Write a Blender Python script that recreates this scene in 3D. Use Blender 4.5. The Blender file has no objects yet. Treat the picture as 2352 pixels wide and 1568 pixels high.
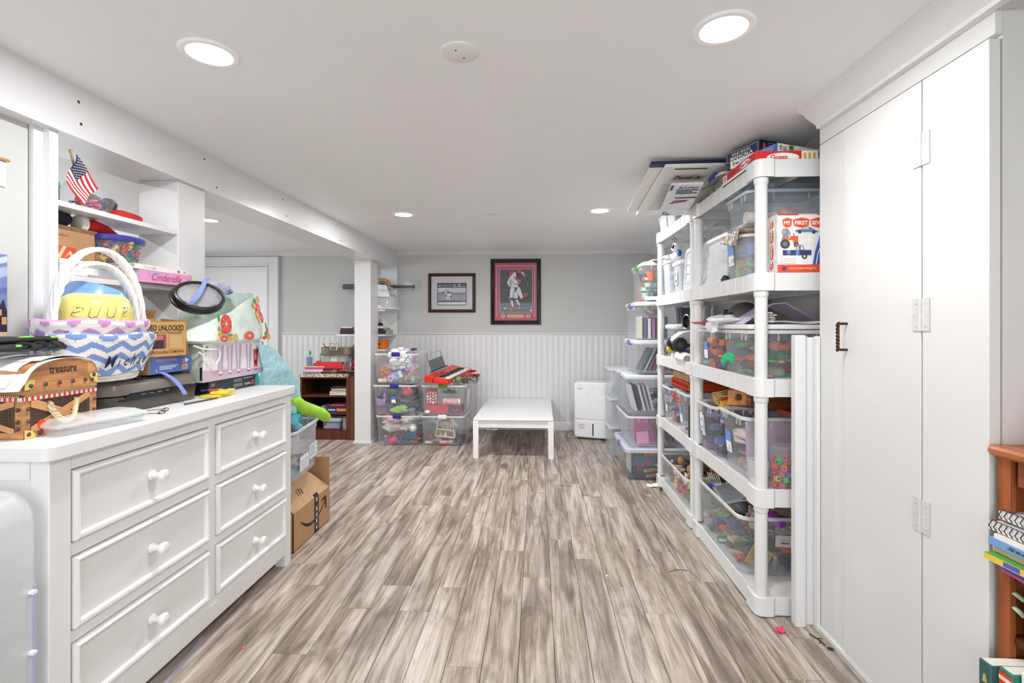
import bpy, bmesh, math, random
from mathutils import Vector, Matrix, Euler
random.seed(7)
SC = bpy.context.scene
COL = SC.collection
PI = math.pi
R = math.radians

# ------------------------------------------------------------------ camera, world, exposure
FPX, CX, HY, CH, YAW = 1140.0, 1176.0, 745.0, 1.29, math.atan(57 / 1140.0)
cam = bpy.data.cameras.new('camera')
cam.sensor_width = 36.0
cam.lens = FPX / 2352 * 36.0
cam.shift_y = -(784 - HY) / 2352.0
cam.clip_start = 0.05
camo = bpy.data.objects.new('camera', cam)
camo.location = (0, 0, CH)
camo.rotation_euler = (PI / 2, 0, YAW)
COL.objects.link(camo)
SC.camera = camo
world = bpy.data.worlds.new('world')
SC.world = world
world.use_nodes = True
world.node_tree.nodes['Background'].inputs[0].default_value = (0.93, 0.965, 1, 1)
world.node_tree.nodes['Background'].inputs[1].default_value = 3.4
SC.view_settings.view_transform = 'Standard'
SC.view_settings.look = 'None'
SC.view_settings.gamma = 1.0
SC.view_settings.use_curve_mapping = False
SC.view_settings.exposure = 0.42
SC.cycles.transparent_max_bounces = 40
SC.cycles.max_bounces = 12
SC.cycles.diffuse_bounces = 6
SC.cycles.use_denoising = True
SC.cycles.sample_clamp_indirect = 4.0
LAMP = 10.0          # watts of each recessed lamp

# ------------------------------------------------------------------ helpers
def lin(h):
    if not isinstance(h, str):
        return tuple(h)
    h = h.lstrip('#')
    o = []
    for i in (0, 2, 4):
        c = int(h[i:i + 2], 16) / 255.0
        o.append(c / 12.92 if c <= 0.04045 else ((c + 0.055) / 1.055) ** 2.4)
    return tuple(o)

MATS = {}
def M(col, rough=0.5, kind='plain', metal=0.0, amt=None):
    key = (col, rough, kind, metal, amt)
    if key in MATS:
        return MATS[key]
    m = bpy.data.materials.new(kind + '_' + str(col).strip('#'))
    MATS[key] = m
    m.use_nodes = True
    nt = m.node_tree
    nt.nodes.clear()
    N = nt.nodes.new
    L = nt.links.new
    out = N('ShaderNodeOutputMaterial')
    b = N('ShaderNodeBsdfPrincipled')
    c = lin(col)
    b.inputs['Roughness'].default_value = rough
    b.inputs['Metallic'].default_value = metal
    b.inputs['Base Color'].default_value = (*c, 1)
    tc = N('ShaderNodeTexCoord')
    ns = N('ShaderNodeTexNoise')
    L(tc.outputs['Object'], ns.inputs['Vector'])
    def vary(lo, hi, scale, detail=3.0):
        ns.inputs['Scale'].default_value = scale
        ns.inputs['Detail'].default_value = detail
        r = N('ShaderNodeValToRGB')
        r.color_ramp.elements[0].position = 0.3
        r.color_ramp.elements[1].position = 0.7
        r.color_ramp.elements[0].color = (*[max(0, x * lo) for x in c], 1)
        r.color_ramp.elements[1].color = (*[min(1, x * hi) for x in c], 1)
        L(ns.outputs['Fac'], r.inputs[0])
        L(r.outputs[0], b.inputs['Base Color'])
        return r
    def bump(strength, dist=0.002, node=None):
        bp = N('ShaderNodeBump')
        bp.inputs['Strength'].default_value = strength
        bp.inputs['Distance'].default_value = dist
        L((node or ns).outputs['Fac'], bp.inputs['Height'])
        L(bp.outputs[0], b.inputs['Normal'])
    last = b
    if kind == 'plain':
        vary(0.965, 1.03, 18)
    elif kind == 'paint':
        vary(0.985, 1.01, 2.5)
        n2 = N('ShaderNodeTexNoise'); n2.inputs['Scale'].default_value = 160
        L(tc.outputs['Object'], n2.inputs['Vector'])
        bump(0.04, 0.001, n2)
    elif kind == 'fabric':
        vary(0.8, 1.12, 14, 6)
        n2 = N('ShaderNodeTexNoise'); n2.inputs['Scale'].default_value = 35
        n2.inputs['Detail'].default_value = 4
        L(tc.outputs['Object'], n2.inputs['Vector'])
        bump(0.5, 0.006, n2)
    elif kind == 'card':
        vary(0.92, 1.05, 30, 6)
    elif kind == 'metal':
        vary(0.75, 1.1, 9, 5)
        b.inputs['Metallic'].default_value = 1.0
    elif kind == 'wood':
        mp = N('ShaderNodeMapping')
        mp.inputs['Scale'].default_value = amt or (30, 3, 30)
        L(tc.outputs['Object'], mp.inputs['Vector'])
        L(mp.outputs[0], ns.inputs['Vector'])
        vary(0.55, 1.25, 1.0, 6)
        bump(0.15, 0.002)
    elif kind in ('clear', 'frost', 'glass', 'film'):
        fac = amt if amt is not None else {'clear': 0.1, 'frost': 0.2, 'glass': 0.05, 'film': 0.2}[kind]
        tr = N('ShaderNodeBsdfTransparent')
        tr.inputs[0].default_value = (0.97, 0.975, 0.98, 1)
        b.inputs['Specular IOR Level'].default_value = 0.6
        fr = N('ShaderNodeLayerWeight'); fr.inputs['Blend'].default_value = 0.3
        pw = N('ShaderNodeMath'); pw.operation = 'POWER'; pw.inputs[1].default_value = 4.0
        L(fr.outputs['Facing'], pw.inputs[0])
        sc = N('ShaderNodeMath'); sc.operation = 'MULTIPLY'; sc.inputs[1].default_value = 0.5
        L(pw.outputs[0], sc.inputs[0])
        ad = N('ShaderNodeMath'); ad.operation = 'ADD'; ad.use_clamp = True
        L(sc.outputs[0], ad.inputs[0])
        r = N('ShaderNodeMapRange'); r.inputs[3].default_value = fac * 0.85; r.inputs[4].default_value = fac * 1.15
        ns.inputs['Scale'].default_value = 12
        L(ns.outputs['Fac'], r.inputs[0])
        L(r.outputs[0], ad.inputs[1])
        mx = N('ShaderNodeMixShader')
        L(ad.outputs[0], mx.inputs[0])
        L(tr.outputs[0], mx.inputs[1])
        L(b.outputs[0], mx.inputs[2])
        last = mx
        if kind == 'film':
            n2 = N('ShaderNodeTexNoise'); n2.inputs['Scale'].default_value = 25; n2.inputs['Detail'].default_value = 5
            L(tc.outputs['Object'], n2.inputs['Vector'])
            bump(1.0, 0.02, n2)
    elif kind == 'emit':
        b.inputs['Emission Color'].default_value = (*c, 1)
        b.inputs['Emission Strength'].default_value = amt
    L(last.outputs[0], out.inputs[0])
    return m

WHITE = '#f2f2f0'
class MB:
    def __init__(s):
        s.v, s.f, s.m = [], [], []
    def add(s, vs, fs, m=0, T=None):
        b = len(s.v)
        s.v += [tuple(T @ Vector(p)) for p in vs] if T is not None else [tuple(p) for p in vs]
        s.f += [tuple(b + i for i in f) for f in fs]
        s.m += [m] * len(fs)
        return s
    def box(s, x0, y0, z0, x1, y1, z1, m=0, T=None):
        vs = [(x0, y0, z0), (x1, y0, z0), (x1, y1, z0), (x0, y1, z0), (x0, y0, z1), (x1, y0, z1), (x1, y1, z1), (x0, y1, z1)]
        return s.add(vs, [(3, 2, 1, 0), (4, 5, 6, 7), (0, 1, 5, 4), (1, 2, 6, 5), (2, 3, 7, 6), (3, 0, 4, 7)], m, T)
    def loft(s, rings, m=0, a=True, b=True, T=None, loop=False):
        n = len(rings[0])
        vs = [p for r in rings for p in r]
        fs = []
        k = len(rings)
        for i in range(k if loop else k - 1):
            for j in range(n):
                fs.append((i * n + j, i * n + (j + 1) % n, ((i + 1) % k) * n + (j + 1) % n, ((i + 1) % k) * n + j))
        if a and not loop:
            fs.append(tuple(range(n - 1, -1, -1)))
        if b and not loop:
            fs.append(tuple((k - 1) * n + j for j in range(n)))
        return s.add(vs, fs, m, T)
    def tube(s, pts, r, n=8, m=0, loop=False, flat=1.0, T=None):
        pts = [Vector(p) for p in pts]
        rings = []
        k = len(pts)
        up = None
        for i, p in enumerate(pts):
            if loop:
                d = pts[(i + 1) % k] - pts[i - 1]
            else:
                d = pts[min(i + 1, k - 1)] - pts[max(i - 1, 0)]
            d = d.normalized() if d.length > 1e-9 else Vector((0, 0, 1))
            if up is None:
                up = Vector((0, 0, 1)) if abs(d.z) < 0.9 else Vector((0, 1, 0))
            x = d.cross(up)
            if x.length < 1e-4:
                x = d.orthogonal()
            x.normalize()
            up = x.cross(d).normalized()
            rr = r[i] if isinstance(r, (list, tuple)) else r
            rings.append([p + x * (rr * math.cos(2 * PI * j / n)) + up * (rr * flat * math.sin(2 * PI * j / n)) for j in range(n)])
        return s.loft(rings, m, T=T, loop=loop)
    def lathe(s, prof, n=24, m=0, T=None, loop=False):
        rings = [[(r * math.cos(2 * PI * j / n), r * math.sin(2 * PI * j / n), z) for j in range(n)] for r, z in prof]
        return s.loft(rings, m, T=T, loop=loop)
    def ball(s, c, r, n=10, m=0, T=None):
        if not isinstance(r, (list, tuple)):
            r = (r, r, r)
        k = max(4, n // 2)
        rings = []
        for i in range(k + 1):
            a = -PI / 2 + PI * i / k
            q = max(math.cos(a), 0.02)
            rings.append([(c[0] + r[0] * q * math.cos(2 * PI * j / n), c[1] + r[1] * q * math.sin(2 * PI * j / n), c[2] + r[2] * math.sin(a)) for j in range(n)])
        return s.loft(rings, m, T=T)
    def prism(s, poly, z0, z1, m=0, T=None):
        return s.loft([[(x, y, z0) for x, y in poly], [(x, y, z1) for x, y in poly]], m, T=T)
    def bar(s, p, q, w, h, m=0, up=(0, 0, 1), T=None):
        p, q = Vector(p), Vector(q)
        d = (q - p)
        L = d.length
        d.normalize()
        x = d.cross(Vector(up))
        if x.length < 1e-4:
            x = d.orthogonal()
        x.normalize()
        u = x.cross(d)
        rings = [[o + x * (a * w / 2) + u * (b * h / 2) for a, b in ((-1, -1), (1, -1), (1, 1), (-1, 1))] for o in (p, q)]
        return s.loft(rings, m, T=T)
    def sheet(s, fn, nu, nv, m=0, T=None):
        vs = [fn(i / nu, j / nv) for i in range(nu + 1) for j in range(nv + 1)]
        fs = [(i * (nv + 1) + j, (i + 1) * (nv + 1) + j, (i + 1) * (nv + 1) + j + 1, i * (nv + 1) + j + 1) for i in range(nu) for j in range(nv)]
        return s.add(vs, fs, m, T)
    def mesh(s, name, mats, smooth=True):
        me = bpy.data.meshes.new(name)
        me.from_pydata(s.v, [], s.f)
        for m in (mats if isinstance(mats, (list, tuple)) else [mats]):
            me.materials.append(m)
        me.polygons.foreach_set('material_index', s.m)
        bm = bmesh.new()
        bm.from_mesh(me)
        bmesh.ops.recalc_face_normals(bm, faces=bm.faces)
        if smooth:
            for f in bm.faces:
                f.smooth = True
            for e in bm.edges:
                if len(e.link_faces) != 2 or e.calc_face_angle(0) > 0.62:
                    e.smooth = False
        bm.to_mesh(me)
        bm.free()
        return me
    def build(s, name, mats, parent=None, loc=(0, 0, 0), rot=(0, 0, 0), smooth=True, bevel=0, solid=0, sub=0):
        o = bpy.data.objects.new(name, s.mesh(name, mats, smooth))
        link(o, parent, loc, rot)
        if sub:
            md = o.modifiers.new('sub', 'SUBSURF'); md.levels = sub; md.render_levels = sub
        if solid:
            md = o.modifiers.new('solid', 'SOLIDIFY'); md.thickness = solid; md.offset = 0
        if bevel:
            md = o.modifiers.new('bevel', 'BEVEL'); md.width = bevel; md.segments = 2
            md.limit_method = 'ANGLE'; md.angle_limit = R(40)
        return o

def link(o, parent=None, loc=(0, 0, 0), rot=(0, 0, 0)):
    COL.objects.link(o)
    if parent is not None:
        o.parent = parent
    o.location = loc
    o.rotation_euler = rot if isinstance(rot, (list, tuple, Euler)) else (0, 0, rot)
    return o

def tag(o, label, cat, group=None, kind=None):
    o['label'] = label
    o['category'] = cat
    if group: o['group'] = group
    if kind: o['kind'] = kind
    return o

def thing(name, label, cat, loc=(0, 0, 0), rot=0, group=None):
    o = bpy.data.objects.new(name, None)
    o.empty_display_size = 0.05
    link(o, None, loc, rot)
    return tag(o, label, cat, group)

def solo(name, mb, mats, label, cat, loc=(0, 0, 0), rot=0, group=None, **k):
    return tag(mb.build(name, mats, None, loc, rot, **k), label, cat, group)

def struct(name, mb, mats, label, loc=(0, 0, 0), rot=0, **k):
    o = mb.build(name, mats, None, loc, rot, **k)
    o['kind'] = 'structure'
    o['label'] = label
    return o

def copy_thing(o, loc, rot=None, label=None):
    r = o.copy(); COL.objects.link(r)
    r.location = loc
    if rot is not None: r.rotation_euler = (0, 0, rot)
    if label: r['label'] = label
    for ch in list(o.children):
        c = ch.copy(); COL.objects.link(c); c.parent = r
        for g in list(ch.children):
            d = g.copy(); COL.objects.link(d); d.parent = c
    return r

def rrect(w, d, r, z, n=4, cx=0, cy=0):
    pts = []
    r = max(min(r, w / 2 - 1e-4, d / 2 - 1e-4), 1e-4)
    for (sx, sy, a0) in ((1, -1, -90), (1, 1, 0), (-1, 1, 90), (-1, -1, 180)):
        for i in range(n + 1):
            a = R(a0 + 90 * i / n)
            pts.append((cx + sx * (w / 2 - r) + r * math.cos(a), cy + sy * (d / 2 - r) + r * math.sin(a), z))
    return pts

def rotz(a): return Matrix.Rotation(a, 4, 'Z')
def tr(x, y, z): return Matrix.Translation((x, y, z))
def frame(o, ux, uy):
    ux, uy = Vector(ux).normalized(), Vector(uy).normalized()
    n = ux.cross(uy)
    m = Matrix((ux, uy, n)).transposed().to_4x4()
    m.translation = Vector(o)
    return m

# flat print: polygons laid on a face.  frame() puts x, y in the face and z out of it
def rect(x0, y0, x1, y1): return [(x0, y0), (x1, y0), (x1, y1), (x0, y1)]
def disc(cx, cy, r, n=16, ry=None): return [(cx + r * math.cos(2 * PI * i / n), cy + (ry or r) * math.sin(2 * PI * i / n)) for i in range(n)]
def line2(pts, w):
    out = []
    for (a, b) in zip(pts[:-1], pts[1:]):
        d = Vector((b[0] - a[0], b[1] - a[1])); L = d.length or 1e-6
        nx, ny = -d.y / L * w / 2, d.x / L * w / 2
        out.append([(a[0] + nx, a[1] + ny), (a[0] - nx, a[1] - ny), (b[0] - nx, b[1] - ny), (b[0] + nx, b[1] + ny)])
    return out
def decal(parent, name, T, items, rough=0.5, lift=0.0006, label=None):
    """items: (colour, poly or [polys])"""
    mb = MB(); cols = []; z = lift
    for col, pl in items:
        if col not in cols: cols.append(col)
        for p in (pl if isinstance(pl[0][0], (list, tuple)) else [pl]):
            mb.add([(x, y, z) for x, y in p], [tuple(range(len(p)))], cols.index(col), T)
            z += 0.00004
    o = mb.build(name, [M(c, rough) for c in cols], parent, smooth=False)
    if label: o['label'] = label
    return o

TEXTS = []
def text(parent, s, col, T, x, y, w=None, h=None, shear=0, bold=0.0, name='lettering', lift=0.0014, space=1.0, rough=0.5):
    """lettering whose lower left corner is at x, y of face frame T; w, h are the size of the finished words"""
    cu = bpy.data.curves.new(name, 'FONT')
    cu.body = s
    cu.shear = shear
    cu.offset = bold
    cu.space_character = space
    cu.resolution_u = 2
    o = bpy.data.objects.new(name, cu)
    COL.objects.link(o)
    TEXTS.append((o, parent, T, x, y, w, h, lift, M(col, rough), name))
def finish_texts():
    dg = bpy.context.evaluated_depsgraph_get()
    dg.update()
    for o, parent, T, x, y, w, h, lift, mat, name in TEXTS:
        me = bpy.data.meshes.new_from_object(o.evaluated_get(dg))
        if len(me.vertices) == 0:
            continue
        xs = [v.co.x for v in me.vertices]; ys = [v.co.y for v in me.vertices]
        x0, y0, dx, dy = min(xs), min(ys), max(xs) - min(xs), max(ys) - min(ys)
        sx = w / dx if w else h / dy
        sy = h / dy if h else sx
        for v in me.vertices:
            v.co = T @ Vector((x + (v.co.x - x0) * sx, y + (v.co.y - y0) * sy, lift))
        me.materials.clear(); me.materials.append(mat)
        me.name = name
        n = bpy.data.objects.new('lettering', me)
        COL.objects.link(n)
        if parent is not None: n.parent = parent
    for t in TEXTS:
        cu = t[0].data
        bpy.data.objects.remove(t[0]); bpy.data.curves.remove(cu)
# ------------------------------------------------------------------ the room
XR, YB, ZC = 1.42, 6.1, 2.19          # right wall, back wall, ceiling
XL, YF = -4.7, -2.6
CEIL = M('#f0f1f2', 0.5, 'paint')
GREY = M('#c8c8c6', 0.6, 'paint')
TRIM = M('#e6e6e7', 0.35, 'paint')
SEMI = M('#e2e2e2', 0.3, 'paint')

def plank_mat():
    m = bpy.data.materials.new('laminate_plank'); m.use_nodes = True
    nt = m.node_tree; N = nt.nodes.new; L = nt.links.new
    b = nt.nodes['Principled BSDF']
    tc = N('ShaderNodeTexCoord'); oi = N('ShaderNodeObjectInfo')
    mul = N('ShaderNodeVectorMath'); mul.operation = 'SCALE'; mul.inputs['Scale'].default_value = 37.0
    cmb = N('ShaderNodeCombineXYZ')
    L(oi.outputs['Random'], cmb.inputs[0]); L(oi.outputs['Random'], cmb.inputs[1]); L(oi.outputs['Random'], cmb.inputs[2])
    L(cmb.outputs[0], mul.inputs[0])
    add = N('ShaderNodeVectorMath'); add.operation = 'ADD'
    L(tc.outputs['Object'], add.inputs[0]); L(mul.outputs[0], add.inputs[1])
    def noise(scale, sc, detail, dist=0.0, rough=0.6):
        mp = N('ShaderNodeMapping'); mp.inputs['Scale'].default_value = scale
        L(add.outputs[0], mp.inputs['Vector'])
        n = N('ShaderNodeTexNoise'); n.inputs['Scale'].default_value = sc; n.inputs['Detail'].default_value = detail
        n.inputs['Distortion'].default_value = dist; n.inputs['Roughness'].default_value = rough
        L(mp.outputs[0], n.inputs['Vector'])
        return n
    n1 = noise((19, 1.8, 1), 1.0, 8, 0.8)
    n2 = noise((95, 3.0, 1), 1.0, 5, 0.3)
    n3 = noise((9, 4.5, 1), 1.0, 4, 1.2)
    n4 = noise((40, 260, 1), 1.0, 2)
    def ramp(n, stops):
        r = N('ShaderNodeValToRGB')
        e = r.color_ramp.elements
        e[0].position, e[1].position = stops[0][0], stops[-1][0]
        e[0].color, e[1].color = (*lin(stops[0][1]), 1), (*lin(stops[-1][1]), 1)
        for p, c in stops[1:-1]:
            q = e.new(p); q.color = (*lin(c), 1)
        L(n.outputs['Fac'], r.inputs[0])
        return r
    r1 = ramp(n1, [(0.3, '#766b62'), (0.43, '#998c81'), (0.52, '#b6aa9f'), (0.66, '#d4cac1')])
    r2 = ramp(n2, [(0.33, '#8f8175'), (0.46, '#ebe5df'), (0.62, '#ffffff')])
    r3 = ramp(n3, [(0.3, '#8d827a'), (0.5, '#ffffff'), (0.8, '#ffffff')])
    def mix(a, bb, f, mode='MULTIPLY'):
        x = N('ShaderNodeMix'); x.data_type = 'RGBA'; x.blend_type = mode
        x.inputs['Factor'].default_value = f
        L(a, x.inputs[6]); L(bb, x.inputs[7])
        return x.outputs[2]
    c = mix(r1.outputs[0], r2.outputs[0], 0.55)
    c = mix(c, r3.outputs[0], 0.36)
    hv = N('ShaderNodeHueSaturation')
    mr = N('ShaderNodeMapRange'); mr.inputs[3].default_value = 0.92; mr.inputs[4].default_value = 1.06
    L(oi.outputs['Random'], mr.inputs[0]); L(mr.outputs[0], hv.inputs['Value'])
    L(c, hv.inputs['Color'])
    L(hv.outputs[0], b.inputs['Base Color'])
    b.inputs['Roughness'].default_value = 0.36
    bp = N('ShaderNodeBump'); bp.inputs['Strength'].default_value = 0.12; bp.inputs['Distance'].default_value = 0.002
    L(n4.outputs['Fac'], bp.inputs['Height']); L(bp.outputs[0], b.inputs['Normal'])
    return m
PLANK = plank_mat()
PW, PL = 0.1383, 1.29
floor = struct('floor', MB().box(XL, YF, -0.06, 2.4, YB, -0.006), M('#4a423c', 0.8), 'grey brown laminate plank floor')
KNOWN = {0: 2.993, 1: 2.753, 2: 2.467, 3: 2.246, -1: 2.534, -2: 2.83, -3: 1.86, -4: 2.42}
def plank_mb(x0, y0, x1, y1, mb=None):
    g, h = 0.0008, 0.0016
    mb = mb or MB()
    a = [(x0 + g, y0 + g), (x1 - g, y0 + g), (x1 - g, y1 - g), (x0 + g, y1 - g)]
    b = [(x0 + g + h, y0 + g + h), (x1 - g - h, y0 + g + h), (x1 - g - h, y1 - g - h), (x0 + g + h, y1 - g - h)]
    return mb.loft([[(x, y, -0.007) for x, y in a], [(x, y, -0.0016) for x, y in a], [(x, y, 0) for x, y in b]], a=False)
rest = MB()
npl = 0
rnd = random.Random(3)
for k in range(-35, 17):
    x0 = 0.069 + k * PW
    j = KNOWN.get(k, rnd.uniform(0, PL))
    y = j - PL * math.ceil((j - YF) / PL)
    while y < YB:
        a, b_ = max(y, YF), min(y + PL, YB)
        y += PL
        if b_ - a < 0.02 or x0 < XL - .1 or x0 + PW > 2.4: continue
        if -17 <= k <= 9 and b_ > 1.0 and npl < 290:
            xc, yc = x0 + PW / 2, (a + b_) / 2
            o = plank_mb(x0 - xc, a - yc, x0 + PW - xc, b_ - yc).build('plank', PLANK, floor, (xc, yc, 0), smooth=False)
            npl += 1
        else:
            plank_mb(x0, a, x0 + PW, b_, rest)
o = rest.build('plank', PLANK, floor, smooth=False)
o['kind'] = 'stuff'

ceiling = struct('ceiling', MB().box(XL, YF, ZC, 2.4, YB + .1, ZC + 0.1), CEIL, 'white painted basement ceiling')
struct('wall_back', MB().box(XL, YB, 0, 2.4, YB + 0.12, ZC), GREY, 'grey far wall above white beadboard')
struct('wall_right', MB().box(XR, 2.16, 0, XR + 0.12, YB, ZC), GREY, 'grey wall behind the white plastic shelving')
wl = MB()
for q in ((YF, 0, 2.2, ZC), (5.2, 0, YB, ZC), (2.2, 0, 5.2, .85), (2.2, 1.95, 5.2, ZC)): wl.box(XL - .12, q[0], q[1], XL, q[2], q[3])
struct('wall_left', wl, GREY, 'grey side wall of the room past the beam, with an added window')
w1 = bpy.data.objects.new('added_window', None); COL.objects.link(w1); w1['kind'] = 'structure'; w1['label'] = 'added unseen wide window in the side wall of the room past the beam'  # unseen opening added to let cool daylight into the room past the beam
for q in (2.2, 3.67, 5.14): MB().box(XL - .1, q, .85, XL - .04, q + .06, 1.95).build('frame', TRIM, w1)
for q in (.85, 1.89): MB().box(XL - .1, 2.2, q, XL - .04, 5.2, q + .06).build('frame', TRIM, w1)
MB().box(XL - .075, 2.24, .9, XL - .069, 5.16, 1.9).build('pane', M('#ffffff', .02, 'glass', amt=.02), w1)
po = bpy.data.lights.new('daylight_portal', 'AREA'); po.shape = 'RECTANGLE'; po.size = 1.05; po.size_y = 2.95; po.cycles.is_portal = True
link(bpy.data.objects.new('daylight_portal', po), None, (XL - .02, 3.7, 1.4), (0, -PI / 2, 0))
fw = MB()
for q in ((XL, 0, -1.9, ZC), (1.0, 0, 2.4, ZC), (-1.9, 2.03, 1.0, ZC)): fw.box(q[0], YF - 0.12, q[1], q[2], YF, q[3])
struct('wall_front', fw, GREY, 'grey wall with the added glass door behind the viewer')
d3 = bpy.data.objects.new('added_door', None); COL.objects.link(d3); d3['kind'] = 'structure'; d3['label'] = 'added unseen wide sliding glass door behind the viewer'  # unseen opening added behind the camera so sky light brightens the room
for q in (-1.9, -.49, .94): MB().box(q, YF - 0.1, 0, q + .06, YF - .04, 2.03).build('frame', TRIM, d3)
for q in (0, 1.97): MB().box(-1.9, YF - 0.1, q, 1.0, YF - .04, q + .06).build('frame', TRIM, d3)
MB().box(-1.86, YF - .075, .04, .96, YF - .069, 1.99).build('pane', M('#ffffff', .02, 'glass', amt=.02), d3)
po = bpy.data.lights.new('daylight_portal', 'AREA'); po.shape = 'RECTANGLE'; po.size = 2.8; po.size_y = 1.95; po.cycles.is_portal = True
link(bpy.data.objects.new('daylight_portal', po), None, (-.45, YF - .02, 1.0), (PI / 2, 0, 0))
struct('wall_rear_right', MB().box(1.62, YF, 0, 1.74, 1.36, ZC), GREY, 'grey side wall beside the wooden bookcase')
# wainscot of separate beadboard strips
RAILZ = 1.178
wain = bpy.data.objects.new('trim_1', None); COL.objects.link(wain)
wain['kind'] = 'structure'; wain['label'] = 'white beadboard wainscot along the far wall'
BW = 0.0695
nb = 0
x = -3.2
slat_mesh = None
while x < XR - 0.02:
    if slat_mesh is None:
        w = BW
        prof = [(0.0, -0.006), (0.0025, -0.0085), (0.007, -0.011), (w - 0.014, -0.011), (w - 0.009, -0.0095), (w - 0.006, -0.011), (w - 0.002, -0.0085), (w, -0.006), (w, 0.0), (0.0, 0.0)]
        mb = MB().loft([[(px, py, 0.1) for px, py in prof], [(px, py, RAILZ - 0.01) for px, py in prof]])
        slat_mesh = mb.mesh('beadboard_strip', SEMI)
    o = bpy.data.objects.new('beadboard_strip', slat_mesh)
    link(o, wain, (x, YB, 0)); nb += 1
    x += BW
def molding(name, prof, p, q, out, label, mat=TRIM, parent=None):
    """profile (o, z): o measured along `out`, swept from p to q"""
    p, q, out = Vector(p), Vector(q), Vector(out)
    mb = MB().loft([[c + out * a + Vector((0, 0, b)) for a, b in prof] for c in (p, q)])
    o = mb.build(name, mat, parent)
    if parent is None:
        o['kind'] = 'structure'; o['label'] = label
    return o
RAIL = [(0, -0.035), (0.014, -0.035), (0.014, -0.018), (0.022, -0.012), (0.03, 0.0), (0.026, 0.008), (0, 0.008)]
BASE = [(0, 0), (0.016, 0), (0.016, 0.085), (0.011, 0.1), (0.004, 0.106), (0, 0.106)]
CROWN = [(0, 0), (0.07, 0), (0.07, -0.008), (0.056, -0.014), (0.045, -0.028), (0.03, -0.04), (0.018, -0.052), (0.016, -0.062), (0, -0.062)]
molding('trim_2', RAIL, (-3.2, YB, RAILZ), (XR, YB, RAILZ), (0, -1, 0), 'white chair rail on the far wall')
molding('baseboard_back', BASE, (-3.2, YB, 0), (XR, YB, 0), (0, -1, 0), 'white baseboard under the beadboard')
molding('trim_3', [(a * .8, b * .6) for a, b in CROWN], (XL, YB, ZC), (XR, YB, ZC), (0, -1, 0), 'white crown molding along the far wall')
molding('trim_4', CROWN, (XR, 2.17, ZC), (XR, YB, ZC), (-1, 0, 0), 'white crown molding above the plastic shelving')
# beam, columns
BX0, BX1, BZ = -2.0, -1.728, 1.995
beam = struct('beam', MB().box(BX0, YF, BZ, BX1, YB, ZC), M('#e0e0e1', 0.3, 'paint'), 'white boxed ceiling beam with screw holes')
hole = MB().lathe([(0.0001, 0.0006), (0.006, 0.0006), (0.006, 0)], 8).mesh('screw_hole', M('#4d443c', 0.8))
for (y, z) in ((1.79, 2.13), (1.8, 1.995 + .055), (2.5, 2.15), (2.6, 2.03), (3.3, 2.14), (3.35, 2.04), (4.2, 2.15), (4.3, 2.03), (5.2, 2.14), (5.7, 2.02)):
    o = bpy.data.objects.new('screw_hole', hole); link(o, beam, (BX1, y, z), (0, PI / 2, 0))
col1 = struct('column', MB().box(-1.985, 5.315, 0, -1.805, 5.57, BZ), SEMI, 'white square column under the beam beside the stacked bins', bevel=0.003)
MB().box(-1.997, 5.303, 0, -1.793, 5.582, 0.018).build('plinth', TRIM, col1)
struct('column', MB().box(-1.955, 2.343, 0, -1.752, 2.541, BZ), SEMI, 'white boxed column at the end of the built-in shelves', bevel=0.003)
struct('wall_left_partition', MB().box(-1.96, YF, 0, -1.79, 1.66, BZ), GREY, 'grey partition under the beam behind the treasure box')
struct('trim_5', MB().box(-1.955, 1.665, 0, -1.775, 1.70, BZ).box(-1.955, 1.70, 0, -1.752, 1.734, BZ), SEMI, 'white upright casing left of the built-in shelves')
# door with casing at the far left of the back wall
d1 = bpy.data.objects.new('door_1', None); COL.objects.link(d1); d1['kind'] = 'structure'; d1['label'] = 'white door in wide casing on the far left'
MB().box(-4.25, YB - 0.02, 0.01, -3.36, YB - 0.001, 2.02).build('door_leaf', M('#f3f4f6', 0.4, 'paint'), d1)
c = MB()
c.box(-3.36, YB - 0.045, 0, -3.235, YB - 0.001, 2.14).box(-4.4, YB - 0.045, 2.02, -3.36, YB - 0.001, 2.14).box(-4.4, YB - 0.045, 0, -4.25, YB - 0.001, 2.02)
c.box(-3.385, YB - 0.055, 0, -3.36, YB - 0.002, 2.045).box(-4.4, YB - 0.055, 2.02, -3.385, YB - 0.002, 2.045)
c.build('casing', TRIM, d1, bevel=0.003)
# closet block on the right
CXF, CY0, CY1 = 1.2, 1.364, 2.171
struct('wall_closet', MB().box(CXF + 0.02, CY0, 0, 1.62, CY1, ZC), M('#d3d3d2', 0.5, 'paint'), 'closet block between the shelving and the bookcase')
DZ = 2.053
DOORF = M('#dcdcdb', 0.3, 'paint')
struct('trim_6', MB().box(CXF, 1.991, 0, CXF + 0.02, CY1, DZ - 0.003).box(CXF, CY0, DZ, CXF + 0.02, CY1, ZC), DOORF, 'white closet face frame above and beside the door', bevel=0.0015)
molding('trim_7', [(a * 1.45, b * 1.25) for a, b in CROWN], (CXF, CY0 - 0.9, ZC), (CXF, CY1 - 0.02, ZC), (-1, 0, 0), 'white crown molding over the closet door')
struct('wall_closet_header', MB().box(CXF, CY0 - 0.9, DZ + 0.06, 1.62, CY0, ZC), GREY, 'grey soffit over the wooden bookcase')
struct('trim_8', MB().box(CXF - 0.001, CY0 + .003, 0, CXF + 0.02, 1.985, 0.028).box(CXF - 0.008, CY0 + .003, 0, CXF, CY1, 0.012), TRIM, 'white toe kick under the closet door')
d2 = bpy.data.objects.new('door_2', None); COL.objects.link(d2); d2['kind'] = 'structure'; d2['label'] = 'white flush folding closet door'
DOOR = M('#dcdcdb', 0.3, 'paint')
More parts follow.
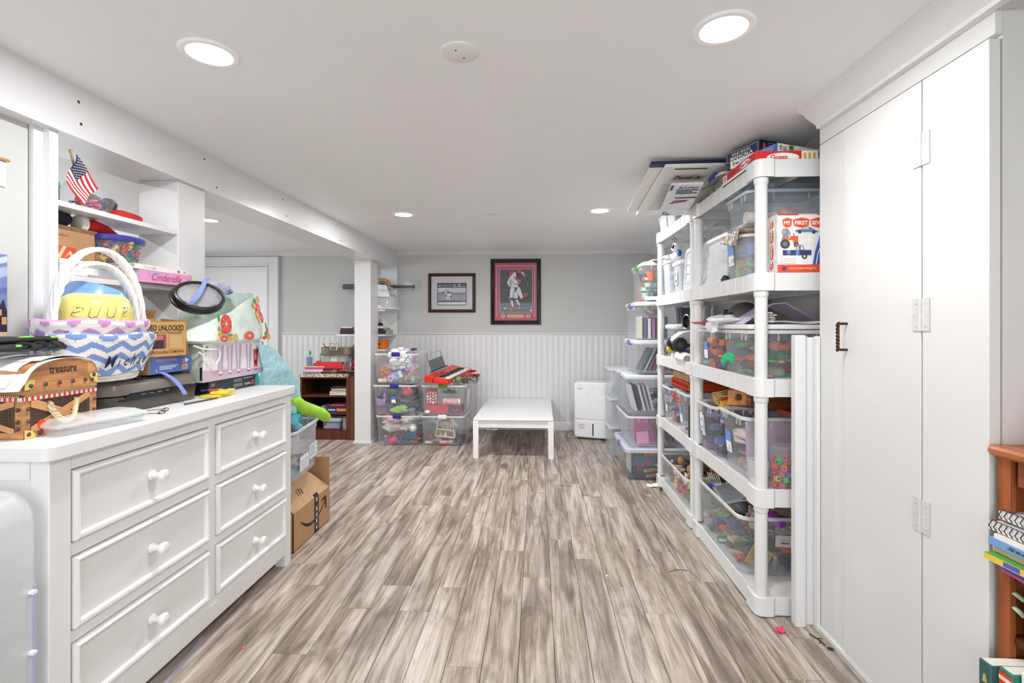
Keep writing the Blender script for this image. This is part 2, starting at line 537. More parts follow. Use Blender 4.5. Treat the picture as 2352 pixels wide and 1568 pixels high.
MB().box(CXF - 0.012, 1.598, 0.034, CXF + 0.018, 1.985, DZ - 0.010).build('door_leaf', DOOR, d2, bevel=0.002)
MB().box(CXF - 0.012, CY0 + 0.003, 0.034, CXF + 0.018, 1.593, DZ - 0.010).build('door_leaf', DOOR, d2, bevel=0.002)
for z in (1.83, 1.32, 0.70):
    h = MB()
    h.box(-0.0025, -0.034, -0.05, 0, -0.003, 0.05).box(-0.0025, 0.003, -0.05, 0, 0.034, 0.05)
    for i in range(5):
        h.tube([(-0.004, 0, -0.05 + i * 0.02), (-0.004, 0, -0.0305 + i * 0.02)], 0.0045, 8)
    for sy in (-1, 1):
        for zz in (-0.035, 0, 0.035):
            h.ball((-0.003, sy * (0.02 if zz else 0.026), zz), (0.0012, 0.004, 0.004), 8)
    h.build('hinge', M('#cfcfce', 0.3), d2, (CXF - 0.013, 1.5955, z))
hb = MB()
pts = [(0, 0, -0.048), (-0.03, 0, -0.048)]
hb.tube([(0, 0, -0.05), (-0.034, 0, -0.05)], 0.005, 8).tube([(0, 0, 0.05), (-0.034, 0, 0.05)], 0.005, 8)
tw = [(-0.034 + 0.002 * math.cos(i * 1.3), 0.002 * math.sin(i * 1.3), -0.055 + i * 0.11 / 40) for i in range(41)]
hb.tube(tw, [0.0055 + 0.0012 * math.sin(i * 1.3) for i in range(41)], 8)
o = hb.build('handle', M('#5a4128', 0.35, 'metal'), d2, (CXF - 0.012, 1.965, 1.243)); o['label'] = 'twisted bronze pull handle'

# ------------------------------------------------------------------ recessed lamps and blank ceiling plates
def lamp(x, y, label, watts=LAMP):
    t = thing('recessed_light', label, 'ceiling light', (x, y, ZC), 0, 'recessed ceiling lights')
    MB().lathe([(0.066, -0.002), (0.07, -0.006), (0.085, -0.006), (0.092, -0.001), (0.092, 0), (0.066, 0)], 32, loop=True).build('trim_ring', M('#fafafa', 0.4), t)
    MB().lathe([(0.0005, -0.0035), (0.066, -0.0035), (0.066, 0)], 32).build('lens', M('#fffaf2', 0.4, 'emit', amt=16.0), t)
    ld = bpy.data.lights.new('lamp', 'AREA'); ld.shape = 'DISK'; ld.size = 0.13; ld.energy = watts
    ld.color = (0.985, 0.99, 1.0)
    lo = bpy.data.objects.new('lamp', ld); link(lo, t, (0, 0, -0.01))
    return t
lamp(-1.084, 1.595, 'bright recessed ceiling light nearest the beam')
lamp(0.567, 1.539, 'bright recessed ceiling light nearest the closet door')
lamp(-1.087, 4.006, 'small bright ceiling light beside the beam near the far wall', LAMP * 1.5)
lamp(0.497, 3.946, 'starry bright ceiling light near the far wall by the shelving', LAMP * 1.5)
lamp(-2.82, 4.139, 'ceiling light in the room past the beam', LAMP * 1.3)
lamp(-2.82, 1.2, 'added unseen ceiling light past the beam behind the built-in shelves')  # out-of-view lamp added to light the room past the beam
lamp(-1.084, -0.9, 'added unseen ceiling light above and behind the viewer on the beam side')  # out-of-view lamp added behind the camera as extra light, beam side
lamp(0.567, -0.9, 'added unseen ceiling light above and behind the viewer on the closet side')  # its pair on the closet side, also added only for light
def plate(x, y, label):
    t = thing('ceiling_cover_plate', label, 'cover plate', (x, y, ZC))
    MB().lathe([(0.0005, -0.007), (0.055, -0.007), (0.062, -0.004), (0.064, 0)], 36).build('plate', M('#e7e7e6', 0.4), t)
    for a in (-1, 1):
        MB().lathe([(0.0005, -0.0095), (0.003, -0.0085), (0.0035, -0.0068)], 8).build('screw', M('#6b675f', 0.4, 'metal'), t, (0.01 * a, 0.024 * a, 0))
plate(-0.254, 1.63, 'round white blank cover plate with two screws on the ceiling, nearest the viewer')
plate(-0.377, 4.01, 'small far round cover plate on the ceiling between two lights')
# ------------------------------------------------------------------ shared builders
CLEAR = M('#f0f2f5', 0.18, 'clear', amt=0.07)
FROST = M('#eceef1', 0.3, 'frost', amt=0.24)
MILK = M('#eceff2', 0.35, 'frost', amt=0.62)
GLASS = M('#f2f6f6', 0.04, 'glass', amt=0.06)
FILM = M('#eef0f4', 0.15, 'film', amt=0.35)
CARD = M('#b98f66', 0.75, 'card')
CARD2 = M('#a9825c', 0.75, 'card')

def tote(name, label, loc, w, d, h, rot=0, taper=0.88, mat=None, rim=WHITE, latch=None, latch_on='x', lid=None, group=None, rcor=0.045, cat='storage bin', flat=False, ribs=True, rimw=0.02):
    """translucent storage bin: w along x, d along y at the rim; origin on the base"""
    mat = mat or CLEAR
    t = thing(name, label, cat, loc, rot, group)
    bw, bd = w * taper, d * taper
    th = 0.0025
    o = [rrect(bw - .02, bd - .02, rcor, 0), rrect(bw, bd, rcor, 0.012), rrect(w - rimw, d - rimw, rcor, h - 0.055), rrect(w - rimw * .6, d - rimw * .6, rcor, h - 0.045), rrect(w - rimw * .5, d - rimw * .5, rcor, h)]
    i = [rrect(w - rimw * .5 - 2 * th, d - rimw * .5 - 2 * th, rcor, h), rrect(w - rimw * .6 - 2 * th, d - rimw * .6 - 2 * th, rcor, h - 0.045), rrect(w - rimw - 2 * th, d - rimw - 2 * th, rcor, h - 0.055), rrect(bw - 2 * th, bd - 2 * th, rcor, 0.014), rrect(bw - .02 - 2 * th, bd - .02 - 2 * th, rcor, 0.004)]
    MB().loft(o + i).build('tub', mat, t)
    r = MB()
    r.loft([rrect(w - rimw * .6, d - rimw * .6, rcor, h - 0.014), rrect(w + .004, d + .004, rcor, h - 0.014), rrect(w + .004, d + .004, rcor, h - 0.002), rrect(w - rimw * .4, d - rimw * .4, rcor, h + 0.002), rrect(w - rimw * .6, d - rimw * .6, rcor, h)], loop=True)
    r.build('rim', M(rim, 0.3, 'frost', amt=0.55), t)
    if ribs:
        b = MB()
        for s in (-1, 1):
            for q in (-0.32, -0.2, 0.2, 0.32):
                b.box(w * q - .002, s * d / 2 - s * .006 - .004, h - 0.045, w * q + .002, s * d / 2 - s * .006 + .004, h - 0.012)
                b.box(s * w / 2 - s * .006 - .004, d * q - .002, h - 0.045, s * w / 2 - s * .006 + .004, d * q + .002, h - 0.012)
        b.build('rib', M(rim, 0.3, 'frost', amt=0.3), t)['kind'] = 'stuff'
    if latch:
        for s in (-1, 1):
            pr = [(-0.02, -0.03), (0.004, -0.03), (0.012, -0.012), (0.012, 0.01), (0.0, 0.016), (-0.02, 0.012)]
            L = 0.045
            if latch_on == 'x':
                m = MB().loft([[(s * (w / 2 + a - .002), yy, h + b) for a, b in pr] for yy in (-L, L)])
            else:
                m = MB().loft([[(xx, s * (d / 2 + a - .002), h + b) for a, b in pr] for xx in (-L, L)])
            m.build('latch', M(latch, 0.35), t, bevel=0.003)
    if lid:
        lw, ld = w + .008, d + .008
        MB().loft([rrect(lw, ld, rcor, h - .006), rrect(lw, ld, rcor, h + .012), rrect(lw - .03, ld - .03, rcor, h + .02), rrect(lw - .06, ld - .06, rcor, h + .02), rrect(lw - .07, ld - .07, rcor, h + .012), rrect(lw - .07, ld - .07, rcor, h + .009), rrect(lw - .02, ld - .02, rcor, h + .006)], loop=False).build('lid', lid if not isinstance(lid, str) else M(lid, 0.35, 'frost', amt=0.6), t)
    return t

def sticker(parent, T, w, h, top='#4f86cf', txt=None, sub='#f3f5f7'):
    decal(parent, 'price_label', T, [(sub, rect(0, 0, w, h)), (top, rect(0, h * .5, w, h)), ('#31507f', [rect(w * .1, h * (.9 - .09 * i), w * (.5 + .1 * (i % 3)), h * (.915 - .09 * i)) for i in range(4)]), ('#777c82', [rect(w * .1, h * .1, w * .4, h * .13)])], lift=0.001)
    if txt: text(parent, txt, '#44484d', T, w * .52, h * .12, h=h * .2)

def box_thing(name, label, cat, loc, w, d, h, rot, mat, group=None, bevel=0.001, part='carton'):
    """closed carton; origin at the middle of the base"""
    t = thing(name, label, cat, loc, rot, group)
    MB().box(-w / 2, -d / 2, 0, w / 2, d / 2, h).build(part, mat, t, bevel=bevel)
    return t
def face(w, d, side):
    """frame on a side of a carton whose origin is the middle of its base; x runs left to right as seen from outside"""
    return {'-y': frame((-w / 2, -d / 2, 0), (1, 0, 0), (0, 0, 1)), '+x': frame((w / 2, -d / 2, 0), (0, 1, 0), (0, 0, 1)),
            '-x': frame((-w / 2, d / 2, 0), (0, -1, 0), (0, 0, 1)), '+y': frame((w / 2, d / 2, 0), (-1, 0, 0), (0, 0, 1))}[side]
def top_face(w, d, h): return frame((-w / 2, -d / 2, h), (1, 0, 0), (0, 1, 0))

def book(name, label, loc, w, d, h, rot=0, cover='#335577', pages='#efe9dc', group=None, cat='book', spine='-x', hard=True):
    """closed book lying flat, spine on the given side"""
    t = thing(name, label, cat, loc, rot, group)
    th = min(0.003, h * .2)
    c = MB().box(-w / 2, -d / 2, 0, w / 2, d / 2, th).box(-w / 2, -d / 2, h - th, w / 2, d / 2, h)
    if spine == '-x': c.box(-w / 2, -d / 2, th, -w / 2 + th, d / 2, h - th)
    elif spine == '-y': c.box(-w / 2, -d / 2, th, w / 2, -d / 2 + th, h - th)
    else: c.box(w / 2 - th, -d / 2, th, w / 2, d / 2, h - th)
    c.build('cover', M(cover, 0.5), t)
    e = th * 1.2
    MB().box(-w / 2 + e, -d / 2 + e, th, w / 2 - e, d / 2 - e, h - th).build('pages', M(pages, 0.8, 'card'), t)
    return t

def lump(rx, ry, rz, seed, n=14, rough=0.25):
    """crumpled cloth or plush lump"""
    r = random.Random(seed)
    ph = [(r.uniform(0, 6), r.uniform(1, 4), r.uniform(1, 5)) for _ in range(5)]
    mb = MB(); k = n // 2 + 1; rings = []
    for i in range(k + 1):
        a = -PI / 2 + PI * i / k
        ring = []
        for j in range(n):
            b = 2 * PI * j / n
            f = 1 + rough * sum(math.sin(p + u * b + v * a) for p, u, v in ph) / 3
            ca = max(math.cos(a), .02)
            ring.append((rx * ca * math.cos(b) * f, ry * ca * math.sin(b) * f, rz + rz * math.sin(a) * (f if a > 0 else 1)))
        rings.append(ring)
    return mb.loft(rings)

def toy(kind, s, r):
    """one small toy or trinket about s across, base at z = 0"""
    m = MB()
    if kind == 'brick':
        m.box(-s * .5, -s * .28, 0, s * .5, s * .28, s * .42)
        for i in range(3):
            m.lathe([(s * .11, s * .42), (s * .11, s * .53), (.0004, s * .53)], 8, T=tr(-s * .32 + i * s * .32, 0, 0))
    elif kind == 'ball':
        m.ball((0, 0, s * .4), s * .4, 12)
    elif kind == 'cup':
        m.lathe([(s * .25, 0), (s * .38, s * .7), (s * .42, s * .72), (s * .36, s * .7), (s * .22, s * .05), (.0005, s * .05)], 12)
    elif kind == 'ring':
        m.tube([(s * .36 * math.cos(a * PI / 7), s * .36 * math.sin(a * PI / 7), s * .1) for a in range(14)], s * .1, 6, loop=True)
    elif kind == 'car':
        m.box(-s * .5, -s * .22, s * .1, s * .5, s * .22, s * .28).loft([rrect(s * .55, s * .4, .002, s * .28, 1), rrect(s * .36, s * .34, .002, s * .46, 1)])
        for x in (-.3, .3):
            for y in (-.24, .24):
                m.lathe([(s * .12, -s * .04), (s * .12, s * .04)], 10, 1, T=tr(x * s, y * s, s * .12) @ Matrix.Rotation(PI / 2, 4, 'X'))
    elif kind == 'figure':
        m.loft([rrect(s * .34, s * .2, s * .05, 0, 2), rrect(s * .26, s * .18, s * .05, s * .35, 2), rrect(s * .36, s * .2, s * .06, s * .62, 2), rrect(s * .14, s * .12, s * .04, s * .7, 2)])
        m.ball((0, 0, s * .84), s * .17, 8, 1)
        m.tube([(-s * .16, 0, s * .58), (-s * .34, 0, s * .4)], s * .06, 6).tube([(s * .16, 0, s * .58), (s * .34, 0, s * .44)], s * .06, 6)
    elif kind == 'cloth':
        return lump(s * .55, s * .42, s * .26, r.random() * 99, 12, .4)
    elif kind == 'tube':
        m.tube([(-s * .5, 0, s * .16), (s * .5, 0, s * .16)], s * .16, 10)
    elif kind == 'box':
        m.box(-s * .5, -s * .32, 0, s * .5, s * .32, s * .3)
        m.box(-s * .4, -s * .325, s * .06, s * .2, -s * .32, s * .24, 1)
    elif kind == 'star':
        m.prism([(s * (.5 if i % 2 == 0 else .22) * math.cos(i * PI / 5), s * (.5 if i % 2 == 0 else .22) * math.sin(i * PI / 5)) for i in range(10)], 0, s * .16)
    elif kind == 'track':
        pts = [(s * .5 * math.cos(a), s * .5 * math.sin(a)) for a in [R(20 * i) for i in range(8)]] + [(s * .3 * math.cos(a), s * .3 * math.sin(a)) for a in [R(20 * i) for i in range(7, -1, -1)]]
        m.prism([(x, y - s * .3) for x, y in pts], 0, s * .14)
    elif kind == 'bear':
        m.ball((0, 0, s * .3), (s * .24, s * .2, s * .3), 10).ball((0, 0, s * .7), s * .2, 10)
        for a in (-1, 1):
            m.ball((a * s * .15, 0, s * .87), s * .08, 6).ball((a * s * .26, -s * .04, s * .42), (s * .13, s * .09, s * .09), 6).ball((a * s * .18, -s * .1, s * .1), (s * .1, s * .14, s * .1), 6)
    elif kind == 'cube':
        q = s * .36
        m.box(-q, -q, 0, q, q, 2 * q)
        m.lathe([(q * .5, 2 * q), (q * .5, 2.4 * q), (.0004, 2.4 * q)], 8)
        m.lathe([(q * .5, 0), (q * .5, q * .2), (.0004, q * .2)], 8, 1, T=tr(0, -q, q) @ Matrix.Rotation(PI / 2, 4, 'X'))
    return m

NAMED = {'red': '#c8302a', 'orange': '#e0702a', 'yellow': '#dcc850', 'green': '#3f9a50', 'mint': '#9ad0b8', 'teal': '#3f8f90', 'blue': '#4060b0', 'navy': '#263050', 'purple': '#7a5aa8', 'lilac': '#c0a8d8', 'pink': '#e08ab0', 'magenta': '#c84080', 'brown': '#7a5238', 'tan': '#c0986a', 'cream': '#e8dcc4', 'white': '#f0f0f0', 'grey': '#909498', 'dark grey': '#50545a', 'black': '#232326', 'peach': '#eab090', 'olive': '#808860'}
NAMED = {k: tuple(int(v[i:i + 2], 16) for i in (1, 3, 5)) for k, v in NAMED.items()}
def colour_word(h):
    c = [int(h[i:i + 2], 16) for i in (1, 3, 5)]
    return min(NAMED, key=lambda k: sum((a - b) ** 2 for a, b in zip(c, NAMED[k])))
WORD = {'brick': 'toy brick', 'ball': 'ball', 'cup': 'toy cup', 'ring': 'ring', 'car': 'toy car', 'figure': 'toy figure', 'cloth': 'cloth', 'tube': 'tube', 'box': 'small box', 'star': 'star piece', 'track': 'curved piece', 'bear': 'soft bear', 'cube': 'cube'}
def jumble(loc, rot, w, d, h, nx, ny, nz, kinds, cols, label, group, cat='toy', seed=1, fill=0.97, name=None, grow=1.14, size=None, skip=0.0):
    """loose things lying in a bin: one object for each, on a jittered grid inside w x d x h from loc"""
    r = random.Random(seed)
    cw, cd, ch = w / nx, d / ny, h / nz
    A = rotz(rot)
    for k in range(nz):
        for i in range(nx):
            for j in range(ny):
                if r.random() < skip: continue
                kd = r.choice(kinds)
                s = (size or min(cw, cd) * fill) * r.uniform(.86, 1.0) * grow
                p = Vector((-w / 2 + cw * (i + .5) + r.uniform(-.04, .04) * cw, -d / 2 + cd * (j + .5) + r.uniform(-.04, .04) * cd, k * ch + .002))
                p = A @ p
                cc = r.choice(cols)
                c1 = M(cc, 0.4 if kd != 'cloth' else 0.9, 'plain' if kd != 'cloth' else 'fabric')
                o = toy(kd, s, r).build(name or {'brick': 'toy_brick', 'ball': 'toy_ball', 'cup': 'toy_cup', 'ring': 'toy_ring', 'car': 'toy_car', 'figure': 'toy_figure', 'cloth': 'folded_cloth', 'tube': 'toy_tube', 'box': 'small_box', 'star': 'toy_star', 'track': 'toy_track', 'bear': 'toy_bear', 'cube': 'snap_cube'}[kd],
                                        [c1, M('#2b2b2d' if kd in ('car', 'cube') else ('#e0b79a' if kd == 'figure' else '#f0efe8'), 0.5)], None,
                                        (loc[0] + p.x, loc[1] + p.y, loc[2] + p.z), (r.uniform(-.12, .12), r.uniform(-.12, .12), r.uniform(0, 6.28) if kd not in ('tube', 'box', 'brick', 'car') else r.choice((0, PI / 2, 0.4, -0.4)) + rot))
                if o.dimensions.z > 0 and ch > 0: pass
                q = min([label.index(w) for w in (' in the ', ' at the ', ' on the ', ' heaped ', ' below ') if w in label] or [0])
                lay = '' if nz == 1 else (('lower', 'upper') if nz == 2 else ('lower', 'middle', 'upper', 'topmost'))[k] + ' '
                tag(o, f'{lay}{colour_word(cc)} {WORD[kd]}' + label[q:], cat if kd != 'cloth' else 'cloth', group)

# ------------------------------------------------------------------ dresser
DZT = 0.958
DX0, DX1, DY0, DY1 = -1.765, -1.335, 1.295, 2.635
dr = thing('dresser', 'wide white six-drawer dresser with round white knobs', 'dresser', ((DX0 + DX1) / 2, (DY0 + DY1) / 2, 0))
ox, oy = (DX0 + DX1) / 2, (DY0 + DY1) / 2
hx, hy = (DX1 - DX0) / 2, (DY1 - DY0) / 2
DW = M('#e9e9e8', 0.38, 'paint')
MB().loft([rrect(2 * hx + .03, 2 * hy + .044, .03, DZT - .042, 5, .008), rrect(2 * hx + .03, 2 * hy + .044, .03, DZT, 5, .008)]).build('top', DW, dr, bevel=0.004)
c = MB()
c.box(-hx, -hy, .075, -hx + .012, hy, DZT - .042)
c.box(-hx, -hy + .004, .075, hx - .02, -hy + .02, DZT - .042).box(-hx, hy - .02, .075, hx - .02, hy - .004, DZT - .042)
c.box(-hx, -hy, .075, hx - .02, hy, .095)
c.box(hx - .05, -.02, .09, hx - .03, hx * 0 + .02, DZT - .05)
c.build('body', DW, dr)
for sy in (-1, 1):
    y0, y1 = (-hy, -hy + .065) if sy < 0 else (hy - .06, hy)
    MB().box(hx - .055, y0, 0, hx, y1, DZT - .042).build('post', DW, dr, bevel=0.0025)
    MB().box(-hx, y0, 0, -hx + .05, y1, DZT - .042).build('post', DW, dr, bevel=0.0025)
c = MB().box(-hx + .05, -hy - .002, DZT - .042 - .055, hx - .055, -hy + .006, DZT - .043)
c.build('side_rail', DW, dr, bevel=0.001)
for z0, z1 in ((.873, .916), (.62 + .002, .661), (.372, .408), (.062, .166)):
    MB().box(hx - .03, -hy + .065, z0, hx - .004, hy - .06, z1).build('rail', DW, dr, bevel=0.0015)
MB().box(hx - .004, -hy + .075, .075, hx - .0005, hy - .07, .135).build('kick_molding', DW, dr, bevel=0.001)
MB().box(hx - .03, 1.959 + .002 - oy, .166, hx - .003, 2.0 - oy, .873).build('divider', DW, dr, bevel=0.001)
MB().box(-hx + .01, -hy + .03, .1, hx - .05, hy - .03, .9).build('inner_carcass', M('#b9b6b2', 0.8), dr)
for (ya, yb) in ((1.362 - oy, 1.957 - oy), (2.002 - oy, 2.573 - oy)):
    for (za, zb) in ((.663, .871), (.41, .62), (.168, .37)):
        dw = bpy.data.objects.new('drawer', None)
        link(dw, dr, (hx, (ya + yb) / 2, (za + zb) / 2))
        a, b = (yb - ya) / 2 - .003, (zb - za) / 2 - .002
        MB().box(-.028, -a, -b, -.002, a, b).build('front_panel', DW, dw)
        m = MB()
        prof = [(-.002, 0), (.009, .002), (.013, .008), (.010, .015), (.006, .016), (-.002, .020)]
        rings = []
        for px, ins in prof:
            rings.append([(px, -a + ins, -b + ins), (px, a - ins, -b + ins), (px, a - ins, b - ins), (px, -a + ins, b - ins)])
        m.loft(rings, a=False, b=False)
        m.build('edge_molding', DW, dw)
        T = Matrix.Rotation(PI / 2, 4, 'Y')
        MB().lathe([(.018, -.001), (.018, .004), (.011, .010), (.0095, .024), (.013, .029), (.0195, .037), (.021, .045), (.016, .054), (.0005, .058)], 20, T=T).build('knob', M('#ecebe9', 0.15), dw)

# translucent tote standing on end beside the dresser
t = thing('storage_bin', 'translucent tote standing on end against the dresser side, with pale blue latch', 'storage bin', (-1.56, 1.19, 0))
Tm = Matrix.Rotation(PI / 2, 4, 'X')
MB().loft([rrect(.43, .83, .07, -.075, 6, 0, .425), rrect(.45, .85, .08, -.06, 6, 0, .425), rrect(.42, .82, .075, .06, 6, 0, .425)], T=Tm).build('tub', M('#f0f1f1', 0.25, 'frost', amt=0.4), t)
MB().loft([rrect(.455, .70, .03, .062, 5, 0, .352), rrect(.455, .70, .03, .075, 5, 0, .352)], T=Tm).build('lid', M('#f2f3f4', 0.3, 'frost', amt=0.35), t)
MB().box(.213, .052, .2, .224, .074, .60).build('latch', M('#c3cde8', 0.35, 'frost', amt=0.6), t, bevel=0.004)
for z in (.58, .42): MB().box(.205, .05, z, .238, .062, z + .008).build('clip', M('#eef0f4', 0.3), t)
# ------------------------------------------------------------------ built-in shelves left of the first column
SH = thing('built_in_shelves', 'white built-in shelves under the beam between casing and column', 'shelves', (-1.855, 2.0385, 0))
for z, th in ((1.748, .02), (1.476, .022), (1.12, .022)):
    MB().box(-.098, -.3035, z - th, .1, .3035, z).build('shelf', SEMI, SH, bevel=0.001)
SX = -1.8
# flag
t = thing('stick_flag', 'small american flag on a wooden stick at the top shelf', 'flag', (-1.79, 1.86, 1.753))
MB().tube([(0, .01, 0), (0, -.038, .2)], .004, 8).ball((0, -.039, .203), (.007, .006, .009), 8).build('stick', M('#c9a56b', .5, 'wood'), t)
NU, NVv = 26, 20
red, wht, nav = '#c8262c', '#f1ece6', '#22294a'
FT, FL, FR, FB = Vector((.02, -.036, .192)), Vector((.022, -.086, .072)), Vector((.02, .054, .082)), Vector((.024, -.024, .002))
def flagT(u, v):        # u down the hoist, v along the fly
    p = FT * (1 - u) * (1 - v) + FL * u * (1 - v) + FR * (1 - u) * v + FB * u * v
    p = p + Vector((.007 * math.sin(u * 7 + v * 2), .004 * math.sin(v * 6 + u * 2), 0))
    return p
mb = MB()
vs = [flagT(i / NU, j / NVv) for i in range(NU + 1) for j in range(NVv + 1)]
for i in range(NU):
    for j in range(NVv):
        mb.m.append(2 if i < 14 and j < 9 else (0 if (i // 2) % 2 == 0 else 1))
        mb.f.append((i * (NVv + 1) + j, (i + 1) * (NVv + 1) + j, (i + 1) * (NVv + 1) + j + 1, i * (NVv + 1) + j + 1))
mb.v = [tuple(v) for v in vs]
mb.build('cloth', [M(red, .8), M(wht, .8), M(nav, .8)], t, solid=.0012)
st = MB()
for j in range(9):
    for q in range(6 if j % 2 == 0 else 5):
        p = flagT(14 / 26 * (q * 2 + (1 if j % 2 == 0 else 2)) / 12, 9 / 20 * (j + 1) / 10); p.x += .0016
        st.add([(p.x, p.y + .0022 * math.cos(a * PI / 3), p.z + .0022 * math.sin(a * PI / 3)) for a in range(6)], [tuple(range(6))])
st.build('star_print', M('#f4f2ee', .8), t, smooth=False)
# big round jar of pens
t = thing('glass_jar', 'big clear glass jar of pens and markers on the top shelf behind the flag', 'jar', (-1.848, 1.955, 1.749))
MB().lathe([(.0005, 0), (.06, 0), (.082, .02), (.094, .06), (.09, .085), (.06, .128), (.052, .133), (.056, .14), (.056, .15), (.052, .153), (.0495, .15), (.0495, .133), (.057, .126), (.087, .083), (.091, .06), (.079, .022), (.058, .004), (.0005, .004)], 32, T=Matrix.Diagonal((.95, 1.0, 1.05, 1))).build('bottle', GLASS, t)
rj = random.Random(4)
for i in range(26):
    a = rj.uniform(0, 6.28); q = rj.uniform(.0, .045); L = rj.uniform(.035, .05)
    b = rj.uniform(0, 3.14); z = 1.756 + .0026 * i * .75
    cx_, cy_ = q * math.cos(a) * .8, q * math.sin(a)
    m = MB().tube([(-L, 0, 0), (L * .75, 0, 0)], .0042, 8).tube([(L * .75, 0, 0), (L, 0, 0)], [.0042, .0015], 8, 1)
    solo('marker_pen', m, [M(rj.choice(['#e8467c', '#e56fa0', '#7a5fb0', '#2f9a55', '#f0a07a', '#4a3f8f', '#d93a4a', '#c9b9e0', '#3a2f55']), .35), M('#3a3340', .4)],
         'marker pen lying in the big jar behind the flag', 'pen', (-1.848 + cx_, 1.955 + cy_, z), (rj.uniform(-.1, .1), rj.uniform(-.15, .15), b), 'pens in the big jar')
for i in range(7):
    a = i * .9
    solo('glass_marble', MB().ball((0, 0, .007), .007, 10), M('#b9bcc2', .05, 'metal'), 'shiny marble among the pens in the big jar', 'marble', (-1.848 + .07 * math.cos(a) * .75, 1.955 + .066 * math.sin(a), 1.765 + .003 * (i % 3)), 0, 'marbles in the big jar')
t = thing('metal_canister', 'brushed metal canister with mint green lid beside the flag', 'canister', (-1.83, 1.772, 1.749))
MB().lathe([(.0005, 0), (.031, 0), (.032, .004), (.032, .06), (.0005, .06)], 24).build('body', M('#b9b2a6', .3, 'metal'), t)
MB().lathe([(.034, .06), (.034, .078), (.03, .082), (.0005, .082)], 24).build('lid', M('#3fbf9f', .4), t)
solo('foil_balloon', lump(.03, .055, .048, 11, 18, .3), M('#8f9194', .12, 'metal'), 'crumpled silver foil balloon behind the jar of pens', 'balloon', (-1.926, 2.05, 1.749))
solo('red_pouch', MB().loft([rrect(.07, .15, .03, 0), rrect(.085, .165, .04, .012), rrect(.08, .16, .04, .032), rrect(.05, .12, .03, .04)]), M('#c92a2a', .8, 'fabric'), 'red fabric pouch lying right of the jar on the top shelf', 'pouch', (-1.84, 2.13, 1.749), .1)
solo('sunglasses_case', MB().loft([rrect(.05, .05, .02, 0), rrect(.06, .07, .025, .03), rrect(.03, .04, .015, .05)]), M('#23282c', .35), 'dark case on top of the red pouch', 'case', (-1.88, 2.09, 1.79), .3)
# things on the middle shelf
ZM = 1.477
t = box_thing('white_flat_box', 'flat white box at the left end of the middle shelf', 'box', (-1.85, 1.80, ZM), .19, .115, .055, 0, M('#f2f2f0', .5))
MB().box(-.097, -.0595, .04, .097, .0595, .058).build('lid', M('#f6f6f4', .5), t, bevel=.001)
t = thing('pencil_box', 'clear plastic pencil box with black pens on the middle shelf', 'pencil box', (-1.84, 1.975, ZM))
MB().loft([rrect(.15, .2, .012, 0), rrect(.16, .21, .012, .035), rrect(.154, .204, .012, .035), rrect(.145, .195, .012, .003)]).build('tray', FROST, t)
MB().loft([rrect(.165, .215, .012, .036), rrect(.165, .215, .012, .043), rrect(.15, .2, .012, .047)]).build('lid', FROST, t)
for i, cc in enumerate(('#222326', '#d8432f', '#2a2a2c', '#e8884a')):
    solo('pen', MB().tube([(0, -.08, .006), (0, .075, .006), (0, .085, .006)], [.0045, .0045, .001], 8), M(cc, .4), 'slim pen inside the clear pencil box on the middle shelf', 'pen', (-1.88 + .022 * i, 1.975, ZM + .004), .15 * (i - 1.5), 'pens in the clear pencil box')
t = book('story_book', 'pink storybook with script title lying at the front edge of the middle shelf', (-1.815, 2.232, ZM), .2, .30, .054, -.08, '#e89ccb', '#e7ddd2', spine='+x')
T = frame((.1, -.15, 0), (0, 1, 0), (0, 0, 1))
decal(t, 'spine_print', T, [('#c7a3d6', [(.04, .052), (.14, .052), (.06, .02)]), ('#8a6aa8', rect(.268, .022, .285, .026)), ('#8a6aa8', rect(.27, .029, .284, .032))])
text(t, 'Cinderella', '#c23a6a', T, .065, .012, w=.165, h=.033, shear=.35, name='spine_title')
sc2 = book('activity_book', 'thin dark book under the pink storybook', (-1.84, 2.30, ZM - 0.0), .06, .0601, .0005, 0, '#2a3a3a') if False else None
t = book('white_picture_book', 'white hardback picture book lying on top of the pink storybook', (-1.83, 2.215, ZM + .056), .2, .33, .022, .02, '#f0eee8', '#d9cfc0', spine='+x')
T = frame((.1, -.165, 0), (0, 1, 0), (0, 0, 1))
decal(t, 'spine_print', T, [('#d9d2c0', rect(.10, .004, .125, .018)), ('#b23a3a', disc(.27, .011, .006)), ('#3a3a3a', disc(.263, .012, .004)), ('#b9ad94', rect(.30, .006, .32, .016))])
text(t, 'The Three', '#bcb4a2', T, .05, .006, h=.01, name='spine_title')
# cardboard cartons behind
t = box_thing('moving_carton', 'brown cardboard carton with torn top flaps on the middle shelf', 'box', (-1.89, 1.862, ZM + .06), .1, .235, .125, 0, CARD)
T = face(.1, .235, '+x')
decal(t, 'carton_print', T, [('#d2522a', rect(.045, .012, .15, .058)), ('#e7c49f', [(.07, .012), (.085, .012), (.11, .058), (.095, .058)]), ('#e7c49f', [(.1, .012), (.12, .03), (.14, .012), (.15, .012), (.125, .045)]), ('#2f4a3a', rect(.004, .085, .02, .115))])
text(t, 'www.f', '#c8563a', T, .075, .096, w=.045, h=.014, name='carton_lettering')
fl = MB()
rr_ = random.Random(9)
ys = [-.117 + .234 * i / 30 for i in range(31)]
fl.loft([[(.05, y, .125), (.053, y, .125), (.053 + .01, y, .136 + rr_.uniform(-.004, .004)), (.05 + .01, y, .137)] for y in ys])
fl.build('torn_flap', CARD2, t)
t = box_thing('mailing_carton', 'narrow brown mailing carton with black lines leaning by the bear bucket', 'box', (-1.90, 2.055, ZM + .082), .08, .12, .1, .12, CARD)
T = face(.08, .12, '+x')
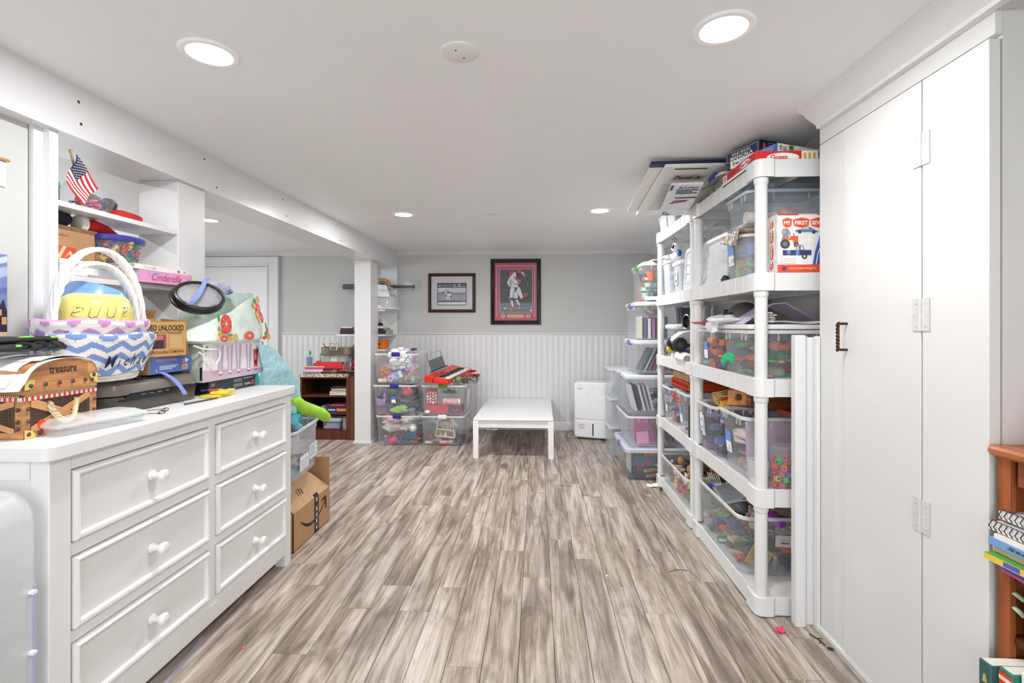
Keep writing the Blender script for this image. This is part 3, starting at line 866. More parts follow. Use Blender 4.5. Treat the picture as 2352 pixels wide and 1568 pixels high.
decal(t, 'carton_print', T, [('#2d2723', rect(.0, .085, .12, .087)), ('#2d2723', rect(.0, .03, .12, .032)), ('#2d2723', rect(.02, .04, .1, .062))])
text(t, 'tart', '#e9dfd2', T, .025, .043, w=.06, h=.016, name='carton_lettering')
text(t, '100', '#2d2723', T, .07, .01, h=.012, name='carton_lettering')
# bucket of counting bears
t = thing('counter_bucket', 'clear oval bucket with blue lid full of coloured counting bears', 'bucket', (-1.845, 2.10, ZM + .081))
el = lambda s, z, n=28: [(.078 * s * math.cos(2 * PI * i / n), .108 * s * math.sin(2 * PI * i / n), z) for i in range(n)]
MB().loft([el(.9, 0), el(.92, .004), el(1.0, .098), el(.975, .098), el(.9, .006)]).build('tub', GLASS, t)
MB().loft([el(1.06, .092), el(1.08, .098), el(1.08, .112), el(1.0, .116), el(.98, .11)]).build('lid', M('#3c3a9c', .35), t)
rj = random.Random(12)
cols = ['#d5302f', '#e2b45e', '#2f4fa0', '#23824f', '#e2b45e', '#d5302f']
for k in range(3):
    for i in range(9):
        a = 2 * PI * (i + .5 * k) / 9
        x, y = .05 * math.cos(a), .079 * math.sin(a)
        bc_ = rj.choice(cols)
        solo('counting_bear', toy('bear', .05, rj), [M(bc_, .35)], ('lower', 'middle', 'upper')[k] + ' ' + colour_word(bc_) + ' counting bear in the blue-lidded bucket', 'toy', (-1.845 + x, 2.10 + y, ZM + .086 + k * .03), (rj.uniform(-.9, .9), rj.uniform(-.9, .9), rj.uniform(0, 6)), 'counting bears in the bucket')
# santa things squeezed under the top shelf
solo('navy_jacket', lump(.05, .09, .042, 3, 18, .3), M('#23243a', .9, 'fabric'), 'dark navy cloth stuffed on the carton under the top shelf', 'cloth', (-1.88, 1.82, ZM + .187))
t = thing('santa_stocking', 'red stocking with white plush cuff stuffed under the top shelf', 'stocking', (-1.86, 1.99, ZM + .192))
MB().tube([(0, -.06, .03), (0, 0, .032), (.0, .06, .025), (0, .12, .012)], [.03, .034, .028, .012], 12, flat=.8).build('sock', M('#c8271f', .9, 'fabric'), t)
MB().tube([(.012, -.085, .028), (.012, -.06, .03)], [.03, .034], 12).build('cuff', M('#ece6df', .95, 'fabric'), t)
# lower shelf carton
t = box_thing('carton_with_red_print', 'brown carton printed More in red on the lower built-in shelf', 'box', (-1.87, 1.90, 1.121), .15, .31, .3, 0, CARD)
T = face(.15, .31, '+x')
decal(t, 'carton_print', T, [('#cf5230', rect(.05, .265, .165, .295)), ('#b98f66', [(.075, .265), (.09, .265), (.07, .295), (.06, .295)]), ('#b98f66', [(.1, .265), (.115, .295), (.13, .295), (.115, .265)])])
text(t, 'More', '#cf4f30', T, .05, .228, w=.062, h=.022, bold=.02, name='carton_lettering')
text(t, 'More', '#cf4f30', T, .05, .196, w=.062, h=.022, bold=.02, name='carton_lettering')
solo('black_bag', lump(.06, .085, .06, 8, 16, .2), M('#1d1c1e', .85, 'fabric'), 'black bag right of the More carton on the lower shelf', 'bag', (-1.87, 2.19, 1.21))
solo('blue_box_of_bags', MB().box(-.05, -.06, 0, .05, .06, .085), M('#3a4fa6', .5), 'small blue packet under the black bag on the lower shelf', 'packet', (-1.86, 2.19, 1.121), .1, bevel=.002)
solo('yellow_pail', MB().lathe([(.0005, 0), (.04, 0), (.05, .2), (.047, .2), (.038, .004), (.0005, .004)], 20), M('#dcc95f', .45), 'yellow pail edge peeking out left of the yellow bowl', 'pail', (-1.705, 1.60, 1.075)) if False else None

# ------------------------------------------------------------------ on the dresser
# treasure box
TX0, TX1, TY0, TY1, TZ = -1.80, -1.475, 1.355, 1.592, DZT + .001
t = thing('treasure_box', 'toy treasure chest of printed cardboard with rope handle on the dresser end', 'toy chest', ((TX0 + TX1) / 2, (TY0 + TY1) / 2, TZ))
w, d = TX1 - TX0, TY1 - TY0
def arch(z0, hs, hp, ins=0, n=12):
    return [(-d / 2 + ins, z0), (d / 2 - ins, z0)] + [((d / 2 - ins) * math.cos(PI * i / n), hs + (hp - hs) * math.sin(PI * i / n) ** .9) for i in range(n + 1)]
WD = M('#c98f5d', .6, 'wood', amt=(18, 6, 60))
pr = [(-d / 2, 0), (d / 2, 0), (d / 2, .125), (-d / 2, .125)]
MB().loft([[(x, y, z) for y, z in pr] for x in (-w / 2, w / 2)]).build('chest_body', WD, t)
pr = arch(.126, .178, .226)
pr = [(a, b) if b > .1 else (a, .126) for a, b in pr]
MB().loft([[(x, y * 1.006, z) for y, z in pr] for x in (-w / 2 - .001, w / 2 + .001)]).build('chest_lid', WD, t)
T = face(w, d, '+x')
dk, wd2 = '#4a3527', '#b57d4c'
def chestface(T, L, sgn):
    it = [(dk, rect(.02, .018, L - .025, .108))]
    it += [('#33241b', [rect(.02 + i * .008, .018, .0215 + i * .008, .108) for i in range(int((L - .05) / .008))]), ('#6a4d38', [rect(.02, .022 + i * .009, L - .025, .0228 + i * .009) for i in range(9)])]
    it += [('#cf9562', [(.02, .018), (.045, .018), (L - .025, .095), (L - .025, .108), (L - .045, .108), (.02, .032)]), ('#d09a66', [(.02, .108), (.042, .108), (L - .025, .03), (L - .025, .018), (L - .042, .018), (.02, .09)])]
    it += [(wd2, line2([(.028, .02), (L - .03, .1)], .001)), (wd2, line2([(.03, .104), (L - .032, .024)], .001)), ('#8d5f38', line2([(.045, .019), (L - .026, .092)], .0008))]
    it += [('#dcd6cb', rect(0, .109, L, .121)), ('#d23a30', [rect(.004 + i * .0165, .109, .0125 + i * .0165, .121) for i in range(int(L / .0165))]), ('#3a2a1c', rect(0, .1205, L, .127)), ('#d8bb83', [[(.001 + i * .006, .1208), (.004 + i * .006, .1208), (.007 + i * .006, .1265), (.004 + i * .006, .1265)] for i in range(int(L / .006) - 1)])]
    it += [('#e3c76d', [(L / 2 * 0 + x, y) for x, y in [(0, 0), (.032, 0), (.03, .012), (.02, .022), (0, .026)]]), ('#e3c76d', [(L, .14), (L - .02, .146), (L - .028, .162), (L - .028, .17), (L, .17)]), ('#e3c76d', [(0, .14), (.018, .143), (.03, .16), (.03, .17), (0, .17)])]
    riv = [(.012, .012), (.012, .05), (.012, .085), (L - .012, .05), (L - .012, .085), (L - .012, .03), (.045, .01), (L / 2, .01)] + [(.018 + i * (L - .04) / 4.5, .152) for i in range(5)] + [(L - .013, .165), (L - .02, .15)]
    it += [('#4b3630', [disc(x, y, .0064, 14) for x, y in riv]), ('#8a7468', [disc(x - .0015, y + .002, .0026, 8) for x, y in riv])]
    it += [('#8d5f38', [rect(.02, y, L - .03, y + .0006) for y in (.132, .137, .143, .16, .166, .171)])]
    return it
decal(t, 'front_print', T, chestface(T, d, 1))
text(t, 'treasure', '#2f251d', T, .075, .182, w=.09, h=.022, bold=.015, name='title_print')
T = face(w, d, '-y')
decal(t, 'side_print', T, chestface(T, w, 1))
rp = MB()
for k in (0, 2.1, 4.2):
    pts = []
    for i in range(40):
        a = i / 39
        y = -d / 2 + .075 + a * .085
        z = .094 - .06 * math.sin(PI * a) ** .6
        x = w / 2 + .004 + .016 * math.sin(PI * a)
        pts.append((x + .0042 * math.cos(a * 34 + k), y + .003 * math.sin(a * 34 + k), z + .0042 * math.sin(a * 34 + k)))
    rp.tube(pts, .0048, 6)
rp.build('rope_handle', M('#d9c9a6', .9, 'fabric'), t)
g = MB()
for y in (.075, .16):
    g.tube([(w / 2 + .002, -d / 2 + y + .006 * math.cos(a * PI / 6), .094 + .006 * math.sin(a * PI / 6)) for a in range(12)], .0018, 6, loop=True)
g.build('grommet', M('#b99a5a', .3, 'metal'), t)
decal(t, 'red_tag', face(w, d, '+x'), [('#e2422c', disc(.052, .035, .014, 14)), ('#e2422c', rect(.055, .005, .075, .03))], lift=.002)
# sheets of paper over the chest
def papersheet(x0, x1, y0, y1, z):
    def f(u, v):
        x = x0 + (x1 - x0) * u; y = y0 + (y1 - y0) * v
        yy = (y - (TY0 + TY1) / 2) / (d / 2)
        base = .178 + .048 * max(0, 1 - yy * yy) ** .5 if abs(yy) < 1 else .178 - .03 * (abs(yy) - 1) * 5
        return (x, y, TZ + base + z + .004 * math.sin(u * 6))
    return f
for i, (a, b, c_, e, z) in enumerate([(-1.80, -1.455, 1.325, 1.56, .003), (-1.80, -1.50, 1.33, 1.50, .0065), (-1.78, -1.47, 1.40, 1.60, .0095)]):
    solo('paper_sheet', MB().sheet(papersheet(a, b, c_, e, z), 8, 14), M('#f1eee9', .8, 'card'), ('large white paper sheet lowest on the treasure chest', 'white paper sheet in the middle of the papers on the chest', 'white paper sheet topmost on the treasure chest')[i], 'paper', solid=.0008, group='papers on the treasure chest')
t = thing('padded_gloves', 'folded black padded gloves with lime patches lying on papers over the chest', 'gloves', (-1.60, 1.46, TZ + .246))
m = MB()
for (x, y0, y1, z, r_) in ((.05, -.14, .10, .014, .013), (.02, -.13, .12, .014, .015), (.035, -.1, .125, .036, .012), (-.01, -.14, .06, .034, .013), (-.06, -.14, .1, .016, .018)):
    m.tube([(x, y0, z), (x + .006, (y0 + y1) / 2, z + .003), (x, y1, z)], [r_, r_ * 1.15, r_ * .9], 10, flat=.85)
for y in (-.05, .0, .05):
    m.tube([(.066 + .012 * math.cos(a * PI / 8) * .6, y + .02 * math.cos(a * PI / 8), .018 + .012 * math.sin(a * PI / 8)) for a in range(16)], .003, 6, loop=True)
m.build('glove', M('#1d1d1f', .55, 'fabric'), t)
m = MB().ball((.062, -.06, .02), (.006, .016, .006), 8).ball((.048, .06, .044), (.006, .012, .005), 8).ball((.045, -.02, .046), (.006, .03, .004), 8)
m.build('lime_patch', M('#7fd13a', .5), t)
# clear flat case
t = thing('clear_case', 'flat clear plastic craft case in front of the treasure chest', 'case', (-1.435, 1.535, TZ), R(-12))
m = MB().loft([rrect(.115, .25, .01, 0), rrect(.12, .26, .01, .022), rrect(.116, .256, .01, .022), rrect(.112, .247, .01, .003)])
for q in (-.06, .03): m.box(-.056, q, .003, .056, q + .002, .02)
m.build('tray', M('#f4f6f6', .2, 'frost', amt=.22), t)
MB().loft([rrect(.13, .275, .012, .0225), rrect(.134, .28, .012, .028), rrect(.128, .27, .01, .034), rrect(.09, .23, .01, .044), rrect(.086, .225, .01, .046)]).build('lid', M('#fafafa', .18, 'frost', amt=.42), t)
m = MB().lathe([(.0005, 0), (.017, 0), (.018, .004), (.017, .01), (.014, .011), (.0005, .009)], 20, T=tr(0, 0, .002) @ Matrix.Rotation(.35, 4, 'X'))
t = thing('toy_compass', 'small green toy compass whistle on the dresser', 'compass', (-1.452, 1.738, TZ), R(20))
MB().loft([rrect(.03, .045, .012, 0), rrect(.034, .05, .012, .008), rrect(.02, .03, .01, .013)]).ball((-.0, -.034, .006), (.008, .016, .006), 8).build('case', M('#1f8f78', .3), t)
MB().lathe([(.014, .012), (.0145, .016), (.011, .0165), (.0005, .0155)], 20).build('dial', M('#dfe9e4', .2), t)
decal(t, 'dial_print', tr(0, 0, .0167), [('#1b4d40', disc(0, 0, .0105, 16)), ('#e8efe9', [(-.002, -.001), (.009, .003), (.0, .002)])])
t = thing('wire_glasses', 'thin dark wire eyeglasses lying on the dresser', 'eyeglasses', (-1.415, 1.815, TZ), R(28))
m = MB()
for s in (-1, 1):
    m.tube([(.011 * math.cos(a * PI / 8), s * .03 + .022 * math.sin(a * PI / 8), .004 + .003 * math.sin(a * PI / 8)) for a in range(16)], .0012, 6, loop=True)
    m.tube([(0, s * .052, .004), (-.05, s * .045, .003), (-.075, s * .03, .002)], .0012, 6)
m.tube([(0, -.008, .005), (.004, 0, .006), (0, .008, .005)], .0012, 6)
m.build('wire_frame', M('#3b2c22', .35, 'metal'), t)
m = MB()
for s in (-1, 1):
    m.lathe([(.0005, .003), (.01, .003), (.01, .0042), (.0005, .0042)], 14, T=tr(0, s * .03, 0) @ Matrix.Diagonal((1, 2, 1, 1)))
m.build('lens', GLASS, t)
# printer
t = thing('printer', 'black home inkjet printer with rounded lid', 'printer', (-1.67, 1.945, TZ), R(-1.5))
PB = M('#2a2724', .28)
MB().loft([rrect(.27, .45, .05, 0), rrect(.285, .47, .06, .012), rrect(.29, .48, .06, .05), rrect(.285, .475, .06, .062)]).build('base', M('#4a4640', .3), t)
MB().loft([rrect(.27, .44, .06, .062), rrect(.29, .49, .07, .068), rrect(.29, .49, .07, .078), rrect(.275, .475, .07, .105), rrect(.2, .46, .05, .124, 4, -.03), rrect(.17, .42, .04, .127, 4, -.035)]).build('lid', M('#7a736a', .3), t)
m = MB().box(.13, -.17, .058, .149, .20, .066).box(.10, -.15, .066, .147, .17, .072)
m.build('paper_slot', M('#0d0d0e', .4), t)
m = MB().loft([rrect(.1, .44, .05, .045, 4, .1), rrect(.1, .44, .05, .052, 4, .1)])
m.build('output_tray', M('#1d1b1a', .3), t)
q = bpy.data.objects.new('control_panel', None); link(q, t, (.083, -.03, .124), (0, R(14), 0))
MB().box(-.03, -.05, -.002, .03, .05, .003).build('panel', M('#211f1e', .15), q, bevel=.002)
MB().box(-.014, -.02, .003, .014, .02, .0036).build('screen', M('#4c4a48', .1), q)
decal(t, 'badge_print', frame((.05, .14, .1265), (0, 1, 0), (-1, 0, 0)), [('#25221f', rect(0, 0, .075, .02)), ('#9a948b', rect(.008, .011, .065, .015)), ('#6f6a63', rect(.008, .005, .05, .007))], lift=.0008)
decal(t, 'slot_mark', frame((.1495, -.12, .058), (0, 1, 0), (0, 0, 1)), [('#c9c7c3', [rect(.02 + .04 * i, .003, .04 + .04 * i, .0045) for i in range(4)])])
# baskets
def basket(name, label, loc, sx, sy, h, cloth_cols, hand_top, hand_y, seed, lip, words=None):
    t = thing(name, label, 'basket', loc)
    n = 40
    def ring(k, z, wob=0): return [(sx * k * math.cos(2 * PI * i / n), sy * k * math.sin(2 * PI * i / n) * (1 + wob * math.sin(9 * 2 * PI * i / n)), z) for i in range(n)]
    # woven wicker wall: rows of canes passing in and out
    wk = MB()
    rows = 11
    for j in range(rows):
        z = .008 + h * .93 * j / rows
        k = .60 + .36 * (z / h) ** .8
        pts = []
        for i in range(60):
            a = 2 * PI * i / 60
            o_ = .004 * math.sin(i * PI / 2 + (j % 2) * PI)
            pts.append(((sx * k + o_) * math.cos(a), (sy * k + o_) * math.sin(a), z))
        wk.tube(pts, .0075, 5, loop=True)
    wk.lathe([(.0005, .001), (.6, .001), (.6, .008), (.0005, .008)], n, T=Matrix.Diagonal((sx, sy, 1, 1)))
    wk.build('wicker', M('#ece7e1', .7), t)
    cb = MB(); m1 = M(cloth_cols[0], .9); m2 = M(cloth_cols[1], .9)
    r2 = random.Random(seed)
    prof = [(.985 * (.62 + .36 * (z / h) ** .8) + .085, z) for z in [h * (.18 + .82 * i / 39) for i in range(40)]]
    prof += [(1.045, h + .012), (1.0, h + .018), (.9, h + .004), (.8, h * .5)]
    nn = 320
    rings = []
    ph = [r2.uniform(0, 6) for _ in range(3)]
    for ri, (k, z) in enumerate(prof):
        ring_ = []
        for i in range(nn):
            a = 2 * PI * i / nn
            wv = .004 * math.sin(7 * a + ph[0]) + .003 * math.sin(17 * a + ph[1])
            if ri < 2: wv *= 1.5
            kk = k * (1 + wv)
            ring_.append((sx * kk * math.cos(a), sy * kk * math.sin(a), z + (.004 * math.sin(5 * a + ph[2]) if ri < 3 or ri > 36 else 0)))
        rings.append(ring_)
    cb.loft(rings, a=False, b=False)
    # chevron weave printed on the cloth face by face
    for q in range(len(cb.f)):
        ri, i = divmod(q, nn)
        tri = abs(((i / 24.615) % 1) * 2 - 1)
        zz_ = rings[ri][0][2]
        band = (zz_ + tri * .021 + .002 * math.sin(i * .3)) / .0205
        cb.m[q] = 0 if int(band) % 2 == 0 else 1
    cb.build('chevron_liner', [m1, m2], t)
    hd = MB()
    for k in range(4):
        pts = []
        N_ = 64
        for i in range(N_ + 1):
            a = PI * i / N_
            y = hand_y * math.cos(a)
            z = h * .55 + (hand_top - h * .55) * math.sin(a) ** .72
            tw = a * 9 + k * PI / 2
            pts.append((.0095 * math.cos(tw) + .012, y + .0095 * math.sin(tw) * math.sin(a), z + .0095 * math.sin(tw) * abs(math.cos(a))))
        hd.tube(pts, .0085, 6)
    hd.build('handle', M('#f1ede8', .55), t)
    return t
bk = basket('wicker_basket', 'white wicker basket with blue chevron liner standing on the printer', (-1.60, 1.735, 1.087), .135, .205, .155, ('#7d98cc', '#efebe6'), .475, .192, 2, 0)
for i, (ch, aa, w_, h_) in enumerate((('M', -32, .036, .042), ('i', -18, .008, .036), ('c', -11, .018, .024), ('h', -3, .018, .042), ('a', 6, .018, .024), ('e', 15, .017, .024), ('l', 24, .008, .042))):
    a_ = R(aa); zz = .055 + .010 * i / 6
    k_ = .985 * (.62 + .36 * (zz / .155) ** .8) + .09
    ex, ey = -.135 * math.sin(a_), .2 * math.cos(a_)
    nx, ny = .2 * math.cos(a_), .135 * math.sin(a_)
    q_ = .28 / math.hypot(nx, ny)
    T = frame((.135 * k_ * math.cos(a_), .2 * k_ * math.sin(a_), zz), (ex, ey, .02), (nx * q_, ny * q_, .96))
    text(bk, ch, '#1f2450', T, 0, 0, w=w_, h=h_, shear=.3, bold=.012, name='embroidered_name', lift=.012)
bp = basket('wicker_basket', 'white wicker basket with pink chevron liner nested in the blue one', (-1.605, 1.725, 1.175), .128, .193, .115, ('#cf94c8', '#f0e9e6'), .335, .172, 5, 0)
solo('purple_ribbon', MB().tube([(0, -.05, .0), (.008, -.03, .014), (.002, -.005, .004), (.006, .02, .013), (0, .05, 0)], .012, 8, flat=.35), M('#a02bb5', .35), 'shiny purple ribbon tied at the left end of the pink basket', 'ribbon', (-1.535, 1.60, 1.258), R(-30))
def bowl(name, label, loc, rot, r0, r1, h, col):
    return solo(name, MB().lathe([(.0005, h), (r0 * .5, h), (r0 * .9, h - .002), (r0, h - .012), (r1, .008), (r1 + .008, .006), (r1 + .008, 0), (r1 - .002, 0), (r0 - .004, h - .014), (.0005, h - .006)], 36), M(col, .25), label, 'bowl', loc, rot)
yb = thing('plastic_bowl', 'yellow plastic bowl turned upside down in the pink basket with a written name', 'bowl', (-1.595, 1.715, 1.295), (R(6), R(10), 0))
MB().lathe([(.0005, .105), (.06, .105), (.085, .101), (.103, .088), (.118, .05), (.128, .008), (.134, .006), (.134, 0), (.126, 0), (.1, .085), (.0005, .097)], 40, T=Matrix.Diagonal((.82, 1.02, 1, 1))).build('shell', M('#d6cd78', .22), yb)
for i, (ch, ph) in enumerate((('a', .1), ('n', -.32), ('n', -.74), ('a', -1.16))):
    a_ = ph
    rr2 = .126
    px_, py_ = rr2 * .82 * math.cos(a_), rr2 * 1.02 * math.sin(a_)
    T = frame((px_, py_, .035), (math.sin(a_), -math.cos(a_), 0), (.28 * math.cos(a_), .28 * math.sin(a_), -.96))
    text(yb, ch, '#3a3a2a', T, -.018, -.04, w=.032, h=.036, shear=.3, bold=-.035, name='written_name', lift=.004)
bowl('plastic_bowl', 'blue plastic bowl upside down behind the yellow bowl', (-1.66, 1.765, 1.33), (R(-18), R(4), 0), .09, .108, .1, '#6f9bd6')
# printed cartons on the printer
t = thing('blue_carton', 'flat blue toy carton marked 8+ on the printer', 'box', (-1.60, 2.035, 1.087), R(2))
MB().box(-.05, -.125, 0, .05, .125, .068).build('carton', M('#4a66a6', .5, 'card'), t, bevel=.001)
MB().box(-.0505, -.128, .0, .048, -.125, .068).build('open_end', CARD, t)
T = face(.1, .25, '+x')
decal(t, 'carton_print', T, [('#6d86be', line2([(.02, .006), (.175, .006), (.175, .036), (.02, .036), (.02, .006)], .0008)), ('#dfe5f2', [rect(.05, .028 - .006 * i, .165 - .02 * i, .0305 - .006 * i) for i in range(3)]), ('#e7ebf5', line2([(.027, .01), (.033, .021), (.039, .01), (.027, .01)], .0012)), ('#d8b48f', rect(.185, .008, .222, .03)), ('#5b4634', [rect(.189 + .0045 * i, .011, .191 + .0045 * i, .027) for i in range(7)]), ('#c7967a', [rect(.03, .058 - .004 * i, .15, .0595 - .004 * i) for i in range(3)]), ('#c7967a', rect(.187, .036, .2, .042)), ('#c7967a', rect(.187, .046, .2, .052))])
text(t, '8+', '#f2f4f8', T, .205, .036, w=.022, h=.02, bold=.03, name='age_print')
t = thing('open_carton', 'open brown toy carton with tan front panel and raised back flap', 'box', (-1.62, 1.985, 1.156), R(-6))
m = MB()
m.box(.076, -.118, 0, .08, .118, .145).box(-.08, -.118, 0, -.076, .118, .16).box(-.08, -.118, 0, .08, -.114, .15).box(-.08, .114, 0, .08, .118, .15).box(-.08, -.118, 0, .08, .118, .003)
m.build('carton', M('#c39a5c', .7, 'card'), t)
MB().box(-.08, -.11, .16, -.077, .11, .2, T=tr(-.08, 0, .16) @ Matrix.Rotation(R(20), 4, 'Y') @ tr(.08, 0, -.16)).build('back_flap', CARD2, t)
MB().loft([[(.07, .118, .15), (.07, .121, .15), (-.05, .121, .16), (-.05, .118, .16)], [(.065, .135, .06), (.065, .138, .06), (-.03, .138, .07), (-.03, .135, .07)], [(.06, .15, .0), (.06, .153, .0), (-.01, .153, .01), (-.01, .15, .01)]]).build('side_flap', M('#b58a5c', .7, 'card'), t)
T = face(.16, .236, '+x')
decal(t, 'panel_print', T, [('#8d4450', rect(.05, .035, .13, .092)), ('#3a2530', rect(.062, .035, .118, .07)), ('#c46a6a', rect(.07, .07, .115, .088)), ('#caa46b', rect(.145, .032, .215, .092)), ('#b08a52', line2([(.146, .033), (.214, .033), (.214, .091), (.146, .091), (.146, .033)], .002))])
text(t, 'VIDEO UNLOCKED', '#1d1913', T, .015, .108, w=.205, h=.024, bold=.015, name='panel_title')
text(t, 'LEARN WITH MARK ROBER', '#3a2f22', T, .06, .096, w=.15, h=.008, name='panel_title')
text(t, 'CRUNCHLABS.COM/WIN', '#8d2f33', T, .03, .014, w=.19, h=.012, bold=.01, name='panel_title')
# glass set box on a black toy box
t = thing('black_toy_box', 'flat black construction toy box under the drinking glass carton', 'box', (-1.61, 2.44, TZ), 0)
MB().box(-.075, -.19, 0, .075, .19, .062).build('carton', M('#23252c', .4, 'card'), t, bevel=.001)
T = face(.15, .38, '+x')
decal(t, 'box_print', T, [('#7f8894', line2([(.012, .008), (.06, .008), (.06, .054), (.012, .054), (.012, .008)], .001)), ('#7f8894', rect(.016, .036, .044, .05)), ('#7f8894', line2([(.036 + .013 * math.cos(PI * i / 8), .01 + .018 * math.sin(PI * i / 8)) for i in range(9)], .001)), ('#9a9ea6', [rect(.19, .052 - .0028 * i, .265, .0535 - .0028 * i) for i in range(6)]), ('#9a9ea6', [rect(.19, .027 - .0028 * i, .265, .0285 - .0028 * i) for i in range(6)]), ('#cfd2d6', [rect(.29, .052, .365, .0535), rect(.29, .048, .355, .0495)]), ('#d8d8da', disc(.283, .05, .005)), ('#c83a32', line2([(.279, .046), (.287, .054)], .001)), ('#d3262a', rect(.345, .01, .372, .034)), ('#555b66', rect(.268, 0, .2685, .062))])
text(t, 'TECHNIC', '#e9eaec', T, .285, .014, w=.055, h=.011, bold=.02, name='logo_print')
text(t, 'LEGO', '#f6e9b8', T, .348, .018, w=.021, h=.009, bold=.03, name='logo_print')
t = thing('glassware_carton', 'long carton with photo of drinking glasses lying on the black toy box', 'box', (-1.605, 2.445, TZ + .064), R(0))
MB().box(-.08, -.25, 0, .08, .25, .178).build('carton', M('#e0d9df', .5, 'card'), t, bevel=.001)
T = face(.16, .5, '+x')
it = [('#efe7ee', rect(.0, .0, .5, .178)), ('#cdb6c9', [(.0, 0), (.5, 0), (.5, .03), (.0, .055)]), ('#f6f2f4', rect(0, .06, .07, .178)), ('#8fbf7a', disc(.018, .15, .012)), ('#6aa35a', disc(.03, .16, .009)), ('#8fbf7a', disc(.018, .12, .008))]
for i, x in enumerate((.10, .175, .245, .335, .40)):
    wt = .052
    it += [('#bfa9c0' if i != 4 else '#c8383a', [(x + .012, .022), (x + wt - .012, .022), (x + wt, .165), (x, .165)]), ('#e2d7e4' if i != 4 else '#e06a62', [(x + .018, .034), (x + wt - .022, .034), (x + wt - .018, .165), (x + .01, .165)]), ('#8d7a95', rect(x + .014, .02, x + wt - .014, .028)), ('#f7f3f8', rect(x + .012, .03, x + wt - .012, .036))]
    if i == 4: it += [('#f2ecf2', [(x, .135), (x + wt, .135), (x + wt, .165), (x, .165)]), ('#8f1f22', rect(x + .014, .05, x + .036, .075)), ('#ef8f86', rect(x + .012, .085, x + .03, .105)), ('#b23034', rect(x + .024, .108, x + .042, .126))]
it += [('#2a2628', rect(.492, .115, .499, .172))]
decal(t, 'photo_print', T, it)
text(t, '10', '#c9bcc6', T, .025, .055, w=.04, h=.045, bold=-.02, name='number_print')
T = face(.16, .5, '-y')
decal(t, 'end_print', T, [('#aab2a6', rect(0, 0, .16, .178)), ('#8d968a', rect(.05, .01, .058, .17)), ('#c2c8bd', rect(.08, .06, .14, .16)), ('#1e1e20', rect(.146, .01, .158, .07))])
text(t, 'BISTRO', '#d9d9d9', frame((.08, -.25, 0), (0, 0, 1), (-1, 0, 0)), .015, .004, w=.045, h=.006, name='end_lettering', lift=.002) if False else None
solo('teal_folder', MB().box(-.07, -.012, 0, .07, .012, .085), M('#2f9c9a', .5), 'teal box standing at the far end of the dresser behind the toy box', 'box', (-1.60, 2.647, TZ), bevel=.001)
solo('white_cable_loop', MB().tube([(0.0, -.02, .0), (.01, .03, -.035), (.012, .055, -.06), (.012, .085, -.062), (.012, .105, -.035), (.012, .11, -.005), (.012, .09, .012), (.01, .05, .008), (0, .0, .015), (-.02, -.03, .03)], .0038, 8), M('#efeeec', .35), 'white cable loop hanging in front of the drinking glass carton', 'cable', (-1.518, 2.18, 1.165))
solo('blue_strap', MB().sheet(lambda u, v: (.0 + .035 * math.sin(u * 1.7) + .002 + .06 * u, -.012 + .024 * v + .075 * u, .0 - .105 * u * u + .004), 12, 2), M('#7f8fd2', .7), 'periwinkle ribbon strap hanging over the printer front', 'strap', (-1.58, 1.95, 1.096), 0, solid=.002)
# yellow foam shapes
for i, (dx, dy, a) in enumerate(((0, 0, .1), (.02, .03, .5))):
    m = MB()
    m.prism([(-.06, -.035), (.06, -.04), (.065, -.01), (.03, -.008), (.03, .012), (.06, .012), (.058, .04), (-.06, .035)], 0, .012)
    solo('foam_letter', m, M('#e6d548', .5), 'yellow foam letter, %s of the two beside the printer' % ('lower one' if i == 0 else 'upper one'), 'foam letter', (-1.475 + dx * .5, 2.215 + dy, TZ + .0135 * i), R(80) + a, bevel=.002)
solo('red_clip', MB().box(-.02, -.008, 0, .02, .008, .006), M('#d63a2c', .4), 'small red plastic clip on the yellow foam letters', 'clip', (-1.485, 2.21, TZ + .0275), .9, bevel=.001)
solo('blue_clip', MB().box(-.022, -.006, 0, .022, .006, .006), M('#2c3f9c', .4), 'small blue plastic clip on the yellow foam letters', 'clip', (-1.515, 2.20, TZ + .0275), 1.2, bevel=.001)
solo('black_stylus', MB().tube([(0, -.09, .004), (0, .08, .004), (0, .095, .002)], [.0035, .0035, .001], 8), M('#1e1d1e', .3), 'thin black stylus lying from the printer to the foam letters', 'stylus', (-1.435, 2.06, TZ + .0), R(-8))
# tote bag of fruit print with hoops
t = thing('grocery_bag', 'fruit print grocery tote slumped on the drinking glass carton', 'bag', (-1.60, 2.44, TZ + .2435), R(3))
n = 48
def bagring(sx, sy, z, cy=0, cx_=0, wob=.0, tilt=0, tx=0):
    out = []
    for i in range(n):
        a = 2 * PI * i / n
        c_, s_ = math.cos(a), math.sin(a)
        x = sx * abs(c_) ** .5 * (1 if c_ > 0 else -1); y = sy * abs(s_) ** .55 * (1 if s_ > 0 else -1)
        k = 1 + wob * (math.sin(5 * a + z * 60) + .6 * math.sin(9 * a + 1 + z * 90))
        out.append((cx_ + x * k, cy + y * k, z + tilt * y + tx * x + wob * .1 * math.sin(7 * a)))
    return out
bagm = MB().loft([bagring(.10, .265, 0), bagring(.115, .285, .012, wob=.012), bagring(.115, .265, .055, wob=.02, tilt=.06), bagring(.11, .235, .1, 0, .0, .025, .2), bagring(.105, .205, .15, .0, .0, .03, .36), bagring(.10, .19, .188, .005, 0, .03, .4), bagring(.096, .186, .187, .005, 0, .03, .4), bagring(.1, .2, .145, .0, .0, .03, .36), bagring(.1, .24, .04, 0, 0, .02, .1)], a=True, b=True)
bagm.build('cloth_body', M('#dfeee2', .75, 'fabric'), t)
T = frame((.121, -.29, 0), (0, 1, 0), (-.09, 0, 1))
fr = []
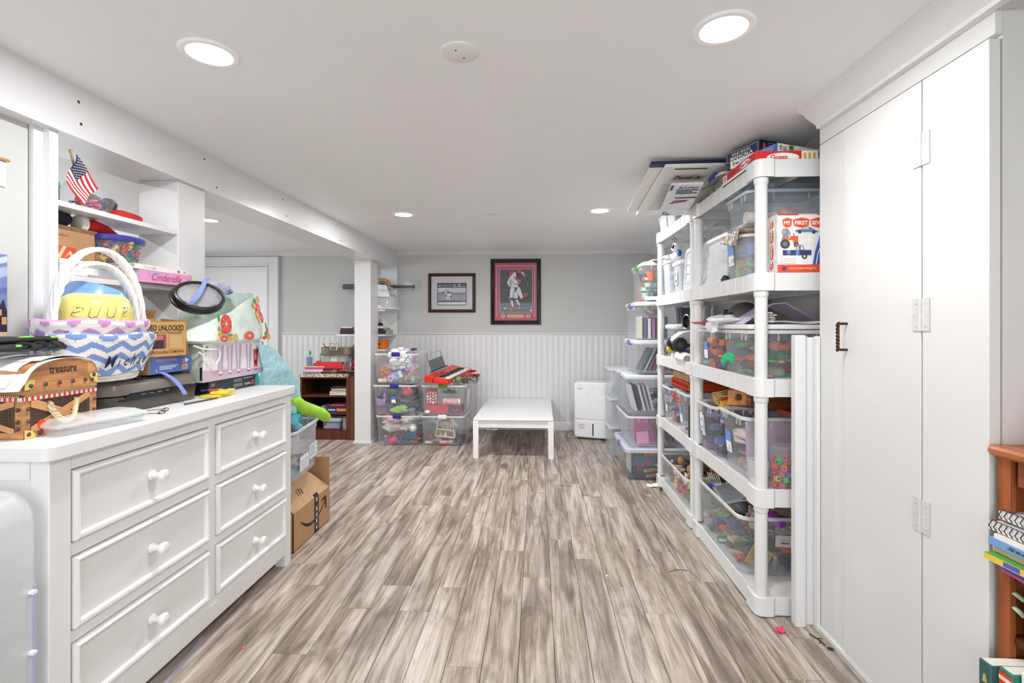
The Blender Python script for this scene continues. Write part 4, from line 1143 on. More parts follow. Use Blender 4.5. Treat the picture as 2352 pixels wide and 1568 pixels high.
def slice_(x, y, r_, c1, c2='#f3d9c8', ry=None): 
    seg = [(c1, disc(x, y, r_, 18, ry))] + [(c2, line2([(x, y), (x + .82 * r_ * math.cos(a), y + .82 * (ry or r_) * math.sin(a))], .0016)) for a in [i * PI / 4 for i in range(8)]] + [(c2, disc(x, y, r_ * .16, 8))]
    return seg
for a in ((.13, .09, .046, '#d8412e'), (.33, .03, .046, '#d8412e', '#f3d9c8', .022), (.10, .02, .03, '#c9392a', '#f0c9a0', .016), (.20, .022, .02, '#d39a3e')):
    fr += slice_(*a)
fr += [('#3f9a4a', disc(.07, .115, .012, 10, .018)), ('#3f9a4a', disc(.155, .036, .02, 10, .007)), ('#d39a3e', disc(.075, .04, .022, 12, .012)), ('#d39a3e', disc(.15, .02, .02, 12, .014)), ('#3f9a4a', disc(.5, .03, .02, 10, .022)), ('#d39a3e', disc(.525, .02, .02, 12, .02)), ('#d8412e', disc(.475, .014, .02, 12, .01))]
decal(t, 'fruit_print', T, fr, .7, lift=.006)
T = frame((.1195, -.29, 0), (0, 1, 0), (-.13, -.12, 1))
fr = []
for a in ((.475, .175, .022, '#d8412e', '#f3d9c8', .03), (.44, .19, .018, '#d39a3e'), (.49, .125, .02, '#d8412e', '#f3d9c8', .03), (.455, .14, .016, '#d39a3e', '#f3e2b8', .024)):
    fr += slice_(*a)
fr += [('#3f9a4a', disc(.455, .215, .014, 10, .016)), ('#d39a3e', disc(.485, .225, .014, 10, .02)), ('#3f9a4a', disc(.52, .08, .01, 10, .02)), ('#d8412e', disc(.525, .055, .012, 10, .02))]
decal(t, 'fruit_print', T, fr, .7, lift=.008)
t = thing('folded_mesh_hamper', 'black folding mesh hamper hoop wrapped in clear film sticking out of the fruit bag', 'hamper', (-1.565, 2.225, 1.415), (0, R(60), R(-28)))
m = MB()
for k, (rr_, zz) in enumerate(((.098, 0), (.102, -.016), (.098, .016))):
    m.tube([(rr_ * .72 * math.cos(a * PI / 18), rr_ * 1.08 * math.sin(a * PI / 18), zz) for a in range(36)], .0085, 8, loop=True)
m.build('hoop', M('#242424', .35), t)
MB().ball((0, 0, 0), (.068, .102, .02), 24).build('mesh_cloth', M('#6d6e72', .3, 'film', amt=.55), t)
MB().ball((.0, 0, .004), (.074, .108, .028), 20).build('film_wrap', FILM, t)
m = MB().sheet(lambda u, v: (.075 * math.cos(u * 2.6 + .2) * 1.0 - .012, -.085 + .15 * u * .8 + .022 * v, .035 + .03 * math.sin(u * 3)), 14, 2)
m.build('strap', M('#8797dd', .6), t, solid=.003)
solo('blue_lining', lump(.05, .06, .03, 21, 14, .3), M('#7f93d8', .6, 'fabric'), 'periwinkle lining cloth bunched at the top of the fruit bag', 'cloth', (-1.64, 2.50, 1.44))
solo('clear_film_bundle', lump(.045, .06, .045, 31, 18, .45), FILM, 'crumpled clear film bundle behind the hoop in the fruit bag', 'plastic wrap', (-1.60, 2.42, 1.412))
# wall pictures at the far left edge
t = thing('hanging_paper', 'white paper hung from a thin wooden dowel at the left edge', 'paper', (-1.788, 1.485, 1.752))
MB().tube([(.008, -.15, .09), (.008, .105, .09)], .005, 8).build('dowel', M('#c79a5e', .5, 'wood'), t)
MB().box(.001, -.15, 0, .003, .1, .082).build('sheet', M('#f4f4f2', .7), t)
t = thing('castle_poster', 'poster of a lit castle under a stormy blue sky at the left edge', 'poster', (-1.788, 1.285, 1.215))
MB().box(0, -.2, 0, .003, .302, .31).build('sheet', M('#8f9cc2', .6), t)
T = frame((.003, -.2, 0), (0, 1, 0), (0, 0, 1))
decal(t, 'poster_print', T, [('#7486b6', rect(0, .12, .502, .31)), ('#a9b5d4', [(.3, .19), (.42, .2), (.502, .24), (.502, .27), (.38, .24)]), ('#c9cfe2', [(.4, .25), (.502, .285), (.502, .305), (.42, .28)]), ('#5d6aa0', [(.36, .16), (.502, .18), (.502, .2), (.4, .19)]), ('#2f2b4a', [(.38, 0), (.502, 0), (.502, .12), (.49, .16), (.47, .12), (.455, .12), (.44, .08), (.38, .05)]), ('#d9a25c', [rect(.465, .105, .485, .125), rect(.46, .07, .475, .09), rect(.485, .075, .5, .1)]), ('#e0b98a', [rect(.39, .0, .45, .04), rect(.46, .02, .502, .05)]), ('#6a3f6a', [rect(.4, .045, .44, .06), rect(.47, .0, .502, .018)])])
# ------------------------------------------------------------------ between dresser and far bookcase
t = thing('shipping_box', 'open brown shipping box with black tape and arrow print by the dresser', 'box', (-1.545, 2.975, 0))
m = MB()
m.box(.171, -.245, 0, .175, .245, .222).box(-.175, -.245, 0, -.171, .245, .222).box(-.175, -.245, 0, .175, -.241, .222).box(-.175, .241, 0, .175, .245, .222).box(-.175, -.245, 0, .175, .245, .004)
m.build('carton', CARD, t)
m = MB().loft([[(.175, -.245, .222), (.175, .245, .222), (.171, .245, .222), (.171, -.245, .222)], [(.06, -.245, .385), (.06, .10, .385), (.056, .10, .383), (.056, -.245, .383)]])
o = m.build('front_flap', M('#c49f77', .75, 'card'), t)
MB().box(-.17, .241, .222, .175, .245, .415).build('end_flap', CARD2, t)
T = face(.35, .49, '+x')
kp = [(.088, .143), (.15, .102), (.227, .082), (.33, .10), (.425, .155)]
arrow = []
for i in range(21):
    q = i / 20 * 4; k = min(int(q), 3); f_ = q - k
    p0, p1, p2, p3 = kp[max(k - 1, 0)], kp[k], kp[k + 1], kp[min(k + 2, 4)]
    arrow.append(tuple(.5 * (2 * p1[c] + (p2[c] - p0[c]) * f_ + (2 * p0[c] - 5 * p1[c] + 4 * p2[c] - p3[c]) * f_ ** 2 + (3 * p1[c] - p0[c] - 3 * p2[c] + p3[c]) * f_ ** 3) for c in (0, 1)))
it = [('#1c1a1a', [line2(arrow[i:i + 2], .006 + .012 * math.sin(PI * min(1, i / 14)) + (.004 if i > 10 else 0))[0] for i in range(20)]), ('#1c1a1a', [(.355, .165), (.385, .182), (.435, .182), (.44, .10), (.425, .10), (.418, .16), (.385, .166)]), ('#151515', rect(.265, .0, .325, .218))]
it += [('#b9b9b9', [rect(.275, y, .315, y + .003) for y in (.05, .085, .13, .16, .19)]), ('#d8d8d8', [disc(.295, y, .011, 10) for y in (.03, .07, .11, .145, .205)]), ('#5a6fc0', rect(.275, .095, .315, .1))]
decal(t, 'arrow_print', T, it)
T = frame((.175, -.245, .222), (0, 1, 0), (-.115, 0, .163))
decal(t, 'flap_print', T, [('#1c1a1a', rect(.265, -.001, .325, .02))])
text(t, '1 7 6', '#3a342e', T, .14, .06, w=.06, h=.045, bold=.03, name='flap_lettering')
bn = tote('storage_bin', 'clear open bin heaped with aqua and lime cloths on top of the shipping box', (-1.58, 2.91, .39), .42, .40, .3, R(4), .9, M('#e6e9f6', .22, 'frost', amt=.2))
bn.rotation_euler = (R(3), 0, R(4))
decal(bn, 'paper_label', frame((.20, .02, .08), (0, 1, 0), (.05, 0, 1)), [('#eeeef2', rect(0, 0, .12, .09)), ('#8f8f9c', [rect(.01, .015 + .014 * i, .1 - .02 * (i % 2), .02 + .014 * i) for i in range(5)]), ('#f3f3f5', rect(-.14, -.03, -.01, .06)), ('#9aa0b0', [rect(-.13, -.02 + .016 * i, -.03, -.015 + .016 * i) for i in range(4)])], lift=.006)
jumble((-1.58, 2.91, .40), .07, .34, .32, .12, 4, 4, 2, ['brick', 'tube', 'box', 'figure', 'star'], ['#c9b48a', '#86c9b0', '#8a4a3a', '#5a3f74', '#6fc04a', '#d8d4cc', '#31425a'], 'small toy in the clear bin on the shipping box', 'toys in the bin on the shipping box', seed=5)
def drape(name, label, pts, mat, loc, cat='cloth', rot=0, thick=.004, nu=14, nv=14, wave=.012, seed=1):
    """cloth hanging between four corner points (top left, top right, bottom left, bottom right) with folds"""
    a, b, c_, d_ = [Vector(p) for p in pts]
    r = random.Random(seed); ph = [r.uniform(0, 6) for _ in range(4)]
    nrm = (b - a).cross(c_ - a).normalized()
    def f(u, v):
        p = a * (1 - u) * (1 - v) + b * u * (1 - v) + c_ * (1 - u) * v + d_ * u * v
        return p + nrm * wave * (math.sin(u * 9 + ph[0] + v * 2) + .6 * math.sin(u * 17 + ph[1]) + .5 * math.sin(v * 8 + ph[2]))
    return solo(name, MB().sheet(f, nu, nv), mat, label, cat, loc, rot, solid=thick)
AQ = M('#92cfd8', .45, 'film', amt=.9)
t = thing('aqua_bag', 'large pale aqua plastic bag standing in the bin beyond the dresser', 'bag', (-1.575, 2.88, .62))
MB().loft([[( .02, -.13, 0), (.12, .02, .0), (.1, .12, .02), (-.08, .1, .0), (-.1, -.1, 0)], [(.07, -.19, .2), (.15, .02, .25), (.13, .10, .22), (-.09, .1, .2), (-.11, -.15, .2)], [(.08, -.23, .42), (.13, -.02, .40), (.12, .06, .36), (-.0, .04, .4), (.06, -.2, .42)], [(.065, -.27, .57), (.08, -.12, .535), (.06, -.08, .52), (-.0, -.1, .54), (.058, -.25, .56)]], a=True, b=True).build('film', M('#a9d9e0', .4, 'film', amt=.93), t, smooth=False)
MB().loft([[(.10, .07, -.02), (.125, .13, .0), (.10, .16, 0), (.06, .12, -.02)], [(.11, .03, .14), (.14, .10, .16), (.11, .12, .17), (.07, .08, .14)], [(.08, .02, .28), (.11, .05, .3), (.09, .07, .3), (.06, .05, .28)]]).build('teal_corner', M('#4aa3b5', .45, 'film', amt=.95), t, sub=1)
t = thing('lime_jacket', 'bright lime jacket sleeve spilling over the bin edge by the dresser', 'jacket', (-1.50, 2.86, .66))
MB().tube([(-.04, -.04, .26), (.01, .03, .20), (.05, .12, .12), (.09, .24, .075), (.10, .30, .05), (.105, .35, .02)], [.03, .058, .062, .05, .05, .042], 14, flat=.75).build('sleeve', M('#a6dc3e', .6, 'fabric'), t)
MB().tube([(.10, .30, .07), (.125, .35, .03), (.11, .39, .01), (.085, .36, .03), (.09, .31, .06)], .013, 8, loop=True).build('cuff_strap', M('#b6e24e', .6, 'fabric'), t)
solo('teal_cloth', lump(.06, .08, .07, 17, 16, .35), M('#4f9fb0', .7, 'fabric'), 'teal cloth bunched at the bin rim under the lime sleeve', 'cloth', (-1.45, 2.88, .62))
solo('patterned_scarf', lump(.05, .05, .05, 19, 14, .35), M('#6b5f78', .8, 'fabric'), 'dark patterned scarf bunched in the bin beside the dresser end', 'scarf', (-1.44, 2.77, .635))

# ------------------------------------------------------------------ brown bookcase past the column
BW1 = M('#5f3018', .4, 'wood', amt=(20, 20, 3)); BWD = M('#3a1d10', .5, 'wood', amt=(20, 20, 3))
bx0, bx1, by0, by1 = -2.66, -2.045, 5.45, 5.86
bc = thing('brown_bookcase', 'dark brown low bookcase with speckled top past the column', 'bookcase', ((bx0 + bx1) / 2, (by0 + by1) / 2, 0))
cx_, cy_ = (bx0 + bx1) / 2, (by0 + by1) / 2
L = lambda x, y: (x - cx_, y - cy_)
def bbox(name, x0, y0, z0, x1, y1, z1, mat, **k):
    MB().box(x0 - cx_, y0 - cy_, z0, x1 - cx_, y1 - cy_, z1).build(name, mat, bc, **k)
bbox('side_panel', bx0, by0 + .01, 0, bx0 + .02, by1, .70, BW1)
bbox('side_panel', bx1 - .02, by0 + .01, 0, bx1, by1, .70, BW1)
bbox('back_panel', bx0 + .02, by1 - .01, 0, bx1 - .02, by1, .70, M('#24140c', .7, 'wood'))
bbox('stile', bx1 - .085, by0, 0, bx1 - .032, by0 + .02, .70, BW1, bevel=.002)
bbox('stile', bx1 - .03, by0 - .004, 0, bx1 + .002, by0 + .02, .715, M('#7a4526', .4, 'wood', amt=(20, 20, 3)), bevel=.003)
for z in (.495, .30, .105):
    bbox('shelf', bx0 + .02, by0 + .012, z - .018, bx1 - .03, by1 - .01, z, BW1)
bbox('kick_board', bx0, by0 + .006, 0, bx1 - .085, by0 + .02, .1, BW1)
bbox('top_rail', bx0, by0, .685, bx1 - .085, by0 + .02, .70, BW1)
def speckle():
    m = M('#8d7a62', .4, 'card', amt=1.0); nt = m.node_tree
    vo = nt.nodes.new('ShaderNodeTexVoronoi'); vo.inputs['Scale'].default_value = 130
    tc = [n for n in nt.nodes if n.type == 'TEX_COORD'][0]
    nt.links.new(tc.outputs['Object'], vo.inputs['Vector'])
    r = nt.nodes.new('ShaderNodeValToRGB')
    for p, c in ((0.0, '#4a3a2c'), (.35, '#8d7a62'), (.7, '#c9b897')):
        e = r.color_ramp.elements.new(p) if p not in (0.0,) else r.color_ramp.elements[0]
        e.color = (*lin(c), 1)
    sx = nt.nodes.new('ShaderNodeSeparateColor'); nt.links.new(vo.outputs['Color'], sx.inputs[0])
    nt.links.new(sx.outputs[0], r.inputs[0])
    b = [n for n in nt.nodes if n.type == 'BSDF_PRINCIPLED'][0]
    nt.links.new(r.outputs[0], b.inputs['Base Color'])
    return m
bbox('top', bx0 - .01, by0 - .012, .70, bx1 - .06, by1, .738, speckle(), bevel=.003)
BT = .739
# inside the bookcase
rk = random.Random(2)
def stack(x, y, z, items, group, rot=0.0, axis='-y'):
    for (lab, w, d, h, col) in items:
        book('book', lab, (x + rk.uniform(-.012, .012), y + rk.uniform(-.005, .01), z), w, d, h, rot + rk.uniform(-.06, .06), col, group=group, spine=axis)
        z += h + .0006
    return z
stack(-2.22, 5.57, .496, [('thick white book at the bottom of the upper pile in the brown bookcase', .24, .2, .022, '#e6e3de'), ('pale grey book second in the upper pile in the brown bookcase', .2, .2, .02, '#c9c9c9'), ('tan book in the middle of the upper pile in the brown bookcase', .19, .19, .016, '#b98a5c'), ('off white book fourth in the upper pile in the brown bookcase', .19, .18, .012, '#ddd8cc'), ('dark green book near the top of the upper pile in the brown bookcase', .2, .18, .014, '#20352a'), ('red and black book topmost in the upper pile in the brown bookcase', .18, .17, .01, '#5a1f28')], 'books on the upper shelf of the brown bookcase')
stack(-2.245, 5.60, .301, [('navy game box with orange arrow print on the middle shelf of the brown bookcase', .25, .2, .05, '#26305e'), ('black magazine on the navy game box in the brown bookcase', .24, .2, .012, '#2a2326'), ('red magazine on the black magazine in the brown bookcase', .22, .19, .01, '#a83040'), ('pink card topmost in the middle pile of the brown bookcase', .17, .17, .008, '#c4587c')], 'books on the middle shelf of the brown bookcase')
gb = [o for o in bpy.data.objects if o.get('label', '').startswith('navy game box')][0]
T = frame((-.125, -.1, 0), (1, 0, 0), (0, 0, 1))
decal(gb, 'box_print', T, [('#e08a3a', [(.12, .01), (.24, .01), (.24, .042), (.15, .038), (.12, .046)]), ('#c9cfe6', rect(.02, .018, .1, .032))])
text(gb, 'Pirouette', '#e6e8f2', T, .02, .015, w=.085, h=.018, name='lettering')
solo('clear_cover', MB().loft([rrect(.12, .2, .02, 0), rrect(.02, .18, .01, .07)]), FROST, 'clear plastic cover leaning at the left of the middle shelf of the brown bookcase', 'cover', (-2.42, 5.58, .301))
t = tote('snap_box', 'clear lidded box with lilac papers on the lowest shelf of the brown bookcase', (-2.31, 5.57, .106), .22, .2, .11, 0, .92, CLEAR, lid='#d9dde2', ribs=False, rcor=.02)
solo('lilac_folder', MB().box(-.085, -.08, 0, .085, .08, .03), M('#9a7fc9', .6), 'lilac folder stack inside the clear lidded box', 'folder', (-2.31, 5.57, .118), bevel=.002)
solo('mint_pouch', MB().loft([rrect(.15, .14, .03, 0), rrect(.16, .15, .03, .02), rrect(.12, .11, .03, .035)]), M('#8fcfb4', .6), 'mint pouch inside the clear lidded box above the lilac folders', 'pouch', (-2.31, 5.57, .15))
bd = MB(); rk2 = random.Random(6)
for i in range(130):
    bd.ball((rk2.uniform(-.03, .03), rk2.uniform(-.03, .03), rk2.uniform(.008, .12)), rk2.uniform(.007, .01), 6, i % 3)
t = thing('bag_of_beads', 'bag packed with brown wooden beads on the lowest shelf of the brown bookcase', 'bag', (-2.155, 5.55, .106))
o = bd.build('bead', [M('#c9a578', .5), M('#7d5a38', .5), M('#e2cfa8', .5)], t); o['kind'] = 'stuff'
MB().loft([rrect(.085, .085, .02, 0), rrect(.09, .09, .02, .06), rrect(.08, .085, .02, .13), rrect(.05, .02, .008, .14)]).build('film', FILM, t)
# on the bookcase top
stack(-2.52, 5.58, BT, [('mauve magazine at the bottom of the pile left of the red box', .2, .24, .02, '#8a6a94'), ('white and red magazine in the pile left of the red box', .22, .24, .014, '#e2d8d6'), ('lilac magazine in the pile left of the red box', .2, .22, .016, '#b9a3c9'), ('red magazine in the pile left of the red box', .22, .22, .016, '#cf2f33'), ('pale tan magazine topmost in the pile left of the red box', .25, .23, .01, '#d8c4ae')], 'magazines on the brown bookcase')
solo('torn_cardboard', MB().prism([(-.05, 0), (.05, 0), (.06, .06), (.035, .075), (.02, .055), (-.005, .06), (-.02, .035), (-.05, .03)], 0, .004, T=Matrix.Rotation(R(80), 4, 'X')), M('#8f5f34', .8, 'card'), 'torn brown cardboard scrap left of the red box', 'cardboard', (-2.51, 5.56, BT + .078))
solo('wood_tray', MB().box(-.16, -.12, 0, .16, .12, .05).box(-.1, -.125, .018, .1, -.12, .032, 1), [M('#2a1b14', .6), M('#a8744a', .6, 'wood')], 'dark wooden tray under the red box', 'tray', (-2.335, 5.60, BT), bevel=.002)
solo('red_box', MB().loft([rrect(.30, .21, .004, 0, 1), rrect(.30, .21, .004, .07, 1), rrect(.285, .2, .004, .072, 1)]), M('#d5262b', .45), 'bright red rectangular box on the brown bookcase', 'box', (-2.34, 5.60, BT + .052), bevel=.0015)
t = thing('organizer_tray', 'frosted organizer tray of bright packets between the red box and the roasting pan', 'tray', (-2.30, 5.61, BT + .126))
MB().loft([rrect(.30, .2, .02, 0), rrect(.33, .22, .02, .075), rrect(.32, .21, .02, .075), rrect(.29, .19, .02, .004)]).build('tray', FROST, t)
for i, (x, c1, c2) in enumerate(((-.09, '#3f9f46', '#3b4a86'), (-.0, '#e9ecea', '#c9cdca'), (.09, '#35b04a', '#a8323a'))):
    solo('packet', MB().box(-.035, -.04, 0, .035, .04, .035).box(-.038, -.03, .035, .038, .03, .06, 1), [M(c1, .5), M(c2, .5)], ('green packet with navy top at the left of the organizer tray', 'white bowl shaped packet in the middle of the organizer tray', 'green packet with red top at the right of the organizer tray')[i], 'packet', (-2.30 + x, 5.56, BT + .131), bevel=.002)
t = thing('roasting_pan', 'old steel roasting pan with upright loop handle on top of the pile', 'pan', (-2.275, 5.59, BT + .203))
MB().loft([rrect(.30, .2, .05, 0), rrect(.33, .23, .06, .008), rrect(.345, .24, .06, .088), rrect(.355, .25, .065, .09), rrect(.335, .23, .06, .09), rrect(.31, .21, .05, .012)]).build('pan_body', M('#a89c88', .35, 'metal'), t)
m = MB().tube([(-.03, -.125, .06), (-.052, -.128, .125), (-.045, -.128, .14), (.045, -.128, .14), (.052, -.128, .125), (.03, -.125, .06)], .0065, 8)
m.loft([[(-.055, -.12, .05), (.055, -.12, .05), (.055, -.12, .072), (-.055, -.12, .072)], [(-.05, -.128, .053), (.05, -.128, .053), (.05, -.128, .069), (-.05, -.128, .069)]])
for x in (-.04, .04): m.ball((x, -.13, .061), .006, 8)
m.build('handle', M('#c2b79f', .3, 'metal'), t)
MB().tube([(-.13, .0, .06), (-.19, .02, .13)], .004, 6).tube([(.13, 0, .06), (.19, .01, .125)], .004, 6).tube([(.14, .02, .06), (.2, .03, .125)], .004, 6).build('rod', M('#262525', .4, 'metal'), t)
for s_, lab, col in ((-1, 'blue grey rounded pot lid edge left of the roasting pan', '#5a6a8a'), (1, 'grey glass pot lid edge right of the roasting pan', '#b4bcc2')):
    solo('pot_lid', MB().lathe([(.0005, .02), (.05, .018), (.085, .006), (.09, 0), (.086, 0), (.05, .012), (.0005, .014)], 28, T=Matrix.Rotation(R(75), 4, 'X')), M(col, .25), lab, 'lid', (-2.30 + s_ * .17, 5.74, BT + .175))
mg = MB()
for i in range(13):
    a = i / 12
    mg.tube([(-.045 + .09 * a, 0, .0 + 0.0), (-.045 + .09 * a, 0, .02 + .12 * math.sin(min(1, .25 + a * .9) * PI / 2))], .0016, 4)
for j in range(14):
    z = .008 + .009 * j
    mg.tube([(-.045 + max(0, (z - .05)) * .5, 0, z), (.045, 0, z)], .0016, 4)
mg.tube([(-.047, 0, 0), (-.04, 0, .06), (-.01, 0, .115), (.047, 0, .145), (.047, 0, 0), (-.047, 0, 0)], .003, 6)
t = thing('wire_mesh_sieve', 'curved wire mesh panel leaning against the red box', 'mesh', (-2.135, 5.475, BT + .035), (R(-8), 0, R(-12)))
mg.build('mesh', M('#a9aaa6', .35, 'metal'), t)
t = thing('toy_tool_case', 'black and red tool case with white round camera behind the column edge', 'tool case', (-2.07, 5.63, BT))
MB().box(-.035, -.08, 0, .06, .08, .135).build('case', M('#202327', .5), t, bevel=.006)
MB().box(-.05, -.083, .05, .04, -.075, .085).box(-.03, -.088, .1, .05, -.078, .14).build('red_panel', M('#d42a2e', .45), t, bevel=.003)
MB().loft([rrect(.06, .09, .02, .137), rrect(.07, .1, .03, .15), rrect(.06, .09, .025, .2)], T=tr(.01, 0, 0)).lathe([(.022, 0), (.022, .01), (.014, .012), (.0005, .012)], 16, T=tr(.015, -.05, .17) @ Matrix.Rotation(PI / 2, 4, 'X')).build('camera', M('#e6dcd9', .4), t)
t = thing('griddle_pan', 'dark griddle with red handle and wooden boards at the front of the bookcase top', 'pan', (-2.13, 5.50, BT))
MB().lathe([(.0005, 0), (.11, 0), (.13, .018), (.126, .02), (.105, .006), (.0005, .006)], 28, T=Matrix.Diagonal((1, .45, 1, 1))).build('griddle', M('#2c3136', .4), t)
MB().tube([(-.085, -.02, .03), (-.04, -.03, .036), (.01, -.03, .034)], [.012, .016, .012], 8, flat=.7).build('handle', M('#e0392f', .4), t)
MB().box(-.01, -.03, .022, .09, .01, .030, T=rotz(.3)).box(.0, .02, .022, .1, .045, .030, T=rotz(.3)).build('board', M('#c99e64', .55, 'wood'), t)
solo('clear_cup', MB().ball((0, 0, .025), (.03, .03, .026), 14), M('#b98f86', .15, 'clear', amt=.4), 'clear domed cup with reddish tint in front of the red box', 'cup', (-2.27, 5.47, BT))
t = thing('green_spoon_cup', 'clear cup with green plastic spoon and notepad left on the bookcase', 'cup', (-2.60, 5.56, BT + .08))
MB().lathe([(.0005, 0), (.03, 0), (.036, .1), (.034, .1), (.028, .004), (.0005, .004)], 16).build('cup', M('#8f98c9', .2, 'clear', amt=.4), t)
MB().tube([(0, 0, .01), (.01, -.01, .12)], .005, 6).ball((.014, -.014, .15), (.016, .008, .03), 10).build('spoon', M('#2fa84a', .4), t)
solo('notepad', MB().box(-.05, -.01, 0, .05, .01, .16), M('#cbbfae', .7, 'card'), 'cream notepad leaning behind the aqua bag on the brown bookcase', 'notepad', (-2.69 + .04, 5.64, BT + .085), (0, R(-35), 0)) if False else None

# ------------------------------------------------------------------ shelves between column and wall
s2 = thing('corner_shelves', 'narrow white shelves between the column and the far wall', 'shelves', (-1.87, 5.835, 0))
MB().box(-.06, .222, 0, .145, .262, BZ).build('back_post', SEMI, s2)
for z, x0 in ((1.735, -.13), (1.462, -.13), (1.178, -.43), (1.005, -.13)):
    MB().box(x0, -.26, z - .02, .14, .08 if z > 1.7 else .22, z).build('shelf', SEMI, s2, bevel=.001)
t = thing('rainbow_stacker', 'wooden rainbow arch toy on the top corner shelf', 'toy', (-1.79, 5.70, 1.736))
for k, c_ in enumerate(('#2b2a6e', '#7f97d8', '#2f7a42', '#e3b45a', '#d2572c')):
    r0, r1 = .024 + .0135 * k - (.024 if k == 0 else 0), .037 + .0135 * k
    pts = [(r1 * math.cos(PI * i / 14), r1 * math.sin(PI * i / 14)) for i in range(15)] + [(max(r0, .001) * math.cos(PI * i / 14), max(r0, .001) * math.sin(PI * i / 14)) for i in range(14, -1, -1)]
    MB().prism(pts, -.018, .018, T=Matrix.Rotation(PI / 2, 4, 'X')).build('arch', M(c_, .5), t, (0, 0, .001))
solo('drawing_sheet', MB().sheet(lambda u, v: (-.05 + .13 * u + .05 * v, -.03 + .01 * u, .012 - .005 * u - .11 * v - .03 * v * v), 4, 8), M('#f0f0f0', .8, 'card'), 'white sheet with pen drawing hanging off the top corner shelf', 'paper', (-1.80, 5.60, 1.735), 0, solid=.001)
o = [q for q in bpy.data.objects if q.name.startswith('drawing_sheet')][0]
decal(o, 'sketch_print', frame((-.02, -.034, -.02), (1, .05, -.03), (-.4, 0, 1)), [('#6a6c80', sum([line2([(.02 + .01 * i, -.06 + .01 * (i % 3)), (.03 + .011 * i, -.035 + .012 * ((i * 2) % 3)), (.04 + .01 * i, -.05)], .0012) for i in range(8)], [])), ('#4a4c66', line2([(.01, -.02), (.05, -.045), (.1, -.05)], .002))], lift=.006)
t = thing('cake_carrier', 'white domed carrier with frosted lid on the middle corner shelf', 'carrier', (-1.80, 5.76, 1.463))
MB().loft([rrect(.32, .34, .1, 0), rrect(.36, .38, .12, .012), rrect(.36, .38, .12, .022), rrect(.3, .32, .1, .024)]).build('base', M('#f6f6f6', .3), t)
MB().loft([rrect(.335, .35, .11, .025, 6), rrect(.33, .345, .11, .09, 6), rrect(.30, .31, .10, .15, 6), rrect(.22, .23, .08, .18, 6)]).build('dome', M('#dde2e4', .2, 'frost', amt=.55), t)
MB().lathe([(.0005, .055), (.045, .05), (.055, .03), (.055, .02)], 20, T=tr(-.02, -.165, 0) @ Matrix.Diagonal((1, .25, 1, 1))).build('latch', M('#fafafa', .3), t)
cb = MB()
cb.tube([(.03 * math.cos(i * .7) + .01 * math.sin(i * 2.1), .04 * math.sin(i * .7), .012 + .004 * (i % 4) + .0006 * i) for i in range(40)], .004, 6)
cb.tube([(-.01, 0, .03), (.0, -.01, .07), (.02, -.01, .09), (.03, 0, .075), (.02, 0, .06), (.0, 0, .03)], .0035, 6)
solo('black_cable', cb, M('#17181a', .4), 'tangled black cable on the book stack on the corner shelves', 'cable', (-1.83, 5.70, 1.262))
bz = 1.179
for i, (lab, w, d, h, c_) in enumerate((('brown album at the bottom of the corner shelf stack', .27, .3, .022, '#3a2c24'), ('dark brown album in the corner shelf stack', .27, .3, .022, '#33302a'), ('black album near the top of the corner shelf stack', .22, .28, .022, '#26282a'), ('thin white book topmost in the corner shelf stack', .2, .27, .012, '#e9e9e7'))):
    book('album', lab, (-1.86 + .004 * (i == 1), 5.74, bz), w, d, h, 0, c_, group='albums on the corner shelf', spine='-y'); bz += h + .0006
bz = 1.179
for i, (lab, w, c_, h) in enumerate((('maroon book at the bottom of the pile left of the column', .17, '#4a241c', .022), ('dark red book in the pile left of the column', .17, '#3f2a22', .022), ('dark teal book in the pile left of the column', .15, '#22333a', .024), ('slim white book topmost in the pile left of the column', .12, '#e4e6e6', .014))):
    book('book', lab, (-2.205, 5.78, bz), w, .22, h, 0, c_, group='books on the shelf left of the column', spine='-y'); bz += h + .0006
t = thing('orange_bucket', 'orange bucket with clear film and round eye sticker on the lowest corner shelf', 'bucket', (-1.805, 5.74, 1.006))
MB().lathe([(.0005, 0), (.06, 0), (.08, .1), (.084, .103), (.077, .1), (.058, .004), (.0005, .004)], 24).build('pail', M('#e2711f', .35), t)
MB().ball((0, 0, .1), (.06, .06, .04), 14).build('film', FILM, t)
MB().lathe([(.0005, .004), (.012, .003), (.013, 0)], 12, T=tr(-.02, -.07, .06) @ Matrix.Rotation(PI / 2, 4, 'X')).build('eye_sticker', M('#2b2b2b', .4), t)
# bat in acrylic case
t = thing('bat_display_case', 'clear acrylic wall case holding a dark baseball bat', 'display case', (-1.91, 5.985, 1.712))
MB().loft([rrect(.97, .13, .003, 0, 1), rrect(.97, .13, .003, .118, 1)]).build('acrylic_box', M('#eef2f2', .06, 'glass', amt=.09), t)
m = MB()
for z in (.0, .118):
    m.tube([(-.485, -.065, z), (.485, -.065, z)], .0025, 4)
for x in (-.485, .485): m.tube([(x, -.065, 0), (x, -.065, .118)], .0025, 4)
m.build('polished_edge', M('#d5dadb', .15, 'glass', amt=.5), t)
solo('baseball_bat', MB().tube([(-.465, 0, 0), (-.455, 0, 0), (-.15, 0, 0), (.05, 0, 0), (.30, 0, 0), (.40, 0, 0), (.41, 0, 0), (.425, 0, 0)], [.022, .033, .033, .026, .0155, .0155, .024, .022], 16).tube([(.02, 0, 0), (.33, 0, 0)], [.0265, .0165], 16, 1), [M('#22333d', .3), M('#161a22', .4)], 'dark baseball bat lying in the acrylic wall case', 'bat', (-1.915, 5.985, 1.752))

